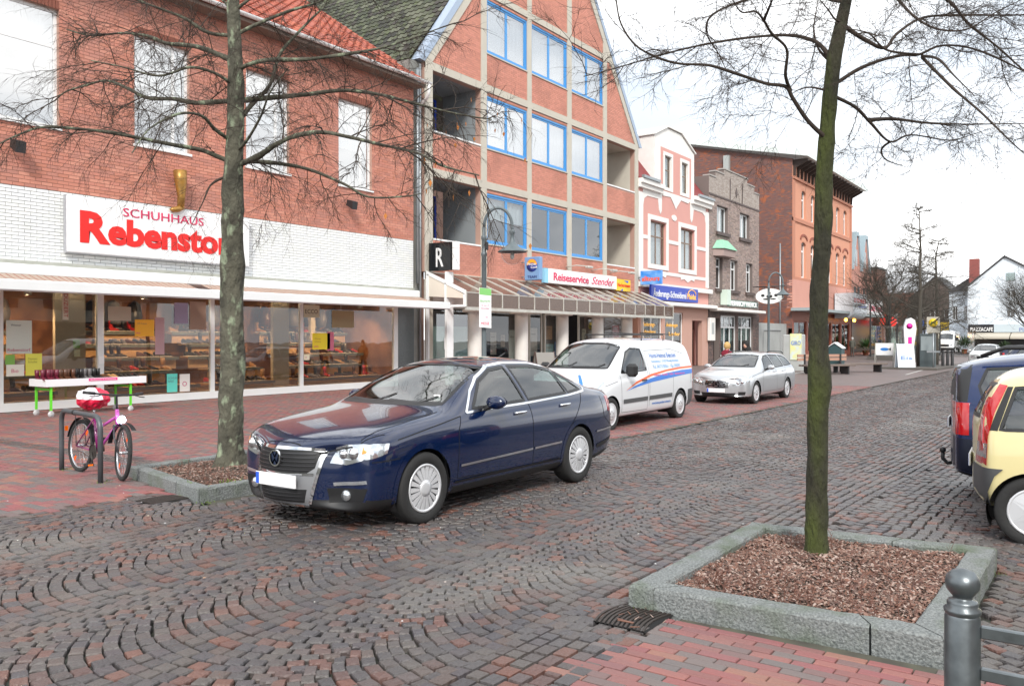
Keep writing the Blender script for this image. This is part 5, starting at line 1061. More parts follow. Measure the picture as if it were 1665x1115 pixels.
# ---------------- trees ----------------
bark_m = mat('bark_grey', (.115, .11, .08), .95, noise_=(5, .95, (.04, .038, .028)), bump=(16, 1.0, .06), stain=(9, (.24, .28, .19), .54, .66), stretch=(1, 1, .6))
bark_g = mat('bark_mossy', (.036, .034, .018), .95, noise_=(6, .95, (.016, .016, .010)), bump=(26, 1.0, .05), stain=(2.6, (.05, .062, .012), .5, .66), stretch=(1, 1, .4))
twig_m = mat('twig_bark', (.045, .032, .024), .9)
LEFT_LIMBS = {
    'trunk': [(6.51, 8.84, -0.0),(6.51, 8.84, 0.54),(6.52, 8.84, 1.29),(6.52, 8.82, 2.58),(6.53, 8.81, 3.57),(6.55, 8.79, 4.32),(6.55, 8.79, 5.08),(6.53, 8.81, 5.84),(6.52, 8.82, 6.52),(6.52, 8.83, 7.36)],
    'a': [(6.5, 8.86, 3.85),(6.21, 8.96, 3.94),(5.93, 9.05, 3.96),(5.61, 9.18, 3.99),(5.27, 9.36, 4.03),(4.93, 9.52, 4.03),(4.64, 9.62, 4.0),(4.4, 9.65, 3.87),(4.16, 9.67, 3.7)],
    'b': [(6.52, 8.84, 4.59),(6.34, 9.29, 4.6),(6.26, 9.62, 4.68),(6.13, 10.01, 4.73),(6.06, 10.32, 4.88),(5.96, 10.66, 5.02),(5.86, 11.01, 4.99),(5.78, 11.33, 4.95),(5.75, 11.58, 4.86)],
    'c': [(6.53, 8.81, 5.39),(6.29, 8.97, 5.39),(6.06, 9.12, 5.53),(5.82, 9.26, 5.6),(5.6, 9.4, 5.67),(5.37, 9.54, 5.74),(5.11, 9.72, 5.87)],
    'd': [(6.55, 8.79, 3.79),(6.62, 8.45, 3.88),(6.65, 8.15, 3.99),(6.69, 7.86, 4.06),(6.76, 7.51, 4.07),(6.82, 7.17, 3.99),(6.96, 6.73, 3.86),(7.1, 6.29, 3.73),(7.14, 5.97, 3.56),(7.26, 5.56, 3.43)],
    'e': [(6.55, 8.79, 4.29),(6.74, 8.72, 4.58),(6.94, 8.63, 4.85),(7.09, 8.62, 5.27),(7.28, 8.55, 5.55),(7.49, 8.45, 5.83),(7.71, 8.34, 6.11),(7.98, 8.16, 6.49)],
    'f': [(6.55, 8.79, 4.59),(6.86, 8.63, 4.67),(7.27, 8.32, 4.76),(7.66, 8.05, 4.86),(8.05, 7.78, 4.85),(8.45, 7.49, 4.77),(8.85, 7.19, 4.69),(9.27, 6.88, 4.65)],
    'g': [(6.55, 8.79, 4.97),(6.7, 8.44, 5.06),(6.95, 7.95, 5.05),(7.15, 7.52, 5.08),(7.35, 7.1, 5.13),(7.54, 6.69, 5.24),(7.65, 6.4, 5.32)],
    'h': [(6.54, 8.8, 5.39),(6.77, 8.64, 5.57),(7.05, 8.41, 5.76),(7.34, 8.16, 5.92),(7.59, 7.98, 6.15),(7.93, 7.66, 6.51)],
    'i': [(6.51, 8.85, 3.68),(6.28, 8.89, 3.54),(6.12, 8.84, 3.29),(5.94, 8.82, 2.97)],
    'j': [(6.55, 8.79, 3.85),(6.88, 8.55, 3.86),(7.24, 8.28, 3.81),(7.6, 7.99, 3.64),(7.88, 7.83, 3.5),(8.25, 7.53, 3.53),(8.47, 7.46, 3.59)],
    'k': [(6.53, 8.81, 5.08),(6.43, 9.28, 5.3),(6.4, 9.63, 5.4),(6.37, 9.99, 5.49),(6.34, 10.36, 5.65),(6.25, 10.8, 5.75),(6.11, 11.31, 5.78),(6.01, 11.77, 5.93)],
    'l': [(6.55, 8.79, 3.95),(6.49, 8.46, 4.08),(6.42, 8.14, 4.28),(6.33, 7.86, 4.49),(6.29, 7.49, 4.7)],
    'm': [(6.52, 8.84, 4.1),(6.24, 8.77, 4.18),(5.99, 8.65, 4.26),(5.71, 8.59, 4.23),(5.43, 8.52, 4.09),(5.16, 8.44, 3.89),(4.92, 8.32, 3.6)],
    'n': [(6.54, 8.8, 4.78),(6.26, 8.8, 4.86),(5.96, 8.85, 4.86),(5.62, 8.94, 4.69),(5.25, 9.07, 4.72),(4.93, 9.14, 4.72)],
    'o': [(6.53, 8.81, 5.69),(6.47, 9.09, 5.96),(6.31, 9.5, 6.23),(6.1, 9.98, 6.44)],
    'p': [(6.54, 8.8, 5.69),(6.64, 8.48, 5.87),(6.83, 8.03, 6.13),(7.1, 7.46, 6.37)],
}
RIGHT_LIMBS = {
    'trunk': [(6.21, 1.7, -0.01),(6.21, 1.71, 0.13),(6.21, 1.71, 0.57),(6.21, 1.7, 1.46),(6.22, 1.7, 1.98),(6.23, 1.68, 2.34),(6.24, 1.67, 2.78),(6.26, 1.65, 3.22),(6.27, 1.62, 3.57),(6.3, 1.58, 3.88),(6.33, 1.54, 4.1),(6.36, 1.5, 4.36),(6.38, 1.47, 4.67)],
    'a': [(6.25, 1.65, 3.1),(6.19, 1.68, 3.13),(6.09, 1.75, 3.22),(5.99, 1.82, 3.36),(5.93, 1.85, 3.43),(5.81, 1.95, 3.44),(5.66, 2.09, 3.49),(5.51, 2.24, 3.54),(5.36, 2.39, 3.54),(5.23, 2.5, 3.57),(5.11, 2.6, 3.64),(5.02, 2.66, 3.77),(4.97, 2.67, 3.92),(4.92, 2.67, 4.01)],
    'b': [(5.98, 1.83, 3.41),(5.86, 1.83, 3.49),(5.76, 1.79, 3.63),(5.6, 1.84, 3.7),(5.47, 1.85, 3.75),(5.34, 1.86, 3.77),(5.2, 1.9, 3.73),(5.06, 1.91, 3.77),(4.93, 1.92, 3.81)],
    'c': [(6.26, 1.64, 3.44),(6.15, 1.74, 3.46),(6.06, 1.8, 3.43),(6.0, 1.83, 3.39)],
    'd': [(6.28, 1.62, 3.64),(6.32, 1.73, 3.77),(6.4, 1.79, 3.94),(6.51, 1.81, 4.1),(6.63, 1.81, 4.32)],
    'e': [(6.28, 1.62, 3.66),(6.29, 1.72, 3.8),(6.31, 1.8, 3.86),(6.31, 1.92, 3.91),(6.26, 2.1, 3.93),(6.16, 2.35, 3.92),(6.06, 2.61, 3.89),(5.96, 2.88, 3.84),(5.86, 3.13, 3.78),(5.76, 3.38, 3.73)],
    'f': [(6.29, 1.6, 3.5),(6.32, 1.46, 3.58),(6.34, 1.33, 3.62),(6.37, 1.19, 3.64),(6.39, 1.08, 3.63),(6.41, 0.95, 3.67),(6.45, 0.79, 3.64),(6.5, 0.62, 3.55),(6.55, 0.46, 3.44),(6.62, 0.26, 3.32)],
    'g': [(6.4, 1.06, 3.62),(6.2, 0.93, 3.52),(5.99, 0.81, 3.34),(5.79, 0.67, 3.14)],
    'h': [(6.28, 1.62, 3.41),(6.45, 1.51, 3.35),(6.61, 1.44, 3.26),(6.78, 1.34, 3.14),(6.96, 1.23, 3.21),(7.22, 1.01, 3.19),(7.39, 0.9, 3.24)],
    'i': [(6.78, 1.34, 3.14),(6.93, 1.43, 3.12),(7.15, 1.44, 3.08),(7.43, 1.35, 3.06)],
    'j': [(6.31, 1.56, 3.91),(6.47, 1.46, 3.84),(6.64, 1.35, 3.8),(6.77, 1.29, 3.93),(6.95, 1.15, 4.07),(7.2, 0.93, 4.12),(7.57, 0.53, 4.15),(7.81, 0.31, 4.22)],
    'k': [(6.33, 1.54, 3.93),(6.23, 1.59, 3.93),(6.15, 1.62, 3.98),(6.07, 1.66, 4.04),(5.97, 1.7, 4.11)],
    'l': [(6.6, 1.45, 3.28),(6.93, 1.34, 3.34),(7.29, 1.17, 3.36),(7.7, 0.94, 3.4),(8.21, 0.58, 3.46)],
    'm': [(6.35, 1.51, 4.16),(6.37, 1.33, 4.18),(6.36, 1.21, 4.03),(6.34, 1.09, 3.87),(6.33, 0.95, 3.76),(6.35, 0.78, 3.73),(6.36, 0.61, 3.81),(6.36, 0.46, 3.86)],
    'n': [(6.35, 1.51, 4.21),(6.62, 1.24, 4.28),(6.89, 0.98, 4.15),(7.05, 0.86, 4.0),(7.26, 0.69, 3.85),(7.46, 0.53, 3.69),(7.63, 0.39, 3.56)],
    'o': [(5.47, 1.85, 3.75),(5.06, 1.66, 3.71),(4.62, 1.5, 3.62)],
    'q': [(6.31, 1.57, 4.08),(6.21, 1.89, 4.18),(6.13, 2.18, 4.18),(6.06, 2.44, 4.1),(6.13, 2.51, 3.99),(6.28, 2.48, 3.88),(6.41, 2.47, 3.79)],
    'r': [(6.4, 1.06, 3.61),(6.35, 0.86, 3.35),(6.27, 0.69, 3.15),(6.19, 0.53, 2.94),(6.07, 0.43, 2.81)],
    's': [(6.39, 1.08, 3.63),(6.16, 1.24, 3.63),(5.99, 1.32, 3.71),(5.81, 1.43, 3.71)],
}
def branchlet(mb, p, d, L_, r, rng, lvl, droop, n=4):
    pts = [p]; k = 5; q = Vector(p); v = Vector(d).normalized()
    for i in range(k):
        v = (v + Vector((rng.gauss(0, .16), rng.gauss(0, .16), rng.gauss(0, .12) - droop))).normalized(); q = q + v * L_ / k; pts.append(q.copy())
    mb.tube(pts, [r * (1 - .75 * i / k) for i in range(k + 1)], n=n if r > .004 else 3, caps=False)
    if lvl > 0:
        for i in range(1, k + 1):
            for _ in range(2 if lvl > 1 else rng.choice((1, 2))):
                if rng.random() < .88:
                    u = Vector((rng.gauss(0, 1), rng.gauss(0, 1), rng.gauss(0, .8))).normalized(); t = (pts[i] - pts[i - 1]).normalized()
                    branchlet(mb, pts[i], t * .9 + u * .75, L_ * rng.uniform(.35, .6), max(r * .5, .0014), rng, lvl - 1, droop * 1.1)
def street_tree(name, label, limbs, radii, bark, base, dens, seed, droop, tw=1.0, lvl=2):
    rng = random.Random(seed); t = thing(name, label, 'tree', base)
    def rough_tube(mb, pts, rs, n):
        P = smooth_poly(pts, 6); m_ = len(P); R_ = []
        for i in range(m_):
            f = i / (m_ - 1) * (len(rs) - 1); a = int(f); b = min(a + 1, len(rs) - 1); R_.append(rs[a] + (rs[b] - rs[a]) * (f - a))
        s0 = len(mb.v); mb.tube(P, R_, n=n)
        for i in range(s0, len(mb.v)):
            v = Vector(mb.v[i]); ring = (i - s0) // n
            if ring < m_:
                c = P[ring]; e = noise.noise(v * 6) * .15 + noise.noise(v * 17) * .09 + .35 * max(0, 1 - (v.z - .1) * 7) * (.5 + .5 * math.sin(math.atan2(v.y - c.y, v.x - c.x) * 5)) + max(0, noise.noise(Vector((v.x * 3, v.y * 3, v.z * 2.6)) + Vector((seed, 0, 0))) - .22) * .7
                mb.v[i] = tuple(c + (v - c) * (1 + e))
        return P, R_
    m = MB(); rough_tube(m, limbs['trunk'], radii, 22); m.build('trunk', bark, t)
    tw_mb = MB()
    for k, pts in limbs.items():
        if k == 'trunk': continue
        Ltot = sum((Vector(a) - Vector(b)).length for a, b in zip(pts, pts[1:])); r0 = min(.047, .013 + .0092 * Ltot) * tw
        m = MB(); P, R_ = rough_tube(m, pts, [r0, r0 * .8, r0 * .6, r0 * .4, r0 * .22], 8); m.build('limb', bark if r0 > .02 else twig_m, t)
        acc = 0; nxt = .12
        for a, b in zip(P, P[1:]):
            acc += (b - a).length
            while acc > nxt:
                nxt += rng.uniform(.4, 1.3) * dens
                d = (b - a).normalized(); u = Vector((rng.gauss(0, 1), rng.gauss(0, 1), rng.gauss(0, .9))).normalized()
                branchlet(tw_mb, b, d * rng.uniform(.3, 1) + u * .9, rng.uniform(.35, 1.15) * tw, r0 * .3 * rng.uniform(.5, 1), rng, lvl, droop)
    tw_mb.build('twigs', twig_m, t, kind='stuff')
    return t
street_tree('street_tree', 'tall bare tree with grey lichened trunk in the stone planter left of the blue car', LEFT_LIMBS, [.165, .145, .138, .130, .118, .10, .088, .075, .06, .04], bark_m, (6.5, 8.83, 0), .17, 5, .075, tw=.82)
street_tree('street_tree', 'slim bare tree with mossy green trunk in the near stone planter on the right', RIGHT_LIMBS, [.105, .080, .073, .068, .065, .062, .058, .053, .049, .044, .038, .032, .027], bark_g, (6.22, 1.71, 0), .13, 9, .02, tw=.52)
# a few dead leaves still hanging
lf = MB(); r_ = random.Random(3)
for k in range(26):
    p = Vector((LEFT_LIMBS['f'][-1] if k % 2 else LEFT_LIMBS['d'][-2])) + Vector((r_.gauss(0, .35), r_.gauss(0, .35), r_.gauss(-.1, .2))); a = r_.random() * 6
    lf.add([tuple(p), tuple(p + Vector((.02 * math.cos(a), .02 * math.sin(a), -.03))), tuple(p + Vector((0, 0, -.075))), tuple(p + Vector((-.02 * math.cos(a), -.02 * math.sin(a), -.03)))], [(0, 1, 2, 3)])
_lt = [o for o in COL.objects if o.name == 'street_tree'][0]; lf.build('dead_leaves', mat('dead_leaf', (.45, .16, .03), .8), _lt, kind='stuff')
# planters: each kerb stone its own piece
granite = mat('granite_kerb', (.24, .255, .25), .85, noise_=(70, .9, (.09, .10, .10)), bump=(60, .8), stain=(3.2, (.10, .125, .085), .48, .72))
mulch_m = mat('bark_mulch', rough=.95, pal=[(.15, .08, .06), (.22, .13, .10), (.10, .055, .045), (.30, .21, .17), (.17, .09, .07), (.38, .29, .25), (.12, .08, .065), (.20, .10, .07)], bump=(30, .5))
soil_m = mat('soil', (.05, .035, .025), .95, bump=(30, 1), noise_=(12, .7, (.09, .06, .04)))
def planter(label, poly, w, hh, joints, seed, n_ch, base):
    t = thing('stone_planter', label, 'planter', base); r_ = random.Random(seed); P = [Vector((*p, 0)) for p in poly]; c = sum(P, Vector()) / 4; I = []
    for i, p in enumerate(P):
        a, b = (P[i - 1] - p).normalized(), (P[(i + 1) % 4] - p).normalized(); I.append(p + (a + b) * w)
    for i in range(4):
        a, b, ia, ib = P[i], P[(i + 1) % 4], I[i], I[(i + 1) % 4]; js = joints[i]; ts = [0] + js + [1]
        for t0, t1 in zip(ts, ts[1:]):
            g = .006 / (b - a).length; t0_, t1_ = t0 + (g if t0 else 0), t1 - (g if t1 < 1 else g)
            o0, o1, i0, i1 = a.lerp(b, t0_), a.lerp(b, t1_), ia.lerp(ib, t0_), ia.lerp(ib, t1_)
            n = 9; m = MB(); vs = []; ev = .016
            for s_ in range(n + 1):
                f = s_ / n; oo = o0.lerp(o1, f); ii = i0.lerp(i1, f); z = hh
                u = (ii - oo).normalized()
                def J(p, zz, k=.004): return (p.x + r_.uniform(-k, k), p.y + r_.uniform(-k, k), zz + r_.uniform(-k, k) * .8)
                vs += [J(oo, -.22), J(oo, z - ev), J(oo + u * ev, z), J(ii - u * ev, z), J(ii, z - ev), J(ii, -.02)]
            fs = [(s_ * 6 + q, s_ * 6 + q + 1, s_ * 6 + 7 + q, s_ * 6 + 6 + q) for s_ in range(n) for q in range(5)] + [(5, 4, 3, 2, 1, 0), tuple(n * 6 + q for q in range(6))]
            m.add(vs, fs).build('kerb_stone', granite, t)
    m = MB(); m.v = []; N_ = 10
    for j in range(N_ + 1):
        for i in range(N_ + 1):
            p = I[0].lerp(I[1], i / N_).lerp(I[3].lerp(I[2], i / N_), j / N_); m.v.append((p.x, p.y, hh - .055 + .03 * noise.noise(p * 3) + .02 * math.sin(math.pi * i / N_) * math.sin(math.pi * j / N_)))
    m.add([], []); 
    for j in range(N_):
        for i in range(N_): m.f.append([j * (N_ + 1) + i, j * (N_ + 1) + i + 1, (j + 1) * (N_ + 1) + i + 1, (j + 1) * (N_ + 1) + i]); m.m.append(0); m.sm.append(True)
    m.build('soil', soil_m, t)
    m = MB()
    for k in range(n_ch):
        u, v = r_.random(), r_.random(); p = I[0].lerp(I[1], u).lerp(I[3].lerp(I[2], u), v); a = r_.random() * 6.28; l = r_.uniform(.008, .024); w_ = l * r_.uniform(.3, .6); z = hh - .05 + .03 * noise.noise(p * 3) + .02 * math.sin(math.pi * u) * math.sin(math.pi * v) + r_.uniform(0, .016)
        d = Vector((math.cos(a), math.sin(a), r_.gauss(0, .35))); e = Vector((-math.sin(a), math.cos(a), r_.gauss(0, .35))); q = Vector((p.x, p.y, z))
        m.add([tuple(q + d * l), tuple(q + e * w_), tuple(q - d * l), tuple(q - e * w_), tuple(q + Vector((0, 0, .006)))], [(0, 1, 4), (1, 2, 4), (2, 3, 4), (3, 0, 4)])
    m.build('mulch_chips', mulch_m, t, kind='stuff')
    m = MB()
    for k in range(int(n_ch / 110)):
        u, v = r_.uniform(.03, .97), r_.choice([r_.uniform(.02, .98), r_.uniform(.02, .2)]); p = I[0].lerp(I[1], u).lerp(I[3].lerp(I[2], u), v); q = Vector((p.x, p.y, hh - .05)); hgt = r_.uniform(.05, .16)
        m.tube([q, q + Vector((r_.gauss(0, .01), r_.gauss(0, .01), hgt * .5)), q + Vector((r_.gauss(0, .02), r_.gauss(0, .02), hgt))], [.0025, .002, .001], n=3, caps=False)
        for s_ in range(3): 
            a = r_.random() * 6.28; b_ = q + Vector((0, 0, hgt * r_.uniform(.3, .8))); m.tube([b_, b_ + Vector((math.cos(a) * .03, math.sin(a) * .03, .03))], [.0015, .0008], n=3, caps=False)
    m.build('dry_stalks', mat('dry_stalk', (.16, .07, .05), .9), t, kind='stuff')
    return t
planter('square stone planter full of bark mulch round the mossy tree at the near right', [(4.68, 2.42), (4.78, .68), (7.05, .66), (6.88, 2.42)], .17, .155, [[.09, .80], [.5], [.35, .70], [.45]], 1, 13000, (4.7, 1.5, 0))
planter('stone planter with bark mulch round the lichened tree left of the blue car', [(5.62, 9.58), (5.16, 7.52), (7.9, 7.36), (7.9, 9.58)], .15, .15, [[.70], [.3, .65], [.5], [.35, .7]], 2, 6000, (5.5, 8.5, 0))
# tufts of green at the kerbs
gm = MB(); r_ = random.Random(6)
for (cx, cy, n) in ((5.46, 10.78, 40), (5.2, 9.44, 40), (4.72, 2.48, 14), (5.6, 7.6, 26), (5.28, 7.9, 20), (4.9, 2.3, 10), (6.9, .62, 30), (5.4, .66, 26), (3.1, .42, 20), (5.2, 7.48, 24)):
    for k in range(n):
        x, y = cx + r_.gauss(0, .06), cy + r_.gauss(0, .06); a = r_.random() * 6.28; h_ = r_.uniform(.015, .05); z0 = .15 if (5.3 < x < 5.75 and 7.5 < y < 8) else 0
        gm.add([(x - .004, y, z0), (x + .004, y, z0), (x + .03 * math.cos(a), y + .03 * math.sin(a), z0 + h_)], [(0, 1, 2)])
gm.build('grass_tufts', mat('weed_green', (.16, .26, .03), .8), kind='stuff', label='small green weeds growing at the foot of kerbs and stands', cat='weeds')
# distant trees
def grow(mb, p, d, L_, r, rng, lvl, up=.05):
    v = Vector(d).normalized(); pts = [Vector(p)]; k = 4
    for i in range(k):
        v = (v + Vector((rng.gauss(0, .12), rng.gauss(0, .12), up + rng.gauss(0, .08)))).normalized(); pts.append(pts[-1] + v * L_ / k)
    mb.tube(pts, [r * (1 - .5 * i / k) for i in range(k + 1)], n=6 if lvl > 2 else 3, caps=False)
    if lvl > 0:
        for i in range(1 if lvl < 3 else 2, k + 1):
            for _ in range(rng.choice((1, 2) if lvl > 1 else (1, 1, 2)) + (1 if i == k else 0)):
                u = Vector((rng.gauss(0, 1), rng.gauss(0, 1), rng.gauss(0, .6))).normalized(); grow(mb, pts[i], v * .7 + u * .85, L_ * rng.uniform(.5, .75), r * .45, rng, lvl - 1, up)
def far_tree(name, label, x, y, h_, trunk, spread, seed, lvl=4, conical=False, m_=None, zb=None):
    rng = random.Random(seed); zb = gz(x, y) if zb is None else zb; t = thing(name, label, 'tree', (x, y, zb)); m = MB(); tw_ = MB()
    P = [Vector((x, y, zb - .05))]; n = 8
    for i in range(1, n + 1): P.append(Vector((x + rng.gauss(0, .05), y + rng.gauss(0, .05), zb + h_ * (1 if conical else .55) * i / n)))
    m.tube(P, [trunk * (1 - .85 * i / n) if conical else trunk * (1 - .4 * i / n) for i in range(n + 1)], n=8); m.build('trunk', m_ or twig_m, t)
    for i in range(2, n + 1):
        hf = P[i].z - zb
        for _ in range(4):
            a = rng.random() * 6.28; L_ = (spread * (1.1 - hf / h_) + .25) if conical else spread * rng.uniform(.6, .95)
            if not conical and i < 4: continue
            grow(tw_, P[i] + Vector((0, 0, rng.uniform(-.2, .2))), Vector((math.cos(a), math.sin(a), .35 if conical else .8)), L_ * .62, trunk * .22, rng, lvl - 1, .0 if conical else .09)
    tw_.build('crown', m_ or twig_m, t, kind='stuff'); return t
tk = mat('far_bark', (.07, .062, .05), .9)
far_tree('square_tree', 'tall slender bare tree rising above all others on the island in the square', 55.9, 9.35, 9.4, .17, 4.2, 1, 4, True, tk)
far_tree('square_tree', 'second slim bare tree just right of the tallest one on the square', 59.8, 9.05, 8.0, .16, 3.8, 2, 4, True, tk)
far_tree('bushy_tree', 'broad bare many branched tree behind the glass shelter', 77, 15.3, 9.0, .28, 5.2, 3, 4, False, tk)
far_tree('reddish_tree', 'bare tree with reddish brown twigs in front of the twin gables', 90.5, 18.9, 7.6, .16, 3.2, 4, 4, False, mat('reddish_twig', (.20, .10, .06), .9))
far_tree('edge_tree', 'bare tree at the far right edge in front of the white gabled house', 92, 6.0, 8.5, .22, 4.5, 5, 4, False, tk)
far_tree('edge_tree', 'small bare tree behind the yellow truck on the far side of the square', 112, 19.5, 8.0, .2, 4.2, 8, 4, False, tk)
# ---------------- street furniture near ----------------
steel = mat('bollard_steel', (.17, .19, .20), .34, metal=.75, noise_=(14, .6, (.09, .10, .105)), bump=(60, .03))
bl = thing('barrier_bollard', 'grey metal bollard with ball top and two rails at the bottom right corner', 'bollard', (3.09, .387, 0))
BX, BY = 3.09, .387
MB().lathe([(.053, 0), (.053, .775), (.050, .782)], (BX, BY, 0), n=40).build('post', steel, bl)
MB().lathe([(.050, .782), (.055, .79), (.056, .80), (.045, .808), (.047, .82), (.043, .828), (.030, .832), (.029, .84), (.038, .85), (.049, .866), (.0525, .884), (.048, .905), (.033, .922), (.012, .929), (0, .93)], (BX, BY, 0), n=40).build('ball_cap', steel, bl)
for z in (.735, .60, .25):
    MB().box(BX - .012, BX + .012, BY - 2.2, BY - .052, z - .02, z + .02, bev=.004).build('rail', steel, bl)
MB().lathe([(.053, 0), (.053, .78)], (BX, BY - 2.25, 0), n=20).build('post', steel, bl)
st_ = thing('bike_stand', 'dark grey tubular hoop bike stand in front of the pink bicycle', 'bike stand', (5.33, 10.1, 0)); A_, B_ = Vector((5.20, 9.46, 0)), Vector((5.44, 10.81, 0))
pts = [A_ + Vector((0, 0, -.02)), A_ + Vector((0, 0, .62))]
for k in range(1, 7): a = math.pi / 2 * k / 6; pts.append(A_.lerp(B_, .11 * (1 - math.cos(a))) + Vector((0, 0, .62 + .15 * math.sin(a))))
for k in range(0, 7): a = math.pi / 2 * k / 6; pts.append(A_.lerp(B_, 1 - .11 * (1 - math.sin(a))) + Vector((0, 0, .62 + .15 * math.cos(a))))
pts += [B_ + Vector((0, 0, .3)), B_ + Vector((0, 0, -.02))]
MB().tube(pts, .030, n=14).build('hoop', mat('stand_grey', (.075, .085, .095), .45, metal=.3, noise_=(12, .4, (.12, .12, .12))), st_)
m = MB(); m.tube([A_.lerp(B_, .62) + Vector((0, 0, .735)), A_.lerp(B_, .66) + Vector((0, 0, .735))], .042, n=14) if False else m.tube([A_.lerp(B_, .62) + Vector((0, 0, .77)), A_.lerp(B_, .66) + Vector((0, 0, .77))], .035, n=14); m.build('band', black, st_)
# --- bicycle: local +x = forward ---
fw = Vector((5.43, 9.42, 0)) - Vector((5.50, 10.50, 0)); bike = thing('bicycle', 'pink and purple bicycle with a bag over its saddle beside the hoop stand', 'bicycle', (5.50, 10.50, 0), math.atan2(fw.y, fw.x))
pk_p = mat('bike_pink', (.42, .06, .33), .25, coat=1); pu_p = mat('bike_purple', (.20, .015, .12), .25, coat=1); tyre_g = mat('bike_tyre', (.03, .03, .03), .9, bump=(90, .6)); alu2 = mat('bike_alu', (.6, .6, .62), .25, metal=.9); refl = mat('reflector_orange', (.85, .16, .01), .2, emit=((1, .15, .0), .15))
lean = Matrix.Rotation(R(-4), 3, 'X')
def bp(x, y, z): return lean @ Vector((x, y, z))
def bike_wheel(cx, steer, nm):
    rot = Matrix.Rotation(steer, 3, 'Z'); r0 = .325; N_ = 40
    def W(a, r, y=0): return bp(*(Vector((cx, 0, .335)) + rot @ Vector((r * math.cos(a), y, r * math.sin(a)))))
    m = MB(); ring = [W(2 * math.pi * k / N_, r0 - .022) for k in range(N_ + 1)]; m.tube(ring, .024, n=10, caps=False)
    for k in range(0, 80): 
        a = 2 * math.pi * k / 80; c = W(a, r0 + .003, (.008 if k % 2 else -.008)); m.ball(tuple(c), .006, 2)
    ty = m.build(nm, tyre_g, bike, local=True)
    m = MB(); ring = [W(2 * math.pi * k / N_, r0 - .052) for k in range(N_ + 1)]; m.tube(ring, .011, n=8, caps=False); m.build('rim', alu2, ty, local=True)
    m = MB()
    for k in range(28): a = 2 * math.pi * k / 28; s_ = .03 * (1 if k % 2 else -1); m.tube([W(a + .6 * (1 if k % 4 < 2 else -1), .02, s_), W(a, r0 - .06, 0)], .0014, n=3, caps=False)
    m.build('spokes', alu2, ty, local=True, kind='stuff')
    m = MB(); m.tube([W(0, 0, -.05), W(0, 0, .05)], .018, n=10); m.build('hub', alu2, ty, local=True)
    for a in (.9, 4.0):
        c0 = [W(a + d_, r_, .0) for d_ in (-.10, .10) for r_ in (.18, .25)]; m = MB(); m.add([tuple(c0[0]), tuple(c0[1]), tuple(c0[3]), tuple(c0[2])], [(0, 1, 2, 3), (3, 2, 1, 0)]); m.build('spoke_reflector', refl, ty, local=True)
bike_wheel(0, 0, 'wheel'); ST = R(-13); bike_wheel(1.08, ST, 'wheel')
BBp, SEAT, HEADT, HEADB = (.45, 0, .30), (.30, 0, .72), (.86, 0, .80), (.90, 0, .66)
m = MB(); m.tube([bp(*HEADB), bp(*BBp)], .020, n=12).tube([bp(.86, 0, .74), bp(.36, 0, .55)], .018, n=12).tube([bp(.862, 0, .83), bp(.905, 0, .63)], .024, n=12); m.build('frame', pk_p, bike, local=True)
m = MB(); m.tube([bp(*BBp), bp(*SEAT)], .018, n=12)
for s_ in (-1, 1): m.tube([bp(.44, s_ * .03, .30), bp(0, s_ * .06, .335)], .010, n=8).tube([bp(.32, s_ * .02, .68), bp(0, s_ * .06, .335)], .009, n=8)
m.build('rear_triangle', pu_p, bike, local=True)
rt = Matrix.Rotation(ST, 3, 'Z')
m = MB()
for s_ in (-1, 1): m.tube([bp(.905, s_ * .05, .64), bp(.95, s_ * .055, .50), bp(1.08, s_ * .06, .335)], .012, n=8)
m.tube([bp(.905, -.05, .64), bp(.905, .05, .64)], .016, n=8); m.build('fork', mat('fork_dark', (.03, .03, .035), .4), bike, local=True)
m = MB(); m.tube([bp(.30, 0, .70), bp(.27, 0, .86)], .013, n=10); m.build('seat_post', alu2, bike, local=True)
m = MB(); m.ball(tuple(bp(.24, 0, .90)), .12, 10, sc=(1.2, .75, .35)); m.build('saddle', black, bike, local=True)
m = MB(); m.tube([bp(.86, 0, .82), bp(.83, 0, .98), bp(.88, 0, 1.0)], .013, n=8).tube([bp(.74, -.33, 1.02), bp(.80, -.22, 1.01), bp(.88, -.08, 1.0), bp(.90, .08, 1.0), bp(.83, .24, 1.01), bp(.78, .33, 1.02)], .012, n=10); m.build('handlebar', black, bike, local=True)
m = MB()
for s_ in (-1, 1): m.tube([bp(.80 - .0, s_ * .24, 1.012), bp(.74, s_ * .36, 1.022)], .019, n=10).tube([bp(.87, s_ * .2, 1.0), bp(.90, s_ * .26, .985), bp(.85, s_ * .33, .98)], .007, n=6)
m.build('grip', black, bike, local=True, kind='stuff')
m = MB(); m.tube([bp(.95, 0, .70), bp(1.0, 0, .72)], [.035, .045], n=14); m.build('headlamp', mat('lamp_lit', (.9, .9, 1), .2, emit=((.85, .8, 1), 8)), bike, local=True)
m = MB(); m.lathe([(.09, -.004), (.095, 0), (.09, .004), (.05, .006), (.0, .006)], tuple(bp(.45, -.06, .30)), axis='y', n=28).tube([bp(.45, -.075, .30), bp(.52, -.085, .15)], .010, n=8).tube([bp(.45, .075, .30), bp(.38, .085, .45)], .010, n=8).tube([bp(.0, -.05, .38), bp(.45, -.06, .39)], .004, n=4).tube([bp(.0, -.05, .29), bp(.45, -.06, .215)], .004, n=4); m.build('crank_and_chain', mat('chain_dark', (.05, .045, .04), .5, metal=.5), bike, local=True)
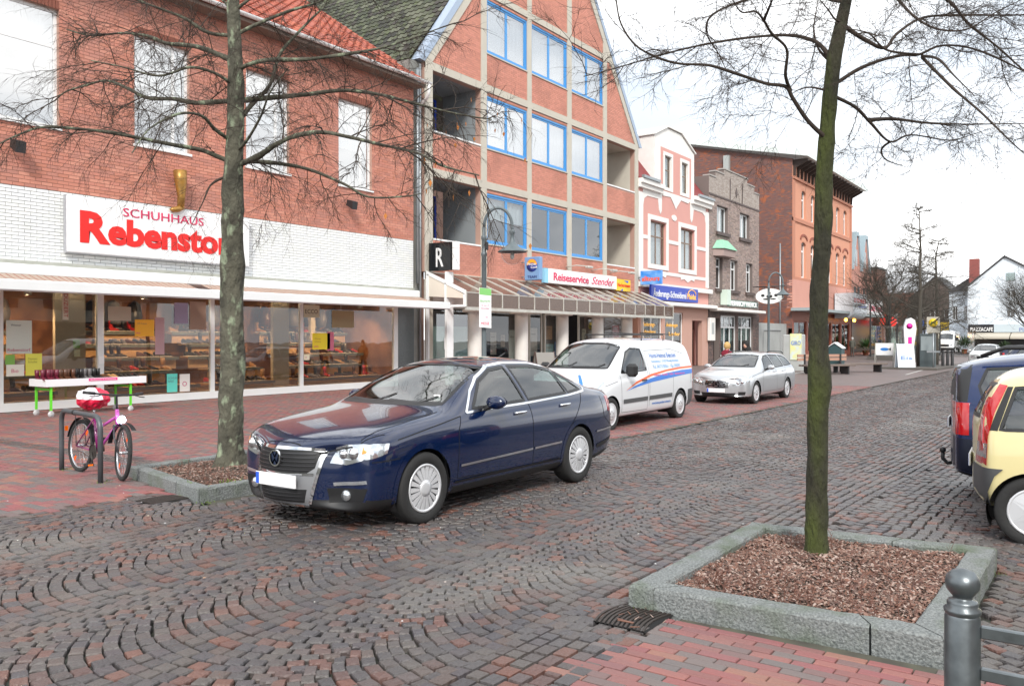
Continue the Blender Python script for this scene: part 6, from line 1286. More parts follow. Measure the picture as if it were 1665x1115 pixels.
for (x, y, z) in ((.52, -.13, .15), (.38, .13, .45)):
    m = MB(); c = bp(x, y, z); m.box(c.x - .045, c.x + .045, c.y - .045, c.y + .045, c.z - .014, c.z + .014, bev=.004); o = m.build('pedal', black, bike, local=True); MB().box(c.x + .0455, c.x + .048, c.y - .03, c.y + .03, c.z - .01, c.z + .01).box(c.x - .048, c.x - .0455, c.y - .03, c.y + .03, c.z - .01, c.z + .01).build('pedal_reflector', refl, o, local=True, kind='stuff')
for (cx, a0, a1) in ((0, .2, 2.9), (1.08, .9, 2.9)):
    m = MB(); n = 14
    for k in range(n):
        t0, t1 = a0 + (a1 - a0) * k / n, a0 + (a1 - a0) * (k + 1) / n
        q = [bp(cx + .352 * math.cos(t), y, .335 + .352 * math.sin(t)) for t in (t0, t1) for y in (-.028, .028)]; m.add([tuple(v) for v in q], [(0, 1, 3, 2), (2, 3, 1, 0)])
    m.build('mudguard', black, bike, local=True)
m = MB(); m.tube([bp(-.30, -.05, .72), bp(.26, -.05, .72)], .006, n=6).tube([bp(-.30, .05, .72), bp(.26, .05, .72)], .006, n=6).tube([bp(-.3, -.05, .72), bp(-.3, .05, .72)], .006, n=6).tube([bp(-.1, -.05, .72), bp(0, -.06, .34)], .005, n=6).tube([bp(-.1, .05, .72), bp(0, .06, .34)], .005, n=6); m.build('luggage_rack', black, bike, local=True)
m = MB(); m.box(-.36, -.345, -.018, .018, .50, .56); m.build('rear_lamp', red_l if 'red_l' in globals() else refl, bike, local=True)
bag = MB(); rb_ = random.Random(2); bc = bp(.22, 0, .93); N_ = 14
for i in range(N_ + 1):
    th = math.pi * i / N_
    for k in range(2 * N_):
        a = math.pi * k / N_; v = Vector((.26 * math.sin(th) * math.cos(a), .17 * math.sin(th) * math.sin(a), -.135 * math.cos(th))); e = 1 + .22 * noise.noise(v * 14) + .10 * noise.noise(v * 33); bag.v.append(tuple(bc + v * e))
for i in range(N_):
    for k in range(2 * N_): bag.f.append([i * 2 * N_ + k, i * 2 * N_ + (k + 1) % (2 * N_), (i + 1) * 2 * N_ + (k + 1) % (2 * N_), (i + 1) * 2 * N_ + k]); bag.m.append(0 if (k < 9 or i < 7) else 1); bag.sm.append(False)
bgo = bag.build('plastic_bag', [mat('bag_red', (.62, .01, .05), .3), mat('bag_white', (.75, .72, .75), .3)]); bgo.matrix_world = Matrix.Translation(bike.location) @ Matrix.Rotation(bike.rotation_euler.z, 4, 'Z'); tag(bgo, 'crumpled red and white plastic bag pulled over the bicycle saddle', 'bag')
# --- shoe table ---
tb = thing('display_table', 'white rolling display table with green legs in front of the shoe shop', 'table', (10, 18.6, 0)); TX0, TX1, TY0, TY1 = 8.85, 11.1, 18.2, 18.95
m = MB(); m.box(TX0, TX1, TY0, TY1, .645, .66); m.box(TX0, TX1, TY0, TY0 + .015, .661, .80); m.box(TX0, TX1, TY1 - .015, TY1, .661, .80); m.box(TX0, TX0 + .015, TY0 + .016, TY1 - .016, .661, .80); m.box(TX1 - .015, TX1, TY0 + .016, TY1 - .016, .661, .80); m.box(TX0 + .02, TX1 - .02, TY0 + .02, TY1 - .02, .70, .745); m.build('tray', mat('table_white', (.74, .74, .76), .4), tb)
grn = mat('leg_green', (.12, .62, .03), .4)
for x in (TX0 + .12, TX1 - .35):
    for y in (TY0 + .06, TY1 - .06):
        MB().box(x - .02, x + .02, y - .02, y + .02, .14, .644).build('leg', grn, tb); w_ = MB(); w_.lathe([(0, -.016), (.062, -.016), (.066, 0), (.062, .016), (0, .016)], (x, y, .066), axis='y', n=20); w_.box(x - .015, x + .015, y - .025, y + .025, .10, .139); w_.build('castor', mat('castor_grey', (.5, .5, .5), .4), tb)
    MB().box(x - .015, x + .015, TY0 + .08, TY1 - .08, .56, .60).build('cross_bar', grn, tb)
MB().box(9.75, 10.4, TY0 - .006, TY0 - .001, .735, .79).build('pink_strip', mat('strip_pink', (.8, .03, .25), .5), tb); text('Sonderposten % Sonderposten', .04, 'lettering', white, tb, (9.78, TY0 - .01, .75), 'y', width=.58, ext=.001)
cols_ = [5, 5, 1, 1, 0, 3, 0, 1, 4, 0, 0, 0]; r_ = random.Random(4); lbl_ = {5: 'wine red', 1: 'brown', 0: 'black', 3: 'grey', 4: 'tan'}; k = 0; x = TX0 + .12
ordn = ['first', 'second', 'third', 'fourth', 'fifth', 'sixth', 'seventh', 'eighth', 'ninth', 'tenth', 'eleventh', 'twelfth']
while x < TX1 - .12 and k < 12:
    kd = 'boot' if k < 7 else 'low'
    pr_ = thing('pair_of_shoes', f'{ordn[k]} pair from the left on the display table, {lbl_[cols_[k]]} {"ankle boots" if kd == "boot" else "low shoes"}', 'shoes', (x, 18.55, .746), r_.uniform(-.25, .25), 'shoes on the rolling display table')
    for yo in (-.055, .055):
        o = link('shoe', shoes[(kd, cols_[k])], pr_, (yo, -.16, 0)); o.scale = (1.0, 1.05, 1.15 if kd == 'boot' else 1.2); o = link('shoe', shoes[(kd, cols_[k])], pr_, (yo, .17, 0)); o.scale = (1, 1.05, 1.1)
    x += .178; k += 1
# --- drain grates ---
def grate(label, cx, cy, a, L_, W_):
    t = thing('drain_grate', label, 'drain', (cx, cy, 0)); iron = mat('cast_iron', (.06, .05, .045), .6, metal=.5, bump=(40, .4)); ca, sa = math.cos(a), math.sin(a)
    def G(u, v, z): return (cx + u * ca - v * sa, cy + u * sa + v * ca, z)
    MB().add([G(-L_ / 2, -W_ / 2, .0165), G(L_ / 2, -W_ / 2, .0165), G(L_ / 2, W_ / 2, .0165), G(-L_ / 2, W_ / 2, .0165)], [(0, 1, 2, 3)]).build('pit', mat('pit_black', (.006, .006, .006), 1), t)
    m = MB(); n = 12
    for k in range(n):
        u = -L_ / 2 + L_ * (k + .5) / n
        for j in range(6):
            v0, v1 = -W_ / 2 + W_ * j / 6, -W_ / 2 + W_ * (j + 1) / 6; c0, c1 = .04 * math.cos(v0 / W_ * 3), .04 * math.cos(v1 / W_ * 3); h_ = L_ / n * .27
            m.add([G(u - h_ + c0, v0, .024), G(u + h_ + c0, v0, .024), G(u + h_ + c1, v1, .024), G(u - h_ + c1, v1, .024), G(u - h_ + c0, v0, .0168), G(u + h_ + c0, v0, .0168), G(u + h_ + c1, v1, .0168), G(u - h_ + c1, v1, .0168)], [(0, 1, 2, 3), (0, 3, 7, 4), (1, 5, 6, 2)])
    m.build('bars', iron, t, kind='stuff')
grate('iron drain grate with curved bars at the corner of the near right planter', 4.52, 2.30, R(90), .34, .40)
grate('iron drain grate with curved bars by the corner of the left planter', 5.02, 7.93, R(90), .32, .42)
m = MB(); m.box(4.40, 4.415, 2.25, 2.35, .025, .03); r_ = random.Random(5)
for k in range(16):
    x, y = 4.5 + r_.gauss(0, .12), 2.3 + r_.gauss(0, .1); a = r_.random() * 3; l = r_.uniform(.02, .06); m.tube([(x, y, .03), (x + l * math.cos(a), y + l * math.sin(a), .034)], .003, n=4)
m.build('leaf_litter', mulch_m, kind='stuff', label='dry brown stalks and leaves lying on the near drain grate', cat='litter')
# drainage channel of dark setts across the left pavement
m = MB(); r_ = random.Random(9)
for row in range(3):
    for k in range(150):
        f = k * .105; x = 6.6 + row * .11 - f * .20 if False else 6.2 + row * .105; y = 9.7 + f
        if y < 19.8: z = gz(x, y) + .0175 + r_.uniform(0, .003); m.add([(x, y, z - .02), (x + .09, y, z - .02), (x + .09, y + .09, z - .02), (x, y + .09, z - .02), (x + .004, y + .004, z), (x + .086, y + .004, z), (x + .086, y + .086, z), (x + .004, y + .086, z)], [(4, 5, 6, 7), (0, 1, 5, 4), (1, 2, 6, 5), (2, 3, 7, 6), (3, 0, 4, 7)])
m.build('drainage_setts', cob_m, pave, kind='stuff')
# sandwich board, folding board under the canopy
def aboard(name, label, x, y, w, h_, col, rz=0, z0=None, words='', wc=None, frame=None):
    z0 = gz(x, y) if z0 is None else z0; t = thing(name, label, 'sign', (x, y, z0), rz); fr_ = frame or mat('board_frame_dark', (.10, .06, .05), .5)
    for s_ in (-1, 1):
        m = MB(); m.prism([(s_ * .26, 0), (s_ * .02, h_), (s_ * .02 + .015, h_), (s_ * .26 + .015, 0)], 'x', -w / 2, w / 2); m.build('panel', mat('board_%d_%d' % (int(col[0] * 99), int(col[2] * 99)), col, .5), t, local=True)
        m = MB()
        for a in (-w / 2 - .02, w / 2): m.prism([(s_ * .28, -.0), (s_ * .02, h_ + .03), (s_ * .02 + .03, h_ + .03), (s_ * .28 + .03, 0)], 'x', a, a + .03)
        m.build('frame', fr_, t, local=True)
    if words: text(words, h_ * .2, 'lettering', mat('ink_x_%d' % int((wc or K)[0] * 99), wc or K, .6), t, (-w * .38, -.20, h_ * .4), 'y', width=w * .7, ext=.001)
    return t
aboard('sandwich_board', 'wooden framed sandwich board between the columns behind the blue car', 28.3, 18.4, .9, 1.1, (.25, .24, .22), R(-20), words='OFFEN', wc=(.6, .1, .1))
t = thing('leaflet_rack', 'low rack of blue yellow and orange leaflets under the canopy', 'rack', (29.4, 18.5, 0))
for k, c in enumerate(((.1, .3, .6), (.8, .6, .05), (.8, .35, .05), (.6, .62, .6))): MB().box(29.15 + .22 * (k % 2), 29.35 + .22 * (k % 2), 18.4 + .02 * k, 18.42 + .02 * k, .2 + .35 * (k // 2), .5 + .35 * (k // 2)).build('leaflets', mat('leaflet_%d' % k, c, .5), t)
MB().box(29.1, 29.65, 18.5, 18.6, .1, .95).build('back', black, t)
t = thing('folding_board', 'pale blue board with rounded metal frame standing under the canopy by the van', 'sign', (33.4, 18.2, 0)); MB().box(32.9, 34.1, 18.2, 18.23, .15, 1.05).build('panel', mat('board_pale_blue', (.30, .48, .66), .5), t); MB().tube([(32.85, 18.2, 0), (32.85, 18.2, 1.05), (32.95, 18.2, 1.12), (34.05, 18.2, 1.12), (34.15, 18.2, 1.05), (34.15, 18.2, 0)], .02, n=8).build('frame', alu, t)
# --- benches and bin ---
def bench(label, x, y, rz, back=True):
    t = thing('bench', label, 'bench', (x, y, gz(x, y)), rz); wd = mat('bench_wood', (.13, .10, .085), .7, noise_=(8, .5, (.2, .16, .14))); bk_ = mat('bench_back', (.38, .22, .16), .7)
    for k in range(3): MB().box(-1.5, 1.5, -.32 + .22 * k, -.13 + .22 * k, .41, .50, bev=.01).build('seat_slat', wd, t, local=True)
    for a in (-1.1, 1.1): MB().box(a - .04, a + .04, -.26, .28, 0, .409).build('leg', black, t, local=True)
    if back:
        for z in (.68, .86): MB().box(-1.5, 1.5, .36, .42, z, z + .14).build('back_slat', bk_, t, local=True)
        for a in (-1.1, 1.1): MB().box(a - .04, a + .04, .31, .359, .1, 1.0).build('back_post', black, t, local=True)
bench('long bench with backrest right beside the mossy tree trunk in the view', 43.6, 11.5, R(-35)); bench('low bench without back to the right of the litter bin', 47.6, 10.8, R(-35), False)
t = thing('litter_bin', 'dark green grey litter bin with sloping white topped lid behind the benches', 'litter bin', (45.6, 11.6, gz(45.6, 11.6))); zb = gz(45.6, 11.6)
MB().prism([(11.25, zb + .35), (11.95, zb + .35), (11.95, zb + 1.25), (11.6, zb + 1.5), (11.25, zb + 1.25)], 'x', 45.3, 45.95).build('body', mat('bin_green', (.03, .07, .075), .5), t); MB().prism([(11.2, zb + 1.27), (11.6, zb + 1.55), (12.0, zb + 1.27), (12.0, zb + 1.31), (11.6, zb + 1.60), (11.2, zb + 1.31)], 'x', 45.25, 46.0).build('lid', fascia_m, t); MB().box(45.5, 45.7, 11.5, 11.7, zb, zb + .349).build('foot', black, t)
# utility boxes with poster between the houses
t = thing('utility_cabinet', 'pale utility cabinet with a yellow and white poster beside the far street lamp', 'cabinet', (46, 14.6, 0)); MB().box(45.6, 46.1, 13.3, 14.35, -.1, 1.85, bev=.03).build('body', mat('cabinet_pale', (.42, .44, .43), .6, noise_=(2, .5, (.34, .36, .35))), t); MB().box(45.55, 45.59, 13.35, 13.95, .5, 1.9).build('poster', mat('poster_yellow_white', (.72, .72, .30), .5, noise_=(4, .9, (.6, .7, .75))), t); text('GIRO', .3, 'lettering', blue_d if 'blue_d' in globals() else K and mat('ink_blue2', (.1, .2, .6)), t, (45.54, 13.9, 1.3), 'x', width=.5)
# --- the square, far ---
t = thing('glass_shelter', 'glass walled shelter with dark posts on the square', 'shelter', (69, 13.5, 0)); X0, X1, Y0, Y1 = 69, 76, 11.2, 15.0
MB().box(X0 - .2, X1 + .2, Y0 - .2, Y1 + .2, -.1, .25).build('plinth', mat('plinth_dark', (.10, .09, .08), .8), t)
gls = window_glass('glass_far', (.8, .86, .84), 1.2)
for (a, b, c, d) in ((X0, X0 + .04, Y0, Y0 + 1.85), (X0, X0 + .04, Y0 + 1.95, Y1), (X0, X0 + 3.4, Y0, Y0 + .04), (X0 + 3.5, X1, Y0, Y0 + .04), (X0, X0 + 3.4, Y1 - .04, Y1), (X1 - .04, X1, Y0, Y1)): MB().box(a, b, c, d, .26, 2.6).build('glass_panel', gls, t)
for (a, b) in ((X0, Y0), (X0, Y0 + 1.9), (X0, Y1), (X1, Y0), (X1, Y1), (X0 + 3.45, Y0)): MB().box(a - .05, a + .05, b - .05, b + .05, .25, 2.75 if b < Y1 else 4.4).build('post', black, t)
m = MB()
for k in range(9): m.box(X0 + .6 + .7 * k, X0 + .9 + .7 * k, Y0 + .8 + .3 * (k % 3), Y0 + 1.1 + .3 * (k % 3), .26, .26 + .75 + .1 * (k % 2))
m.build('stacked_seats', mat('cafe_chairs', (.35, .36, .36), .6, noise_=(2, .8, (.1, .12, .2))), t, kind='stuff')
isl = thing('kerbed_island', 'low dark kerbed island carrying the trees and sign pillar in the square', 'traffic island', (56, 9.5, gz(56, 9.5))); z = gz(56, 9.5); MB().prism([(52.5, 7.9), (58.3, 7.7), (58.6, 10.3), (53, 10.9)], 'z', z - .1, z + .14).build('kerb', mat('plinth_dark'), isl); MB().prism([(59, 7.9), (62.8, 7.7), (63, 9.8), (59, 10)], 'z', z - .1, z + .13).build('kerb', mat('plinth_dark'), isl)
t = thing('info_pillar', 'dark grey rectangular information pillar beside the tallest square tree', 'sign pillar', (55.1, 8.75, z)); MB().box(55.0, 55.25, 8.35, 9.2, z + .1, z + 2.1, bev=.02).build('body', mat('pillar_grey', (.07, .09, .095), .4), t); MB().box(54.97, 54.99, 8.42, 9.13, z + 1.1, z + 1.95).build('map_panel', mat('map_grey', (.25, .29, .3), .4), t)
t = thing('signpost', 'thin pale signpost with cross arm in front of the grey pillar', 'sign', (54.3, 8.35, z)); MB().tube([(54.3, 8.35, z), (54.3, 8.35, z + 2.1)], .04).build('post', zinc, t); MB().box(54.28, 54.32, 8.0, 8.7, z + 1.0, z + 1.1).build('arm', zinc, t)
t = thing('bus_stop_sign', 'yellow round H bus stop sign on a pale board high on a pole', 'sign', (55.6, 8.55, z)); MB().tube([(55.6, 8.55, z), (55.6, 8.55, z + 3.1)], .035).build('pole', zinc, t); MB().box(55.53, 55.57, 8.2, 8.9, z + 2.15, z + 3.1).build('board', mat('board_beige', (.5, .47, .40), .6), t); MB().lathe([(0, 0), (.25, 0), (.25, .02), (0, .02)], (55.5, 8.55, z + 2.75), axis='x', n=24).build('disc', mat('sign_yellow'), t); text('H', .34, 'lettering', mat('ink_green', (.02, .2, .05)), t, (55.49, 8.67, z + 2.63), 'x', width=.22)
for k, (x, y) in enumerate(((57.4, 8.3), (58.2, 8.15), (59.0, 8.0))):
    b_ = thing('bollard', ['leftmost', 'middle', 'rightmost'][k] + ' of three short dark bollards between the two square trees', 'bollard', (x, y, z), group='bollards on the square'); MB().lathe([(.09, 0), (.09, .85), (.06, .9), (.1, 1.0), (.06, 1.08), (0, 1.1)], (x, y, z), n=12).build('post', black, b_)
t = thing('banner_flag', 'tall white beach flag with pink print standing left of the square trees', 'flag', (54.6, 9.9, z)); fl = MB(); pr = [(9.9, z + .35), (9.95, z + 1.6), (10.0, z + 2.5), (9.85, z + 2.95), (9.6, z + 3.05), (9.38, z + 2.9), (9.3, z + 2.4), (9.45, z + 1.2), (9.75, z + .4)]; fl.prism(pr, 'x', 54.6, 54.62); fl.build('cloth', sign_m, t); MB().tube([(54.61, 9.97, z), (54.61, 10.04, z + 2.5), (54.61, 9.86, z + 3.0)], .025, n=6).build('pole', zinc, t); MB().lathe([(0, 0), (.17, 0), (0, .001)], (54.585, 9.68, z + 2.55), axis='x', n=16).box(54.58, 54.598, 9.55, 9.75, z + 1.4, z + 1.9).build('pink_print', mat('print_pink', (.75, .02, .35), .5), t)
aboard('pavement_board', 'white and blue standing board at the foot of the beach flag', 53.6, 9.75, .95, 1.5, (.62, .70, .78), R(-55), words='Eis', wc=(.2, .3, .6), frame=sign_m)
t = thing('fish_board', 'white board with a blue fish on thin metal legs in the square', 'sign', (56.5, 11.4, 0)); zf = gz(56.5, 11.4)
MB().box(56.5, 56.54, 10.95, 11.95, zf + .75, zf + 1.5).build('board', sign_m, t); m = MB()
for y_ in (10.92, 11.98):
    m.tube([(56.3, y_, zf), (56.52, y_, zf + 1.5)], .025, n=6).tube([(56.9, y_, zf), (56.52, y_, zf + 1.5)], .025, n=6)
m.build('legs', alu, t, kind='stuff'); MB().add([(56.49, 11.45 + .25 * math.cos(a), zf + 1.12 + .10 * math.sin(a)) for a in [k * math.pi / 6 for k in range(12)]] + [(56.489, 11.22, zf + 1.12), (56.489, 11.08, zf + 1.22), (56.489, 11.08, zf + 1.02)], [tuple(range(12))[::-1], (12, 13, 14), (14, 13, 12)]).build('fish', mat('fish_blue', (.02, .2, .6), .5), t)
aboard('red_board', 'red framed white sandwich board near the plants beyond the brick house', 88, 17.2, 1.3, 1.7, (.7, .7, .68), R(-60), frame=mat('board_red', (.6, .02, .03), .4))
for k, (x, y, h_, c, lb) in enumerate(((78.5, 14.2, 3.0, (.22, .01, .04), 'closed burgundy parasol behind the glass shelter'), (80.5, 13.2, 3.2, (.02, .12, .5), 'closed bright blue parasol right of the burgundy one'))):
    t = thing('parasol', lb, 'parasol', (x, y, 0)); MB().tube([(x, y, 0), (x, y, h_ + .1)], .04, n=6).build('pole', zinc, t); m = MB(); m.lathe([(.30, 1.3), (.42, 1.7), (.33, 2.3), (.16, 2.9), (.04, h_)], (x, y, 0), n=9, smooth=False); m.build('cloth', mat('parasol_%d' % k, c, .8), t)
t = thing('market_stall', 'long white roofed market stall with lettering behind the parasols', 'stall', (100, 22, 0)); MB().prism([(20.0, 2.3), (24.2, 2.6), (24.2, 3.0), (20.0, 3.0)], 'x', 99, 103).build('roof', sign_m, t); MB().box(99.2, 102.8, 20.1, 24.1, 0, 2.25).build('body', mat('stall_body', (.10, .12, .14), .7), t); text('Backwaren', .6, 'lettering', mat('ink_blue'), t, (98.98, 23.9, 2.55), 'x', width=3.0)
# plants in tubs
def shrub(label, x, y, h_, col, seed, n=260, pot=True):
    r_ = random.Random(seed); z0 = gz(x, y); t = thing('potted_plant', label, 'plant', (x, y, z0))
    if pot: MB().lathe([(.22, 0), (.33, .5), (.35, .5), (.30, .45), (0, .45)], (x, y, z0), n=14).build('pot', mat('terracotta', (.35, .13, .07), .8), t)
    m = MB()
    for k in range(n):
        a, e = r_.random() * 6.28, r_.uniform(-.2, 1.4); d = Vector((math.cos(a) * math.cos(e), math.sin(a) * math.cos(e), math.sin(e))); L_ = h_ * r_.uniform(.3, .62); b = Vector((x, y, z0 + .5)) + d * L_ * .45; e_ = b + d * L_ * .5 + Vector((0, 0, -.12 * r_.random())); s_ = d.cross(Vector((0, 0, 1))).normalized() * .045
        m.add([tuple(b), tuple((b + e_) / 2 + s_), tuple(e_), tuple((b + e_) / 2 - s_)], [(0, 1, 2, 3)])
    m.build('leaves', mat('leaf_%d' % int(col[1] * 100), col, .6, noise_=(2, .6, tuple(v * .5 for v in col))), t, kind='stuff')
shrub('bright green palm like plant outside the shop beyond the brick house', 86.5, 18.6, 2.8, (.10, .20, .03), 1); shrub('darker leafy plant left of the bright green palm', 84.6, 18.8, 2.4, (.05, .12, .03), 2); shrub('yellow green bushy plant to the right of the palm', 89.5, 18.0, 2.2, (.14, .22, .05), 3); shrub('dark green shrub in a terracotta pot beside the cafe entrance', 107, 13.3, 3.2, (.03, .07, .02), 4, 400); shrub('clipped green shrub under the cafe awning', 109, 9.5, 2.2, (.03, .06, .02), 5, 300)
ln = MB()
for (a, b) in (((45.6, 8.25), (53, 8.7)), ((36, 12.2), (50, 13.4))):
    a, b = Vector(a), Vector(b); t_ = (b - a).normalized(); u = Vector((-t_[1], t_[0])) * .06
    ln.add([(p[0], p[1], gz(p[0], p[1]) + .024) for p in (a + u, a - u, b - u, b + u)], [(0, 1, 2, 3)])
ln.build('painted_lines', mat('line_white', (.42, .41, .39), .8), pave)
# ---------------- people ----------------
def person(label, x, y, h_, rz, jacket, trousers, hair, skin=(.55, .33, .25), hood=False, arm=0.1, lean_=0, stride=.12):
    z0 = gz(x, y); t = thing('person', label, 'person', (x, y, z0), rz); s = h_ / 1.7
    V = [(0, 0, .95), (0, .01, 1.12), (0 + lean_ * .4, .0, 1.30), (lean_ * .8, 0, 1.42), (lean_, 0, 1.50), (lean_ + .02, 0, 1.60),
         (lean_ * .7, .17, 1.38), (lean_ * .7 + .04, .23, 1.12), (lean_ * .7 + .16 + arm, .22, .93), (lean_ * .7 + .22 + arm, .21, .88),
         (lean_ * .7, -.17, 1.38), (lean_ * .7 - .04, -.23, 1.12), (lean_ * .7 + .06, -.23, .90), (lean_ * .7 + .09, -.22, .84),
         (0, .09, .88), (stride, .10, .48), (stride * .9, .10, .09), (stride * .9 + .14, .10, .04),
         (0, -.09, .88), (-stride * .6, -.10, .48), (-stride * 1.6, -.10, .10), (-stride * 1.6 + .14, -.10, .04)]
    E_ = [(0, 1), (1, 2), (2, 3), (3, 4), (4, 5), (3, 6), (6, 7), (7, 8), (8, 9), (3, 10), (10, 11), (11, 12), (12, 13), (0, 14), (14, 15), (15, 16), (16, 17), (0, 18), (18, 19), (19, 20), (20, 21)]
    rad = [.145, .15, .16, .10, .055, .06, .075, .055, .042, .035, .075, .055, .042, .035, .10, .07, .05, .045, .10, .07, .05, .045]
    me = bpy.data.meshes.new('body'); me.from_pydata([(a * s, b * s, c * s) for a, b, c in V], E_, []); o = bpy.data.objects.new('body', me); COL.objects.link(o)
    md = o.modifiers.new('k', 'SKIN'); sk = me.skin_vertices[0].data
    for i, r_ in enumerate(rad): sk[i].radius = (r_ * s, r_ * s * (1.15 if i in (1, 2, 0) else 1)); sk[i].use_root = (i == 0)
    md2 = o.modifiers.new('u', 'SUBSURF'); md2.levels = 2; dg_ = bpy.context.evaluated_depsgraph_get(); dg_.update(); m2 = bpy.data.meshes.new_from_object(o.evaluated_get(dg_)); bpy.data.objects.remove(o)
    m2.materials.clear()
    for c_ in (mat('cloth_%d_%d_%d' % tuple(int(v * 99) for v in jacket), jacket, .9), mat('cloth_%d_%d_%d' % tuple(int(v * 99) for v in trousers), trousers, .9), mat('skin', skin, .6)): m2.materials.append(c_)
    for p in m2.polygons:
        c = p.center / s; p.use_smooth = True; p.material_index = 1 if c.z < .84 and abs(c.y) < .19 else (2 if c.z > 1.50 or (c.z < .90 and abs(c.y) > .19) else 0)
    link('body', m2, t)
    hx, hz = lean_ * s + .03, 1.60 * s
    m = MB(); m.ball((hx, 0, hz), .105 * s, 12, sc=(1.0, .80, 1.22)); m.ball((hx + .108 * s, 0, hz - .01), .02 * s, 4, sc=(1, .7, 1.4))
    for e in (-1, 1): m.ball((hx, e * .083 * s, hz), .025 * s, 4, sc=(.6, .4, 1.2))
    m.build('head', mat('skin', skin, .6), t, local=True)
    m = MB()
    for e in (-1, 1): m.ball((hx + .092 * s, e * .034 * s, hz + .02), .012 * s, 4)
    m.build('eyes', black, t, local=True, kind='stuff')
    m = MB(); m.ball((hx - .022 * s, 0, hz + .028 * s), .120 * s, 12, sc=(1.0, .88, 1.15 if not hood else 1.3)); 
    if hood: m.ball((hx - .05, 0, hz - .12), .13, 8, sc=(1, 1.1, 1))
    m.build('hair' if not hood else 'hood', mat('hair_%d' % int(hair[0] * 99), hair, .8, bump=(40, .6)), t, local=True)
    m = MB()
    for (a, b, c) in ((lean_ * .7 + .24 + arm, .21, .86), (lean_ * .7 + .10, -.22, .80)):
        for k in range(4): m.tube([(a * s, (b + .018 * (k - 1.5)) * s, c * s), ((a + .03) * s, (b + .018 * (k - 1.5)) * s, (c - .045) * s), ((a + .02) * s, (b + .018 * (k - 1.5)) * s, (c - (.075 + .008 * (k % 3))) * s)], [.009 * s, .008 * s, .006 * s], n=6)
        m.tube([(a * s, (b - .03) * s, c * s), ((a + .04) * s, (b - .04) * s, (c - .03) * s)], [.01 * s, .007 * s], n=6)
    m.build('fingers', mat('skin', skin, .6), t, local=True, kind='stuff')
    return t
person('woman with short blond hair in a dark red jacket behind the silver estate car', 27.0, 10.35, 1.66, R(-25), (.20, .012, .03), (.03, .03, .04), (.50, .32, .12))
person('person in a black hooded coat facing away behind the silver estate car roof', 29.3, 10.5, 1.68, R(160), (.015, .015, .017), (.02, .02, .03), (.014, .013, .013), hood=True)
person('elderly person with white hair in a grey green coat outside the brick house', 77.8, 18.4, 1.68, R(10), (.12, .12, .10), (.08, .07, .06), (.6, .6, .58))
person('person in a long black coat walking towards the plants', 84, 17.4, 1.70, R(30), (.012, .012, .012), (.015, .015, .015), (.02, .015, .01))
person('person in a brown jacket walking right of the black coated person', 81.5, 17.6, 1.6, R(40), (.25, .14, .07), (.02, .02, .03), (.06, .03, .02))
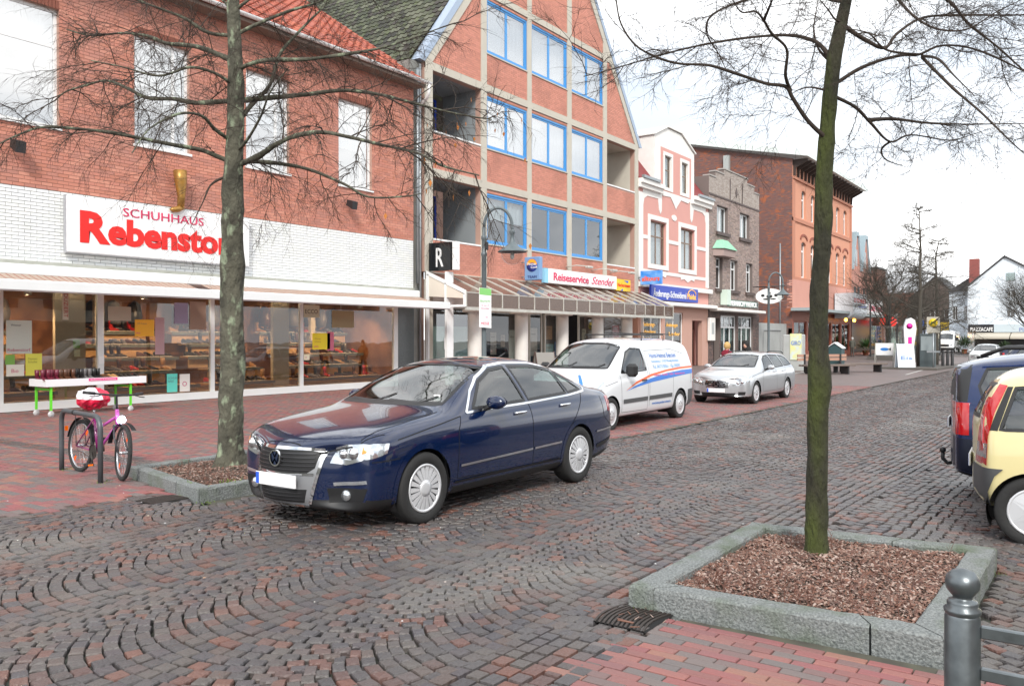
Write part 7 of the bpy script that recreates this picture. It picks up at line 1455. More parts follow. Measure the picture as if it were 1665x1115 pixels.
# ---------------- vehicles ----------------
def lerp_tab(tab, x):
    if x <= tab[0][0]: return tab[0][1:]
    for a, b in zip(tab, tab[1:]):
        if x <= b[0]:
            t = (x - a[0]) / (b[0] - a[0]); return tuple(p + (q - p) * t for p, q in zip(a[1:], b[1:]))
    return tab[-1][1:]
def in_poly(x, y, p):
    c = False; n = len(p); j = n - 1
    for i in range(n):
        if (p[i][1] > y) != (p[j][1] > y) and x < (p[j][0] - p[i][0]) * (y - p[i][1]) / (p[j][1] - p[i][1]) + p[i][0]: c = not c
        j = i
    return c
class Body:
    """car body: a lattice cage (rows of half width and height along the length), subdivided; details are dropped onto it"""
    def __init__(s, stations, rows, top, bow=(.10, .08), fr=(-1, -.78, -.42, 0, .42, .78, 1), level=3):
        s.L_ = stations[-1]; K = len(rows); n = len(stations); V = {}; vs = []; fs = []
        def vid(i, j, k):
            key = (i, j, k)
            if key in V: return V[key]
            x = stations[i]; z, w = lerp_tab(rows[k], x)
            y = fr[j] * w; zz = z
            if k == K - 1: zt = lerp_tab(top, x)[0]; zz = z + (zt - z) * (1 - fr[j] ** 2) ** .8 if abs(fr[j]) < 1 else z
            tcap = 1 - i / max(1, 3) if i < 3 else 0; X_ = x
            W = lerp_tab(rows[2], x)[1]
            if i < 4: X_ += bow[0] * (1 - i / 4) * (fr[j]) ** 2
            if i > n - 4: X_ -= bow[1] * (1 - (n - 1 - i) / 3) * (fr[j]) ** 2
            V[key] = len(vs); vs.append((X_, y, zz)); return V[key]
        J = len(fr)
        for i in range(n - 1):
            for k in range(K - 1):
                fs.append((vid(i, 0, k), vid(i + 1, 0, k), vid(i + 1, 0, k + 1), vid(i, 0, k + 1)))
                fs.append((vid(i, J - 1, k + 1), vid(i + 1, J - 1, k + 1), vid(i + 1, J - 1, k), vid(i, J - 1, k)))
            for j in range(J - 1):
                fs.append((vid(i, j, K - 1), vid(i + 1, j, K - 1), vid(i + 1, j + 1, K - 1), vid(i, j + 1, K - 1)))
                fs.append((vid(i, j + 1, 0), vid(i + 1, j + 1, 0), vid(i + 1, j, 0), vid(i, j, 0)))
        for k in range(K - 1):
            for j in range(J - 1):
                fs.append((vid(0, j, k), vid(0, j, k + 1), vid(0, j + 1, k + 1), vid(0, j + 1, k)))
                fs.append((vid(n - 1, j, k), vid(n - 1, j + 1, k), vid(n - 1, j + 1, k + 1), vid(n - 1, j, k + 1)))
        me = bpy.data.meshes.new('cage'); me.from_pydata(vs, [], fs); me.update()
        o = bpy.data.objects.new('cage', me); COL.objects.link(o); md = o.modifiers.new('s', 'SUBSURF'); md.levels = level; md.render_levels = level
        dg = bpy.context.evaluated_depsgraph_get(); dg.update(); ev = o.evaluated_get(dg).to_mesh()
        s.v = [v.co.copy() for v in ev.vertices]; s.f = [tuple(p.vertices) for p in ev.polygons]; s.n = [p.normal.copy() for p in ev.polygons]
        o.evaluated_get(dg).to_mesh_clear(); bpy.data.objects.remove(o); bpy.data.meshes.remove(me)
        s.bvh = BVHTree.FromPolygons(s.v, s.f); s.holes = []
    def hit(s, mode, a, b):
        if mode == 'L': o, d = Vector((a, -3, b)), Vector((0, 1, 0))
        elif mode == 'R': o, d = Vector((a, 3, b)), Vector((0, -1, 0))
        elif mode == 'F': o, d = Vector((-2, a, b)), Vector((1, 0, 0))
        elif mode == 'B': o, d = Vector((s.L_ + 2, a, b)), Vector((-1, 0, 0))
        elif mode == 'T': o, d = Vector((a, b, 4)), Vector((0, 0, -1))
        h = s.bvh.ray_cast(o, d)
        return (h[0], d, h[1]) if h[0] is not None else (None, d, None)
    def pt(s, mode, a, b, off_=0.0):
        p, d, n = s.hit(mode, a, b)
        if p is None:
            for da, db in ((0, -.02), (0, .02), (.02, 0), (-.02, 0), (0, -.05), (.05, 0), (-.05, 0), (0, .05)):
                p, d, n = s.hit(mode, a + da, b + db)
                if p is not None: break
        if p is None: return None
        return p - d * off_
    def patch(s, poly, mode, off_=.004, res=.05, smooth=True, closed_skirt=True):
        """mesh of the outline laid on the body, raised by off_"""
        P = []
        n = len(poly)
        for i in range(n):
            a, b = Vector(poly[i]), Vector(poly[(i + 1) % n]); k = max(1, int((b - a).length / res))
            P += [a + (b - a) * t / k for t in range(k)]
        nb = len(P); xs = [p[0] for p in P]; ys = [p[1] for p in P]; pts = list(P); y = min(ys) + res / 2; r = 0
        while y < max(ys):
            x = min(xs) + res / 2
            while x < max(xs):
                if in_poly(x, y, P) and min((Vector((x, y)) - q).length for q in P) > res * .45: pts.append(Vector((x, y)))
                x += res
            y += res
        co, _, fc, *_r = delaunay_2d_cdt(pts, [(i, (i + 1) % nb) for i in range(nb)], [list(range(nb))], 1, 1e-5)
        m = MB(); q = []; 
        for c in co:
            p = s.pt(mode, c[0], c[1], off_)
            q.append(tuple(p) if p is not None else None)
        good = [p for p in q if p is not None]
        if not good: return m
        q = [p if p is not None else good[0] for p in q]
        d = {'L': (0, 1, 0), 'R': (0, -1, 0), 'F': (1, 0, 0), 'B': (-1, 0, 0), 'T': (0, 0, -1)}[mode]
        fl = mode in ('R', 'F')
        fs = []
        for f in fc:
            a, b, c = [Vector(q[i]) for i in f[:3]]; nn = (b - a).cross(c - a)
            fs.append(tuple(f) if nn.dot(Vector(d)) < 0 else tuple(f)[::-1])
        m.add(q, fs, 0, smooth)
        if closed_skirt:
            base = len(q); ring = list(range(nb)); vs = [q[i] for i in ring] + [tuple(Vector(q[i]) + Vector(d) * (off_ + .006)) for i in ring]
            m.add(vs, [(i, (i + 1) % nb, nb + (i + 1) % nb, nb + i) for i in range(nb)], 0, False)
        return m
    def strip(s, pts, mode, w=.006, off_=.002, closed=False, res=.04, m=None):
        """thin band along a line on the body"""
        P = [Vector(p) for p in pts]
        if closed: P.append(P[0])
        D = [P[0]]
        for a, b in zip(P, P[1:]):
            k = max(1, int((b - a).length / res)); D += [a + (b - a) * t / k for t in range(1, k + 1)]
        m = m or MB(); vs = []; n = len(D)
        for i, p in enumerate(D):
            if closed: a, b = D[(i - 1) % (n - 1)], D[(i + 1) % (n - 1)]
            else: a, b = D[max(i - 1, 0)], D[min(i + 1, n - 1)]
            t = (b - a).normalized(); u = Vector((-t[1], t[0])) * w / 2
            q = [s.pt(mode, *(p + u), off_), s.pt(mode, *(p - u), off_)]
            if q[0] is None or q[1] is None: q = [vs[-2], vs[-1]] if vs else None
            if q is None: q = [Vector((0, 0, 0)), Vector((0, 0, 0))]
            vs += [Vector(q[0]), Vector(q[1])]
        fs = [(2 * i, 2 * i + 1, 2 * i + 3, 2 * i + 2) for i in range(n - 1)]
        m.add(vs, fs, 0, True); return m
    def build(s, parent, paint, dark, cut, dark_z=.0, name='body'):
        """cut(centre, normal) -> True drops the face"""
        m = MB(); m.v = [tuple(v) for v in s.v]
        for f, nn in zip(s.f, s.n):
            c = sum((s.v[i] for i in f), Vector()) / len(f)
            if cut(c, nn): continue
            m.f.append(f); m.m.append(1 if (c.z < dark_z or nn.z < -.6) else 0); m.sm.append(True)
        return m.build(name, [paint, dark], parent, local=True)
def circ(cx, cz, r, n=28, a0=0, a1=2 * math.pi): return [(cx + r * math.cos(a0 + (a1 - a0) * k / n), cz + r * math.sin(a0 + (a1 - a0) * k / n)) for k in range(n)]
rubber = mat('tyre_rubber', (.018, .018, .018), .8, bump=(40, .2)); chrome = mat('chrome', (.75, .76, .78), .08, metal=1); dark_in = mat('car_interior', (.012, .012, .013), .85)
silver_rim = mat('silver_rim', (.64, .65, .67), .32, metal=.35); trim_bk = mat('black_trim', (.014, .014, .015), .45); lens_m = mat('lens_clear', (.60, .63, .66), .12, metal=.85, coat=1); red_l = mat('tail_red', (.45, .005, .008), .12, coat=1); amber_l = mat('indicator_amber', (.8, .25, .02), .15, coat=1); car_glass = window_glass('car_glass', (.34, .42, .40), .55); plate_m = mat('number_plate', (.8, .8, .8), .4, noise_=(25, .4, (.66, .66, .68))); eu_blue = mat('plate_blue', (.02, .1, .6), .4)
chrome_soft = mat('brushed_chrome', (.42, .43, .45), .36, metal=.8)
def wheel(parent, x, y, z, r, side, kind, wid=.205):
    """side -1: outer face towards -y"""
    w = MB(); o = side * wid / 2; R_ = r; rr = r * .66
    prof = [(rr, wid / 2 * .78), (rr + .012, wid / 2 * .95), (R_ * .86, wid / 2), (R_ * .955, wid / 2 * .93), (R_ * .99, wid / 2 * .80), (R_, wid / 2 * .6), (R_, -wid / 2 * .6), (R_ * .955, -wid / 2 * .93), (R_ * .8, -wid / 2), (rr, -wid / 2)]
    w.lathe([(a, b * side * -1 * -1) for a, b in prof], (x, y, z), axis='y', n=48)
    ty = w.build('wheel', rubber, parent, local=True)
    d = MB(); d.lathe([(0, side * wid * .25), (rr * .98, side * wid * .25), (rr, side * wid / 2 * .8)], (x, y, z), axis='y', n=36); d.build('rim_well', trim_bk, ty, local=True)
    c = MB(); f = side * wid / 2
    c.lathe([(rr + .006, f * .86), (rr + .004, f * .97), (rr * .93, f * .95), (rr * .90, f * .82)], (x, y, z), axis='y', n=48)
    ns, wi, wo, r0 = {'cap': (18, .010, .024, .30), 'steel': (12, .03, .05, .5), 'star': (7, .04, .055, .16), 'cap5': (6, .055, .10, .25), 'ten': (10, .02, .04, .2)}[kind]
    for k in range(ns):
        a = 2 * math.pi * k / ns; ca, sa = math.cos(a), math.sin(a)
        def Q(rad, t, dep): return (x + rad * ca - t * sa, y + dep, z + rad * sa + t * ca)
        a0, a1 = rr * r0, rr * .93; y0, y1 = f * 1.0, f * .86
        vs = [Q(a0, -wi, y0), Q(a0, wi, y0), Q(a1, wo, y1 * 1.03), Q(a1, -wo, y1 * 1.03), Q(a0, -wi, f * .6), Q(a0, wi, f * .6), Q(a1, wo, f * .6), Q(a1, -wo, f * .6)]
        fs = [(0, 1, 2, 3), (0, 4, 5, 1), (1, 5, 6, 2), (2, 6, 7, 3), (3, 7, 4, 0)]
        if side > 0: fs = [t[::-1] for t in fs]
        c.add(vs, fs, 0)
    c.lathe([(rr * (r0 + .06), f * .7), (rr * (r0 + .05), f * 1.0), (rr * r0 * .7, f * 1.06), (rr * .10, f * 1.08), (0, f * 1.08)], (x, y, z), axis='y', n=32)
    c.build('rim', silver_rim, ty, local=True)
    if kind in ('steel', 'cap5', 'ten', 'star'):
        b = MB()
        for k in range(5):
            a = 2 * math.pi * k / 5 + .3; b.lathe([(0, f * 1.07), (.016, f * 1.07), (.016, f * .8)], (x + .055 * math.cos(a), y, z + .055 * math.sin(a)), axis='y', n=8)
        b.build('wheel_bolts', trim_bk, ty, local=True, kind='stuff')
    return ty
def wells(B, parent, axles, r, half, zc):
    for xa in axles:
        for s_ in (-1, 1):
            m = MB(); y0, y1 = s_ * (half - .01), s_ * (half - .36); N_ = 20
            ring = [(xa + r * math.cos(math.pi * (k / N_ * 1.3 - .15)), zc + r * math.sin(math.pi * (k / N_ * 1.3 - .15))) for k in range(N_ + 1)]
            for (a, b), (c, d) in zip(ring, ring[1:]): m.quad((a, y0, b), (c, y0, d), (c, y1, d), (a, y1, b)); m.quad((xa, y1, zc), (a, y1, b), (c, y1, d), (xa, y1, zc - .001))
            m.build('wheel_housing', trim_bk, parent, local=True)
def seats(parent, xs, z, w=.25, ys=(-.36, .36)):
    for x in xs:
        for y in ys:
            m = MB(); m.box(x - .5, x, y - w, y + w, z - .12, z + .02, bev=.04); m.prism([(x - .05, z - .1), (x + .08, z - .1), (x + .26, z + .48), (x + .16, z + .5)], 'y', y - w * .9, y + w * .9); m.box(x + .19, x + .29, y - .13, y + .13, z + .52, z + .70, bev=.03); m.build('seat', mat('seat_grey', (.035, .035, .038), .8), parent, local=True)
def mirror(parent, B, x, z, paint, side, w=.20, arm=True):
    y = B.pt('L' if side < 0 else 'R', x, z - .05).y
    m = MB(); m.ball((x + .02, y + side * .13, z + .01), .10, 10, sc=(.62, 1.15, .68)); o = m.build('mirror', paint, parent, local=True)
    MB().tube([(x + .02, y - side * .03, z - .06), (x + .02, y + side * .08, z - .03)], [.03, .025], n=8).build('mirror_arm', trim_bk, o, local=True)
    g_ = MB(); n = 16; g_.add([(x + .083, y + side * .13 + .095 * math.cos(2 * math.pi * k / n), z + .01 + .055 * math.sin(2 * math.pi * k / n)) for k in range(n)], [tuple(range(n))]); g_.build('mirror_glass', chrome, o, local=True)
def handle(parent, B, x, z, mode, m_, w=.2):
    p = B.pt(mode, x, z, .03); y = p.y
    MB().tube([(x - w / 2, y + (.03 if mode == 'L' else -.03), z), (x - w / 2 + .03, y, z + .004), (x + w / 2 - .03, y, z + .008), (x + w / 2, y + (.03 if mode == 'L' else -.03), z + .008)], .014, n=8).build('door_handle', m_, parent, local=True)
def lamp_unit(parent, B, poly, mode, name='headlight', lamps=(), amber=None, base=lens_m):
    h = B.patch(poly, mode, .004, .03).build(name, base, parent, local=True)
    for (a, b, r) in lamps:
        p = B.pt(mode, a, b, .006)
        if p is None: continue
        d = {'F': (1, 0, 0), 'B': (-1, 0, 0), 'L': (0, 1, 0), 'R': (0, -1, 0)}[mode]
        m = MB(); m.ball(tuple(p + Vector(d) * r * .55), r, 8); m.build('lamp', chrome, h, local=True)
    if amber: B.patch(amber, mode, .007, .03).build('indicator', amber_l, h, local=True)
    return h
def windows_side(B, parent, polys, frame, fw=.03, modes=('L', 'R'), frame_m=None):
    for mode in modes:
        for p in polys: B.patch(p, mode, -.004, .06, closed_skirt=False).build('side_window', car_glass, parent, local=True)
        f = MB()
        for p in polys: B.strip(p, mode, fw, .003, closed=True, m=f)
        f.build('window_seal', frame_m or trim_bk, parent, local=True, kind='stuff')
def plate(parent, x, z, face=-1, y=0, w=.52, tilt=0):
    m = MB().box(x - .008, x + .008, y - w / 2, y + w / 2, z - .055, z + .055, bev=.003); p = m.build('number_plate', plate_m, parent, local=True)
    MB().box(x - .0095 if face < 0 else x + .008, x - .008 if face < 0 else x + .0095, y + face * -1 * (w / 2 - .045) * -1 - 0 if False else y + (w / 2 - .045), y + w / 2 - .004, z - .05, z + .05).build('plate_band', eu_blue, p, local=True)

# ======== dark blue saloon ========
def paint(name, c, metal=.0, rough=.28): return mat(name, c, rough, metal=metal, coat=1, spec=.4)
pb = paint('paint_dark_blue', (.001, .0085, .042), .0, .16)
pas = thing('blue_saloon_car', 'dark blue saloon car with chrome grille driving down the cobbled street', 'car', (4.83, 5.93, 0))
st = [0, .06, .16, .32, .55, .85, 1.15, 1.38, 1.60, 1.86, 2.12, 2.36, 2.7, 3.1, 3.42, 3.66, 3.92, 4.16, 4.38, 4.56, 4.69, 4.765]
rows = [
 [(0, .27, .52), (.06, .22, .62), (.16, .19, .74), (.32, .18, .80), (.6, .18, .84), (4.2, .20, .84), (4.5, .24, .80), (4.69, .30, .74), (4.765, .36, .62)],
 [(0, .36, .56), (.06, .34, .68), (.16, .33, .79), (.32, .32, .855), (.6, .31, .895), (1.4, .30, .90), (3.6, .31, .90), (4.2, .36, .885), (4.5, .40, .85), (4.69, .42, .79), (4.765, .44, .66)],
 [(0, .52, .58), (.06, .52, .71), (.16, .53, .81), (.32, .54, .868), (.6, .55, .90), (1.4, .56, .912), (3.6, .58, .915), (4.2, .60, .90), (4.5, .61, .865), (4.69, .62, .80), (4.765, .62, .67)],
 [(0, .64, .55), (.06, .66, .68), (.16, .68, .79), (.32, .70, .855), (.6, .74, .89), (1.0, .79, .905), (1.4, .82, .91), (3.6, .87, .905), (4.2, .88, .885), (4.5, .88, .85), (4.69, .87, .78), (4.765, .82, .66)],
 [(0, .68, .52), (.06, .72, .64), (.16, .745, .755), (.32, .785, .82), (.6, .835, .855), (1.0, .885, .865), (1.38, .925, .865), (1.86, .955, .86), (2.7, .985, .855), (3.42, 1.01, .845), (3.92, 1.03, .83), (4.2, 1.03, .81), (4.5, 1.01, .77), (4.69, .985, .72), (4.765, .95, .62)],
 [(0, .705, .46), (.06, .75, .56), (.16, .785, .68), (.32, .83, .75), (.6, .885, .775), (1.0, .94, .77), (1.38, .985, .755), (1.60, 1.10, .725), (1.86, 1.235, .675), (2.12, 1.335, .625), (2.36, 1.385, .60), (2.7, 1.41, .585), (3.1, 1.40, .58), (3.42, 1.355, .585), (3.66, 1.28, .605), (3.92, 1.18, .64), (4.16, 1.085, .685), (4.38, 1.055, .69), (4.56, 1.04, .68), (4.69, 1.01, .64), (4.765, .975, .56)]]
top = [(0, .715), (.06, .765), (.16, .805), (.32, .855), (.6, .92), (1.0, .985), (1.30, 1.02), (1.45, 1.05), (1.60, 1.13), (1.86, 1.275), (2.12, 1.395), (2.36, 1.45), (2.7, 1.475), (3.1, 1.465), (3.42, 1.425), (3.66, 1.345), (3.92, 1.22), (4.16, 1.105), (4.38, 1.085), (4.56, 1.075), (4.69, 1.04), (4.765, .99)]
B = Body(st, rows, top, bow=(.27, .13))
AF, AR, WR = .945, 3.655, .325; ARCH = .365
sideg = [[(1.72, .985), (2.62, 1.015), (2.56, 1.37), (2.30, 1.345), (2.02, 1.235)], [(2.70, 1.017), (3.50, 1.05), (3.46, 1.30), (3.15, 1.36), (2.64, 1.372)], [(3.55, 1.052), (3.86, 1.075), (3.72, 1.19), (3.50, 1.285)]]
ws = [(-.66, 1.04), (.66, 1.04), (.56, 1.37), (.3, 1.405), (-.3, 1.405), (-.56, 1.37)]
rw = [(-.6, 1.12), (.6, 1.12), (.52, 1.37), (-.52, 1.37)]
def cut_std(sideg, ws, rw, axles, r, zc, wx, rx, ymin=.5):
    def cut(c, n):
        if abs(c.y) > ymin and abs(n.y) > .35:
            for p in sideg:
                if in_poly(c.x, c.z, p): return True
        if wx[0] < c.x < wx[1] and n.x < -.15 and in_poly(c.y, c.z, ws): return True
        if rw and rx[0] < c.x < rx[1] and n.x > .15 and in_poly(c.y, c.z, rw): return True
        if abs(c.y) > .55 and c.z < zc + r and (n.z < .7):
            for a in axles:
                if (c.x - a) ** 2 + (c.z - zc) ** 2 < r * r: return True
        return False
    return cut
B.build(pas, pb, trim_bk, cut_std(sideg, ws, rw, (AF, AR), ARCH, .33, (1.2, 2.4), (3.3, 4.3)), .29)
def arches(B, parent, axles, r, zc, m_, w=.05, off_=.004, a0=-.25, a1=math.pi + .25, name='arch_lip'):
    m = MB()
    for mode in ('L', 'R'):
        for a in axles: B.strip([(a + (r + w * .25) * math.cos(a0 + (a1 - a0) * k / 24), zc + (r + w * .25) * math.sin(a0 + (a1 - a0) * k / 24)) for k in range(25)], mode, w, off_, m=m, res=.2)
    m.build(name, m_, parent, local=True, kind='stuff')
arches(B, pas, (AF, AR), ARCH, .33, pb)
wells(B, pas, (AF, AR), ARCH + .01, .87, .33)
windows_side(B, pas, sideg, None)
f = MB()
for mode in ('L', 'R'): B.strip([(1.60, .955), (2.0, .972), (2.6, .985), (3.5, 1.02), (3.9, 1.05), (3.97, 1.09), (3.86, 1.16), (3.66, 1.26), (3.48, 1.335), (3.1, 1.397), (2.6, 1.41), (2.32, 1.385), (2.02, 1.275), (1.82, 1.15), (1.60, .955)], mode, .02, .006, m=f)
f.build('chrome_window_line', chrome, pas, local=True)
B.patch(ws, 'F', -.003, .07, closed_skirt=False).build('windscreen', window_glass('windscreen_glass', (.42, .5, .47), .7), pas, local=True); B.patch(rw, 'B', -.003, .07, closed_skirt=False).build('rear_window', car_glass, pas, local=True)
m = MB(); B.strip(ws, 'F', .035, .004, closed=True, m=m); m2 = B.strip(rw, 'B', .035, .004, closed=True, m=m); m.build('screen_seal', trim_bk, pas, local=True, kind='stuff')
for s_ in (-1, 1):
    for xa in (AF, AR): wheel(pas, xa, s_ * .80, WR, WR, s_, 'cap')
# shut lines, sills, side rubbing strip
m = MB()
for mode in ('L', 'R'):
    for ln in ([(1.50, .93), (1.42, .80), (1.40, .35), (2.68, .33)], [(2.66, 1.0), (2.68, .8), (2.68, .33), (3.2, .35)], [(3.25, .35), (3.36, .6), (3.58, .78), (3.74, .95), (3.82, 1.04)], [(1.50, .93), (1.05, .86), (.62, .79)], [(.34, .62), (.62, .63)], [(4.24, .97), (4.28, .72), (4.45, .62), (4.72, .60)]): B.strip(ln, mode, .008, .0022, m=m)
B.strip([(.52, -.80), (.20, -.67), (.10, -.45), (.085, 0), (.10, .45), (.20, .67), (.52, .80)], 'T', .008, .003, m=m)
for s_ in (-1, 1): B.strip([(.30, s_ * .70), (.8, s_ * .74), (1.3, s_ * .73)], 'T', .008, .003, m=m)
m.build('shut_lines', mat('gap_black', (.004, .004, .005), .9), pas, local=True, kind='stuff')
for mode in ('L', 'R'):
    for ln in ([(1.44, .47), (2.66, .50)], [(2.70, .502), (3.24, .515)], [(4.05, .56), (4.40, .575), (4.70, .58)]): B.strip(ln, mode, .022, .010).build('chrome_rubbing_strip', chrome, pas, local=True)
m = MB()
for mode in ('L', 'R'): B.strip([(1.36, .27), (2.3, .28), (3.24, .275)], mode, .12, .008, m=m); B.strip([(4.08, .33), (4.4, .37), (4.72, .40)], mode, .15, .006, m=m)
m.build('sill_trim', trim_bk, pas, local=True)
for mode in ('L', 'R'):
    for x in (2.46, 3.36): handle(pas, B, x, .895 if x < 3 else .92, mode, chrome)
    p_ = B.patch([(1.80, .955), (1.80, 1.0), (1.95, 1.0), (1.95, .96)], mode, .002)
mirror(pas, B, 1.90, 1.03, pb, -1); mirror(pas, B, 1.90, 1.03, pb, 1)
# front: U shaped chrome grille, badge, lamps, plate
B.patch([(-.44, .70), (-.40, .52), (-.30, .23), (.30, .23), (.40, .52), (.44, .70), (.3, .725), (-.3, .725)], 'F', .006, .04).build('grille_shield', chrome_soft, pas, local=True)
B.patch([(-.40, .695), (-.365, .56), (-.30, .515), (.30, .515), (.365, .56), (.40, .695), (.3, .71), (-.3, .71)], 'F', .010, .04).build('grille_mesh', mat('grille_black', (.006, .006, .007), .6), pas, local=True)
B.patch([(-.30, .375), (-.27, .26), (.27, .26), (.30, .375)], 'F', .010, .04).build('lower_grille', _mats['grille_black'], pas, local=True)
for z in (.545, .58, .615, .65, .685): B.strip([(-.37 + (.03 if z < .56 else 0), z), (.37 - (.03 if z < .56 else 0), z)], 'F', .010, .02).build('grille_slat', trim_bk if False else mat('slat_dark_chrome', (.035, .035, .038), .25), pas, local=True)
for z in (.285, .315, .345): B.strip([(-.27, z), (.27, z)], 'F', .008, .018).build('grille_slat', _mats['slat_dark_chrome'], pas, local=True)
for ln in ([(-.435, .70), (-.40, .54), (-.32, .25)], [(-.30, .228), (.30, .228)], [(.32, .25), (.40, .54), (.435, .70)], [(-.42, .715), (-.2, .728), (.2, .728), (.42, .715)], [(-.36, .505), (.36, .505)]): B.strip(ln, 'F', .024, .014).build('grille_chrome_frame', chrome, pas, local=True)
xb = B.pt('F', 0, .63).x - .022
em = MB(); N_ = 28
for k in range(N_):
    a0, a1 = 2 * math.pi * k / N_, 2 * math.pi * (k + 1) / N_
    em.add([(xb - .01, r_ * math.cos(a), .635 + r_ * math.sin(a)) for a in (a0, a1) for r_ in (.060, .072)] + [(xb + .01, .074 * math.cos(a), .635 + .074 * math.sin(a)) for a in (a0, a1)], [(0, 1, 3, 2)[::-1], (1, 4, 5, 3)[::-1]])
def bar(a, b, w=.011):
    a, b = Vector(a), Vector(b); t = (b - a).normalized(); u = Vector((-t[1], t[0])) * w / 2
    em.add([(xb - .011, *(a + u)), (xb - .011, *(b + u)), (xb - .011, *(b - u)), (xb - .011, *(a - u))], [(0, 1, 2, 3), (3, 2, 1, 0)])
for s_ in (-1, 1): bar((s_ * .030, .692), (0, .642)); bar((s_ * .055, .668), (s_ * .028, .585)); bar((s_ * .028, .585), (0, .632))
em.build('badge', chrome, pas, local=True); MB().lathe([(0, -.001), (.06, -.001)], (xb - .004, 0, .635), axis='x', n=28).build('badge_disc', mat('badge_dark', (.02, .03, .06), .2), pas, local=True)
plate(pas, B.pt('F', 0, .445).x - .02, .445)
for s_ in (-1, 1):
    hp = [(s_ * .47, .605), (s_ * .50, .735), (s_ * .60, .765), (s_ * .74, .775), (s_ * .815, .765), (s_ * .83, .70), (s_ * .76, .635), (s_ * .60, .59)]
    lamp_unit(pas, B, hp, 'F', lamps=((s_ * .56, .68, .055), (s_ * .67, .69, .06)), amber=[(s_ * .755, .69), (s_ * .755, .75), (s_ * .785, .75), (s_ * .785, .70)])
    md = 'L' if s_ < 0 else 'R'
    B.patch([(.24, .635), (.26, .745), (.38, .775), (.52, .77), (.48, .69), (.34, .65)], md, .005, .03).build('headlight_side', lens_m, pas, local=True)
    B.patch([(s_ * .45, .39), (s_ * .46, .265), (s_ * .76, .29), (s_ * .80, .40)], 'F', .004, .03).build('fog_lamp_recess', _mats['grille_black'], pas, local=True)
    p = B.pt('F', s_ * .60, .33, .0); m = MB(); m.lathe([(0, -.015), (.04, -.015), (.05, .0), (.05, .03)], (p.x - .012, s_ * .60, .33), axis='x', n=20); m.build('fog_lamp', lens_m, pas, local=True)
    m = B.strip([(s_ * .50, .425), (s_ * .66, .44), (s_ * .80, .455)], 'F', .03, .008); m.build('daytime_strip', lens_m, pas, local=True)
    B.patch([(4.42, .78), (4.40, .96), (4.66, .97), (4.70, .80)], md, .004, .03).build('tail_light', red_l, pas, local=True)
    B.patch([(s_ * .45, .78), (s_ * .45, .95), (s_ * .76, .96), (s_ * .78, .80)], 'B', .004, .03).build('tail_light', red_l, pas, local=True)
plate(pas, B.pt('B', 0, .76).x + .012, .76, 1)
m = MB(); 
for y_ in (-.35, .22): B.strip([(y_ + .35, 1.06), (y_ - .05, 1.045), (y_ - .2, 1.12)], 'F', .018, .015, m=m)
m.build('wiper', trim_bk, pas, local=True)
B.patch([(2.46, -.42), (2.46, .42), (3.1, .42), (3.1, -.42)], 'T', .003, .08).build('sunroof', mat('sunroof_glass', (.01, .012, .015), .04, coat=1), pas, local=True)
MB().tube([(3.28, 0, 1.44), (3.42, 0, 1.50)], [.012, .006], n=6).build('aerial', trim_bk, pas, local=True)
seats(pas, (2.25, 3.05), .62); MB().box(1.45, 1.75, -.7, .7, .75, .93, bev=.05).box(1.2, 4.2, -.8, .8, .22, .34).build('dashboard', dark_in, pas, local=True)
m = MB(); m.tube([(1.90 + .0 * math.cos(a), -.37 + .18 * math.cos(a), .86 + .17 * math.sin(a)) for a in [math.pi * k / 8 for k in range(17)]], .015, n=6); m.build('steering_wheel', trim_bk, pas, local=True)
MB().box(B.pt('F', -.5, 1.09).x + .02, B.pt('F', -.5, 1.09).x + .025, -.55, -.47, 1.06, 1.12).build('parking_badge', plate_m, pas, local=True)

# ======== white panel van ========
pw_ = paint('paint_white', (.68, .70, .72), 0, .3); bumper_grey = mat('bumper_grey', (.07, .072, .075), .6)
VX, VY = 14.05, 9.02
van = thing('white_van', 'white panel van with orange and blue stripes parked behind the dark blue car', 'van', (VX, VY, gz(VX + 2, VY)))
L_ = 4.98; AF, AR, WR = .82, 4.12, .335; ARCH = .385
st = [0, .06, .16, .32, .60, .95, 1.15, 1.4, 1.62, 1.80, 2.05, 2.4, 3.0, 3.7, 4.3, 4.7, 4.88, 4.96, 4.98]
rows = [
 [(0, .30, .60), (.06, .25, .70), (.16, .22, .80), (.32, .21, .86), (.6, .22, .885), (4.7, .24, .885), (4.88, .28, .86), (4.96, .34, .80), (4.98, .38, .74)],
 [(0, .40, .64), (.06, .38, .75), (.16, .37, .86), (.32, .36, .905), (.6, .36, .935), (4.7, .38, .935), (4.88, .40, .91), (4.96, .42, .86), (4.98, .44, .80)],
 [(0, .56, .66), (.06, .58, .78), (.16, .60, .875), (.32, .62, .92), (.6, .65, .945), (4.7, .70, .95), (4.88, .70, .93), (4.96, .70, .88), (4.98, .70, .82)],
 [(0, .66, .64), (.06, .72, .75), (.16, .76, .85), (.32, .82, .90), (.6, .90, .935), (1.2, .98, .95), (4.7, 1.02, .95), (4.88, 1.02, .93), (4.96, 1.0, .88), (4.98, 1.0, .82)],
 [(0, .72, .60), (.06, .79, .70), (.16, .85, .79), (.32, .93, .85), (.6, 1.02, .89), (.95, 1.09, .905), (1.4, 1.14, .92), (4.7, 1.2, .935), (4.88, 1.2, .915), (4.96, 1.2, .87), (4.98, 1.2, .80)],
 [(0, .75, .52), (.06, .82, .62), (.16, .89, .71), (.32, .98, .77), (.6, 1.08, .80), (.95, 1.17, .80), (1.15, 1.29, .78), (1.4, 1.45, .765), (1.62, 1.585, .755), (1.80, 1.67, .75), (2.05, 1.735, .745), (2.4, 1.755, .745), (4.3, 1.745, .745), (4.7, 1.73, .745), (4.88, 1.69, .74), (4.96, 1.63, .71), (4.98, 1.58, .66)]]
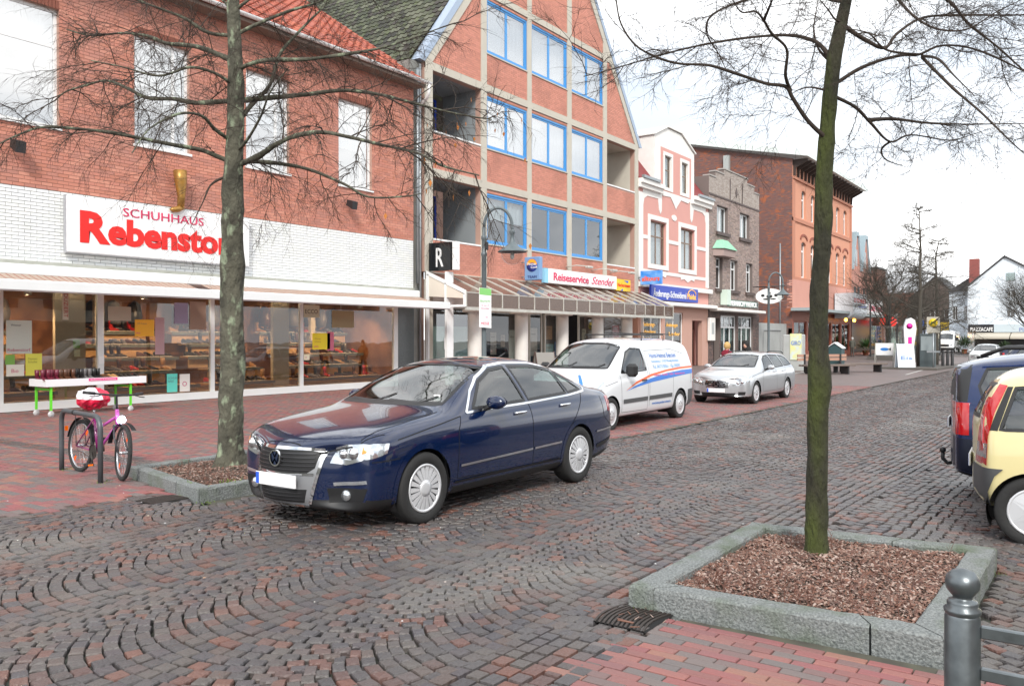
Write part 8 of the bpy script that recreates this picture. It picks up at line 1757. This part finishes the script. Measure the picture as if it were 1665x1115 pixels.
top = [(0, .76), (.06, .84), (.16, .92), (.32, 1.01), (.6, 1.12), (.95, 1.215), (1.15, 1.36), (1.4, 1.545), (1.62, 1.695), (1.80, 1.79), (2.05, 1.85), (2.4, 1.87), (4.3, 1.86), (4.7, 1.84), (4.88, 1.79), (4.96, 1.71), (4.98, 1.62)]
B = Body(st, rows, top, bow=(.20, .05))
sideg = [[(1.30, 1.14), (2.42, 1.17), (2.38, 1.62), (1.98, 1.64), (1.74, 1.56)]]
ws = [(-.72, 1.24), (.72, 1.24), (.64, 1.68), (.3, 1.745), (-.3, 1.745), (-.64, 1.68)]
B.build(van, pw_, trim_bk, cut_std(sideg, ws, None, (AF, AR), ARCH, .34, (.8, 2.0), None), .0)
arches(B, van, (AF, AR), ARCH, .34, pw_, w=.06, off_=.008); wells(B, van, (AF, AR), ARCH + .01, .90, .34)
windows_side(B, van, sideg, None)
B.patch(ws, 'F', -.003, .08, closed_skirt=False).build('windscreen', window_glass('windscreen_glass'), van, local=True); m = MB(); B.strip(ws, 'F', .035, .003, closed=True, m=m); m.build('screen_seal', trim_bk, van, local=True, kind='stuff')
for s_ in (-1, 1):
    for xa in (AF, AR): wheel(van, xa, s_ * .835, WR, WR, s_, 'steel', .215)
m = MB()
for mode in ('L', 'R'):
    for ln in ([(1.22, 1.10), (1.28, .34), (2.44, .33), (2.46, 1.66)], [(2.52, .40), (2.54, 1.58), (3.9, 1.60), (4.45, 1.50), (4.66, 1.2), (4.70, .8)], [(1.1, .98), (.6, .9)], [(3.72, .45), (3.74, 1.6)]): B.strip(ln, mode, .010, .002, m=m)
m.build('shut_lines', mat('gap_grey', (.10, .10, .11), .9), van, local=True, kind='stuff')
for mode in ('L', 'R'):
    for ln in ([(1.32, .56), (2.42, .57)], [(2.50, .57), (3.66, .58)]): B.strip(ln, mode, .085, .012).build('side_rubbing_strip', bumper_grey, van, local=True)
for md in ('L', 'R'): B.patch([(4.54, .28), (4.54, .66), (4.975, .68), (4.975, .36)], md, .012, .06).build('rear_bumper_corner', bumper_grey, van, local=True)
for md in ('L', 'R'): handle(van, B, 2.26, .96, md, trim_bk, .2); B.patch([(4.86, .9), (4.86, 1.5), (4.975, 1.5), (4.975, .9)], md, .005, .04).build('tail_light', red_l, van, local=True)
for s_ in (-1, 1):
    p = B.pt('L' if s_ < 0 else 'R', 1.5, 1.1); m = MB(); m.box(1.42, 1.56, min(p.y, p.y + s_ * .26), max(p.y, p.y + s_ * .26), 1.06, 1.33, bev=.06); m.build('mirror', trim_bk, van, local=True)
orange_p = mat('stripe_orange', (.75, .12, .02), .4); blue_p = mat('stripe_blue', (.03, .18, .62), .4); blue_t = mat('text_pale_blue', (.18, .40, .70), .5); blue_d = mat('text_blue', (.04, .16, .50), .5)
B.patch([(1.45, .78), (1.9, .90), (2.6, 1.03), (3.4, 1.11), (4.2, 1.15), (4.82, 1.16), (4.82, 1.205), (4.2, 1.195), (3.4, 1.155), (2.6, 1.08), (1.9, .945), (1.45, .785)], 'L', .003, .05, closed_skirt=False).build('orange_stripe', orange_p, van, local=True)
B.patch([(1.45, .765), (1.9, .87), (2.6, .99), (3.4, 1.075), (4.2, 1.12), (4.82, 1.13), (4.82, 1.03), (4.2, 1.0), (3.4, .95), (2.6, .90), (1.9, .83)], 'L', .003, .05, closed_skirt=False).build('blue_stripe', blue_p, van, local=True)
B.patch([(.25, -.62), (.30, -.50), (.60, -.30), (.62, -.34), (.34, -.56)], 'T', .003, .04, closed_skirt=False).build('bonnet_stripe', blue_p, van, local=True)
def vtext(body, size, x, z, w, m_, off_=.012):
    """lettering bent onto the van's side"""
    c = bpy.data.curves.new('t', 'FONT'); c.body = body; c.size = size; c.resolution_u = 2; c.offset = .002; t = bpy.data.objects.new('t', c); COL.objects.link(t); dg = bpy.context.evaluated_depsgraph_get(); dg.update(); me = bpy.data.meshes.new_from_object(t.evaluated_get(dg)); bpy.data.objects.remove(t)
    mx_ = max(v.co.x for v in me.vertices)
    for v in me.vertices:
        p = B.pt('L', x + v.co.x * w / mx_, z + v.co.y, .004); v.co = p if p is not None else Vector((x, -1, z))
    me.materials.clear(); me.materials.append(m_); link('lettering', me, van)
vtext('Horst-Helmut Beecken', .15, 2.72, 1.42, 1.35, blue_d); vtext('Kurvanzberg 2 · 21423 Winsen-Scharmbeck', .075, 2.76, 1.32, 1.4, blue_t); vtext('Tel. 04171/50561 · Fax 590392', .11, 2.76, 1.19, 1.42, blue_t); vtext('Heizung · Sanitär · Solar · Badsanierung', .055, 2.75, 1.03, 1.6, mat('text_pink', (.6, .1, .3), .5)); vtext('www.heizung-sanitaer-winsen.de', .07, 2.65, .42, .95, blue_d)
for (a, b) in ((2.6, 2.6), (3.7, 3.7)):
    m = MB(); zt = 1.87
    m.tube([(a, -.70, 1.79), (a, -.71, 1.93), (a, .71, 1.93), (a, .70, 1.79)], .014, n=6); m.build('roof_bar', trim_bk, van, local=True)
MB().tube([(2.5, -.72, 1.97), (4.35, -.70, 1.93)], .012, n=6).tube([(1.7, -.3, 1.97), (4.3, -.35, 1.93)], .012, n=6).build('roof_rod', trim_bk, van, local=True)
for s_ in (-1, 1):
    lamp_unit(van, B, [(s_ * .50, .66), (s_ * .52, .80), (s_ * .70, .90), (s_ * .82, .92), (s_ * .86, .80), (s_ * .74, .68)], 'F', lamps=((s_ * .66, .77, .06),)); B.patch([(.20, .72), (.22, .86), (.50, .99), (.62, .99), (.5, .84), (.34, .74)], 'L' if s_ < 0 else 'R', .006, .03).build('headlight_side', lens_m, van, local=True)
B.patch([(-.45, .52), (-.48, .72), (.48, .72), (.45, .52)], 'F', .006, .05).build('grille', trim_bk, van, local=True)
m = MB(); B.strip([(.10, 1.27), (-.5, 1.27), (-.62, 1.33)], 'F', .02, .015, m=m); B.strip([(.65, 1.27), (.15, 1.29), (.05, 1.36)], 'F', .02, .015, m=m); m.build('wiper', trim_bk, van, local=True)
seats(van, (2.25,), .95, w=.25, ys=(-.5, .0, .5)); MB().box(1.1, 1.5, -.8, .8, .9, 1.12, bev=.05).box(.5, 4.9, -.85, .85, .32, .42).box(2.5, 2.54, -.68, .68, .4, 1.62).build('dashboard', dark_in, van, local=True)

# ======== estate and hatch type bodies from one table ========
def estate(name, label, loc, rz, paint_m, L_, W_, H_, AF, AR, WR, style, wheelk='star', level=3, group=None):
    t = thing(name, label, 'car', loc, rz, group); h = W_ / 2; S_ = L_ / 4.6; k = H_ / 1.46
    X = lambda v: v * S_
    st = [0, .06, .16, .32, .55, .85, 1.12, 1.35, 1.58, 1.85, 2.08, 2.32, 2.7, 3.2, 3.7, 4.0, 4.2, 4.36, 4.50, 4.58, 4.60]
    # (x, bonnet/belt/roof) tables for a 4.6 m estate; boxy = upright tail
    bx = {'estate': 0, 'box': 1, 'hatch': 1}[style]
    rows = [
     [(0, .26, .54), (.06, .22, .66), (.16, .20, .77), (.32, .19, .82), (.6, .19, .845), (4.2, .22, .845), (4.5, .26, .80), (4.60, .32, .68)],
     [(0, .36, .56), (.06, .34, .70), (.16, .33, .80), (.32, .32, .86), (.6, .31, .885), (4.2, .34, .885), (4.5, .37, .85), (4.60, .40, .72)],
     [(0, .50, .58), (.06, .51, .72), (.16, .52, .815), (.32, .54, .865), (.6, .55, .885), (4.2, .58, .888), (4.5, .58, .855), (4.60, .58, .74)],
     [(0, .62, .55), (.06, .65, .69), (.16, .68, .79), (.32, .70, .85), (.6, .745, .88), (1.35, .82, .887), (4.2, .86, .882), (4.5, .84, .845), (4.60, .80, .72)],
     [(0, .665, .50), (.06, .715, .63), (.16, .75, .74), (.32, .785, .81), (.6, .835, .845), (1.35, .915, .85), (3.7, .985, .835), (4.2, 1.0, .82), (4.5, .99, .78), (4.60, .95, .68)],
     [(0, .69, .44), (.06, .745, .55), (.16, .79, .66), (.32, .83, .735), (.6, .885, .76), (1.12, .955, .75), (1.35, 1.03, .735), (1.58, 1.15, .70), (1.85, 1.275, .645), (2.08, 1.345, .61), (2.32, 1.375, .60), (2.7, 1.395, .59), (3.7, 1.365, .585), (4.0, 1.335, .59), (4.2, 1.30 + .03 * bx, .60), (4.36, 1.20 + .10 * bx, .62), (4.50, 1.08 + .19 * bx, .64), (4.58, 1.03 + .20 * bx, .62), (4.60, 1.00 + .18 * bx, .56)]]
    top = [(0, .70), (.06, .76), (.16, .805), (.32, .85), (.6, .915), (1.12, 1.0), (1.35, 1.10), (1.58, 1.225), (1.85, 1.355), (2.08, 1.42), (2.32, 1.45), (2.7, 1.462), (3.7, 1.44), (4.0, 1.42), (4.2, 1.385), (4.36, 1.26 + .10 * bx), (4.50, 1.12 + .20 * bx), (4.58, 1.05 + .24 * bx), (4.60, 1.02 + .20 * bx)]
    rows = [[(x * S_, z * k, w * h / .885) for x, z, w in r] for r in rows]; top = [(x * S_, z * k) for x, z in top]
    B = Body([X(v) for v in st], rows, top, bow=(.22, .10 if bx else .14), level=level)
    return t, B, (lambda x, z: (x * S_, z * k))
def estate_fit(t, B, q, paint_m, AF, AR, WR, W_, wheelk, sideg, ws, rw, dark_z=.24, arch=None, full=True, arch_m=None, ty=.2):
    arch = arch or WR + .045
    zc = WR
    S1_ = B.L_
    B.build(t, paint_m, trim_bk, cut_std(sideg, ws, rw, (AF, AR), arch, zc, (S1_ * .22, S1_ * .52), (S1_ * .82, S1_ + .1)), dark_z)
    arches(B, t, (AF, AR), arch, zc, arch_m or paint_m, w=.05); wells(B, t, (AF, AR), arch + .01, W_ / 2 - .04, zc)
    windows_side(B, t, sideg, None, .028)
    B.patch(ws, 'F', -.003, .08, closed_skirt=False).build('windscreen', window_glass('windscreen_glass'), t, local=True); B.patch(rw, 'B', -.003, .08, closed_skirt=False).build('rear_window', car_glass, t, local=True)
    m = MB(); B.strip(ws, 'F', .035, .003, closed=True, m=m); B.strip(rw, 'B', .035, .003, closed=True, m=m); m.build('screen_seal', trim_bk, t, local=True, kind='stuff')
    for s_ in (-1, 1):
        for xa in (AF, AR): wheel(t, xa, s_ * (W_ / 2 - ty / 2 - .012), WR, WR, s_, wheelk, ty)
    MB().box(B.L_ * .33, B.L_ * .38, -W_ * .38, W_ * .38, .72, .92).box(.4, B.L_ - .3, -W_ * .44, W_ * .44, .24, .34).build('dashboard', dark_in, t, local=True)
    seats(t, (B.L_ * .50, B.L_ * .69), .66, w=.24)
# silver estate
ps_ = paint('paint_silver', (.46, .48, .50), .55, .28)
EX, EY = 22.48, 8.93
est, B, q = estate('silver_estate_car', 'silver estate car with a chrome star grille parked behind the white van', (EX, EY, gz(EX + 2, EY)), 0, ps_, 4.6, 1.77, 1.46, .8, 3.56, .32, 'estate')
sg_ = [[(1.58, .95), (2.50, .985), (2.44, 1.345), (2.15, 1.325), (1.86, 1.22)], [(2.57, .988), (3.36, 1.01), (3.30, 1.33), (2.54, 1.348)], [(3.44, 1.015), (4.16, 1.04), (4.02, 1.24), (3.84, 1.30), (3.42, 1.325)]]
wsE = [(-.64, 1.03), (.64, 1.03), (.54, 1.335), (.3, 1.365), (-.3, 1.365), (-.54, 1.335)]
estate_fit(est, B, q, ps_, .8, 3.56, .32, 1.77, 'star', sg_, wsE, [(-.55, 1.08), (.55, 1.08), (.5, 1.33), (-.5, 1.33)])
m = MB()
for mode in ('L', 'R'):
    for ln in ([(1.42, .9), (1.34, .75), (1.34, .33), (2.54, .32)], [(2.54, .96), (2.56, .32), (3.05, .33)], [(3.15, .34), (3.24, .6), (3.44, .78), (3.44, 1.0)], [(1.42, .9), (.62, .8), (.3, .70)]): B.strip(ln, mode, .009, .002, m=m)
m.build('shut_lines', mat('gap_grey'), est, local=True, kind='stuff')
m = MB()
for mode in ('L', 'R'): B.strip([(1.5, .925), (2.5, .955), (3.4, .985), (4.2, 1.0)], mode, .016, .006, m=m)
m.build('chrome_window_line', chrome, est, local=True)
for mode in ('L', 'R'):
    for x in (2.36, 3.20): handle(est, B, x, .87, mode, ps_)
mirror(est, B, 1.74, 1.0, ps_, -1); mirror(est, B, 1.74, 1.0, ps_, 1)
B.patch([(-.36, .66), (-.32, .48), (.32, .48), (.36, .66), (.2, .675), (-.2, .675)], 'F', .006, .04).build('grille', _mats['grille_black'], est, local=True)
for z in (.52, .57, .62): B.strip([(-.34, z), (.34, z)], 'F', .018, .02).build('grille_slat', chrome, est, local=True)
m = MB(); B.strip([(-.36, .66), (-.32, .48), (.32, .48), (.36, .66), (.2, .675), (-.2, .675)], 'F', .022, .016, closed=True, m=m); m.build('grille_chrome_frame', chrome, est, local=True)
xb = B.pt('F', 0, .57).x - .04; em = MB()
for k in range(24):
    a0, a1 = 2 * math.pi * k / 24, 2 * math.pi * (k + 1) / 24; em.add([(xb, r_ * math.cos(a), .57 + r_ * math.sin(a)) for a in (a0, a1) for r_ in (.080, .095)], [(0, 1, 3, 2), (2, 3, 1, 0)])
for a in (90, 210, 330):
    u = Vector((math.cos(R(a)), math.sin(R(a)))); v = Vector((-u[1], u[0])) * .016; em.add([(xb - .003, *v), (xb - .003, *(-v)), (xb - .003, *(u * .085))], [(0, 1, 2), (2, 1, 0)])
    em.v[-3:] = [(p[0], p[1], p[2] + .57) for p in em.v[-3:]]
em.build('badge', chrome, est, local=True)
plate(est, B.pt('F', 0, .40).x - .02, .40)
B.patch([(-.50, .33), (-.46, .24), (.46, .24), (.50, .33)], 'F', .006, .04).build('lower_grille', _mats['grille_black'], est, local=True)
for s_ in (-1, 1):
    lamp_unit(est, B, [(s_ * .42, .53), (s_ * .42, .65), (s_ * .60, .73), (s_ * .76, .74), (s_ * .80, .64), (s_ * .70, .56)], 'F', lamps=((s_ * .54, .61, .055), (s_ * .66, .63, .055)))
    B.patch([(.18, .60), (.22, .72), (.44, .77), (.56, .76), (.42, .66)], 'L' if s_ < 0 else 'R', .006, .03).build('headlight_side', lens_m, est, local=True)
    B.patch([(s_ * .56, .36), (s_ * .56, .26), (s_ * .74, .28), (s_ * .76, .37)], 'F', .006, .03).build('fog_lamp_recess', _mats['grille_black'], est, local=True)
    m = MB(); m.tube([(2.5, s_ * .60, 1.42), (2.7, s_ * .60, 1.46), (3.8, s_ * .59, 1.435), (4.0, s_ * .59, 1.38)], .016, n=6); m.build('roof_rail', trim_bk, est, local=True)
m = MB(); B.strip([(.30, 1.05), (-.3, 1.05), (-.45, 1.10)], 'F', .02, .012, m=m); m.build('wiper', trim_bk, est, local=True)
# blue people carrier parked nose away on the right
def rear_pose(xc, yr, L_, phi): a = R(90 + phi); return (xc - L_ * math.cos(a), yr - L_ * math.sin(a), gz(xc, yr)), a
pb2 = paint('paint_mid_blue', (.003, .014, .07), .0, .25)
loc, a_ = rear_pose(10.95, 1.50, 4.45, 4)
mv, B, q = estate('blue_people_carrier', 'dark blue boxy estate with roof rails and tow bar, cut off at the right edge', loc, a_, pb2, 4.45, 1.74, 1.62, .83, 3.73, .31, 'box')
s1, k1 = 4.45 / 4.6, 1.62 / 1.46
sc_ = lambda P_: [(x * s1, z * k1) for x, z in P_]
sgm = [sc_(sg_[0]), sc_(sg_[1]), [(3.36, 1.13), (3.98, 1.10), (4.10, 1.14), (4.13, 1.24), (4.06, 1.42), (3.34, 1.46)]]
estate_fit(mv, B, q, pb2, .83, 3.73, .31, 1.74, 'ten', sgm, [(y, z * k1) for y, z in wsE], [(-.6, 1.14), (.6, 1.14), (.52, 1.44), (-.52, 1.44)], dark_z=.30)
for md, s_ in (('L', -1), ('R', 1)):
    B.patch([(4.22, .72), (4.22, 1.06), (4.44, 1.06), (4.44, .72)], md, .008, .04).build('tail_light', red_l, mv, local=True)
    B.patch([(4.24, 1.07), (4.20, 1.46), (4.30, 1.46), (4.42, 1.27), (4.44, 1.07)], md, .006, .04).build('pillar_trim', trim_bk, mv, local=True)
    B.patch([(4.06, .30), (4.06, .66), (4.445, .70), (4.445, .36)], md, .012, .05).build('rear_bumper_corner', mat('bumper_blue_black', (.008, .012, .03), .35), mv, local=True)
    m = MB(); m.tube([(1.95, s_ * .60, 1.58), (2.15, s_ * .60, 1.66), (3.9, s_ * .59, 1.645), (4.12, s_ * .58, 1.55)], .022, n=8); m.build('roof_rail', trim_bk, mv, local=True)
    B.strip([(3.30, 1.1), (3.28, .35), (3.0, .33)], md, .009, .002).build('shut_lines', mat('gap_black'), mv, local=True, kind='stuff')
    handle(mv, B, 3.14, .98, md, pb2); B.patch([(s_ * .62, .72), (s_ * .62, 1.06), (s_ * .80, 1.06), (s_ * .80, .72)], 'B', .006, .04).build('tail_light', red_l, mv, local=True)
m = MB(); m.tube([(4.40, 0, .32), (4.48, 0, .30), (4.53, 0, .35), (4.53, 0, .42)], .022, n=8); m.ball((4.53, 0, .45), .035, 8); m.build('tow_bar', trim_bk, mv, local=True)
MB().tube([(2.2, 0, 1.62), (2.75, 0, 1.95)], [.006, .003], n=5).build('aerial', trim_bk, mv, local=True); plate(mv, B.pt('B', 0, .8).x + .012, .8, 1)
# cream city car
pc = paint('paint_cream', (.66, .58, .30), 0, .3)
loc, a_ = rear_pose(8.72, 1.02, 3.54, 4)
cc = thing('cream_hatchback', 'small pale yellow hatchback cut off at the right edge of the picture', 'car', loc, a_)
h = .79; st = [0, .05, .14, .28, .5, .75, .95, 1.15, 1.4, 1.62, 1.9, 2.4, 2.8, 3.1, 3.3, 3.42, 3.5, 3.54]
rows = [[(0, .28, .52), (.14, .22, .68), (.5, .20, .74), (3.1, .24, .74), (3.42, .28, .70), (3.54, .36, .56)], [(0, .38, .56), (.14, .36, .74), (.5, .34, .78), (3.1, .38, .785), (3.42, .40, .76), (3.54, .44, .62)], [(0, .54, .56), (.14, .56, .74), (.5, .58, .785), (3.1, .62, .79), (3.42, .62, .765), (3.54, .62, .64)], [(0, .70, .54), (.14, .76, .71), (.5, .84, .775), (3.1, .78, .785), (3.42, .76, .76), (3.54, .74, .64)], [(0, .76, .50), (.14, .84, .66), (.5, .92, .73), (.95, .98, .75), (3.1, .95, .765), (3.42, .91, .74), (3.54, .87, .62)], [(0, .80, .44), (.14, .89, .58), (.5, .97, .66), (.75, 1.03, .67), (.95, 1.12, .665), (1.15, 1.22, .65), (1.4, 1.32, .62), (1.62, 1.365, .60), (1.9, 1.375, .595), (2.8, 1.37, .59), (3.1, 1.36, .59), (3.25, 1.34, .60), (3.36, 1.29, .61), (3.44, 1.17, .63), (3.50, 1.04, .62), (3.54, .96, .56)]]
top = [(0, .82), (.14, .92), (.5, 1.01), (.75, 1.08), (.95, 1.19), (1.15, 1.30), (1.4, 1.41), (1.62, 1.455), (1.9, 1.47), (2.8, 1.465), (3.1, 1.455), (3.25, 1.43), (3.36, 1.37), (3.44, 1.25), (3.50, 1.11), (3.54, 1.0)]
B = Body(st, rows, top, bow=(.2, .10))
sgc = [[(1.05, .98), (1.78, .99), (1.76, 1.33), (1.5, 1.32), (1.28, 1.2)], [(1.85, .99), (2.55, .995), (2.53, 1.33), (1.84, 1.33)], [(2.62, .96), (3.30, .94), (3.19, 1.28), (2.60, 1.32)]]
estate_fit(cc, B, q, pc, .69, 3.06, .285, 1.58, 'cap5', sgc, [(-.58, 1.12), (.58, 1.12), (.5, 1.38), (-.5, 1.38)], [(-.5, 1.03), (.5, 1.03), (.48, 1.3), (-.48, 1.3)], dark_z=.30, arch=.335, arch_m=pc, ty=.17)
for md, s_ in (('L', -1), ('R', 1)):
    B.patch([(3.40, .64), (3.39, .88), (3.34, 1.08), (3.25, 1.30), (3.31, 1.31), (3.40, 1.14), (3.46, .94), (3.495, .64)], md, .010, .04).build('tail_light', red_l, cc, local=True)
    B.patch([(3.40, .70), (3.395, .82), (3.475, .82), (3.485, .70)], md, .022, .03).build('reversing_lens', lens_m, cc, local=True)
    B.patch([(3.36, .26), (3.39, .42), (3.34, .56), (3.28, .62), (3.535, .62), (3.535, .38), (3.46, .28)], md, .018, .04).build('rear_bumper_corner', bumper_grey, cc, local=True)
    B.patch([(3.32, .93), (3.21, 1.29), (3.25, 1.29), (3.33, 1.08), (3.38, .93)], md, .006, .04).build('pillar_trim', trim_bk, cc, local=True)
    m = MB(); B.strip([(2.78, .70), (3.08, .70), (3.10, .72), (3.10, .86), (3.08, .88), (2.78, .88), (2.76, .86), (2.76, .72)], md, .008, .002, closed=True, m=m); B.strip([(2.58, 1.0), (2.58, .6), (2.5, .36)], md, .008, .002, m=m); B.strip([(1.82, 1.0), (1.82, .33)], md, .008, .002, m=m); B.strip([(.98, .98), (.98, .35), (1.82, .33)], md, .008, .002, m=m); m.build('shut_lines', mat('gap_grey'), cc, local=True, kind='stuff')
    handle(cc, B, 2.42, .92, md, trim_bk, .16); B.patch([(s_ * .60, .74), (s_ * .56, 1.2), (s_ * .60, 1.2), (s_ * .70, .76)], 'B', .008, .04).build('tail_light', red_l, cc, local=True)
plate(cc, B.pt('B', 0, .62).x + .012, .62, 1)
# cars and van far down the street
ps2 = paint('paint_pale_silver', (.55, .57, .57), .3, .3); pnavy = paint('paint_navy', (.012, .02, .05), .2, .25); pred = paint('paint_dark_red', (.2, .02, .03), .2, .3)
for (nm, lb, x, y, rz, pm, front) in (('silver_saloon', 'small pale silver car coming up the street beyond the parked blue car', 62.3, 6.7, 0, ps2, True), ('navy_estate_car', 'dark navy estate car parked at the right edge above the blue roof', 50.3, -.3, R(94), pnavy, False), ('dark_estate_car', 'dark car with red tail lamps parked far off, left of the navy estate', 58, .75, R(94), pnavy, False)):
    t, B, q = estate(nm, lb, (x, y, gz(x, y)), rz, pm, 4.6, 1.77, 1.46, .8, 3.56, .32, 'estate', level=2)
    estate_fit(t, B, q, pm, .8, 3.56, .32, 1.77, 'ten', sg_, wsE, [(-.55, 1.08), (.55, 1.08), (.5, 1.33), (-.5, 1.33)])
    for s_ in (-1, 1):
        B.patch([(s_ * .42, .53), (s_ * .42, .65), (s_ * .60, .73), (s_ * .76, .74), (s_ * .80, .64), (s_ * .70, .56)], 'F', .006, .08).build('headlight', lens_m, t, local=True); B.patch([(4.3, .8), (4.3, .98), (4.56, .98), (4.58, .8)], 'L' if s_ < 0 else 'R', .006, .08).build('tail_light', red_l, t, local=True)
        mirror(t, B, 1.74, 1.0, pm, s_)
    B.patch([(-.36, .66), (-.32, .48), (.32, .48), (.36, .66)], 'F', .006, .08).build('grille', trim_bk, t, local=True); plate(t, B.pt('F', 0, .40).x - .02, .40)
t = thing('delivery_van', 'tall white delivery van facing up the street beside the yellow shop sign', 'van', (104, 14.9, 0))
st = [0, .1, .3, .7, 1.1, 1.5, 1.9, 2.3, 3, 5, 5.6, 5.75, 5.8]
rows = [[(0, .35, .7), (.3, .28, .85), (5.6, .3, .9), (5.8, .4, .8)], [(0, .5, .75), (.3, .45, .93), (5.6, .45, .96), (5.8, .5, .88)], [(0, .8, .78), (.3, .8, .95), (5.6, .85, .98), (5.8, .85, .9)], [(0, .95, .75), (.3, 1.1, .93), (5.6, 1.2, .98), (5.8, 1.2, .9)], [(0, 1.0, .7), (.3, 1.2, .88), (1.1, 1.35, .93), (5.6, 1.5, .97), (5.8, 1.5, .88)], [(0, 1.05, .62), (.3, 1.25, .78), (.7, 1.42, .8), (1.1, 1.75, .8), (1.5, 2.1, .8), (1.9, 2.3, .8), (2.3, 2.4, .82), (5.6, 2.4, .82), (5.8, 2.3, .75)]]
top = [(0, 1.08), (.3, 1.3), (.7, 1.5), (1.1, 1.88), (1.5, 2.25), (1.9, 2.45), (2.3, 2.53), (5.6, 2.5), (5.8, 2.4)]
B = Body(st, rows, top, level=2); ws_ = [(-.75, 1.5), (.75, 1.5), (.68, 2.1), (-.68, 2.1)]
B.build(t, pw_, trim_bk, cut_std([[(1.2, 1.4), (2.0, 1.4), (2.0, 2.0), (1.6, 2.0)]], ws_, None, (1.0, 4.6), .4, .36, (.5, 2), None), .6)
B.patch(ws_, 'F', -.003, .15, closed_skirt=False).build('windscreen', window_glass('windscreen_glass'), t, local=True); windows_side(B, t, [[(1.2, 1.4), (2.0, 1.4), (2.0, 2.0), (1.6, 2.0)]], None)
B.patch([(-.45, .7), (-.45, .95), (.45, .95), (.45, .7)], 'F', .01, .1).build('grille', trim_bk, t, local=True)
for s_ in (-1, 1):
    B.patch([(s_ * .55, .8), (s_ * .55, 1.05), (s_ * .8, 1.1), (s_ * .8, .85)], 'F', .01, .1).build('headlight', lens_m, t, local=True)
    for xa in (1.0, 4.6): wheel(t, xa, s_ * .86, .35, .35, s_, 'steel')
    MB().box(1.1, 1.2, min(s_ * .95, s_ * 1.2), max(s_ * .95, s_ * 1.2), 1.35, 1.75, bev=.03).build('mirror', trim_bk, t, local=True)
MB().box(1.4, 5.6, -.85, .85, .5, .6).box(2.3, 2.35, -.85, .85, .6, 2.3).build('floor', dark_in, t, local=True)
yv = thing('yellow_delivery_truck', 'yellow box truck standing half hidden behind the square trees', 'truck', (103, 17.2, 0)); MB().box(103.5, 108, 15.9, 18.3, .9, 3.0, bev=.05).build('box_body', mat('truck_yellow', (.82, .42, .02), .4), yv, local=False); MB().box(102, 103.45, 16.0, 18.2, .6, 2.1, bev=.15).build('cab', mat('truck_yellow'), yv); MB().box(101.97, 102.1, 16.2, 18.0, 1.25, 1.95).build('windscreen', mat('opp_pane'), yv)
for xa in (102.7, 106.8):
    for s_ in (-1, 1): wheel(yv, xa - 103, s_ * 1.0 + 0, .42, .42, s_, 'steel')
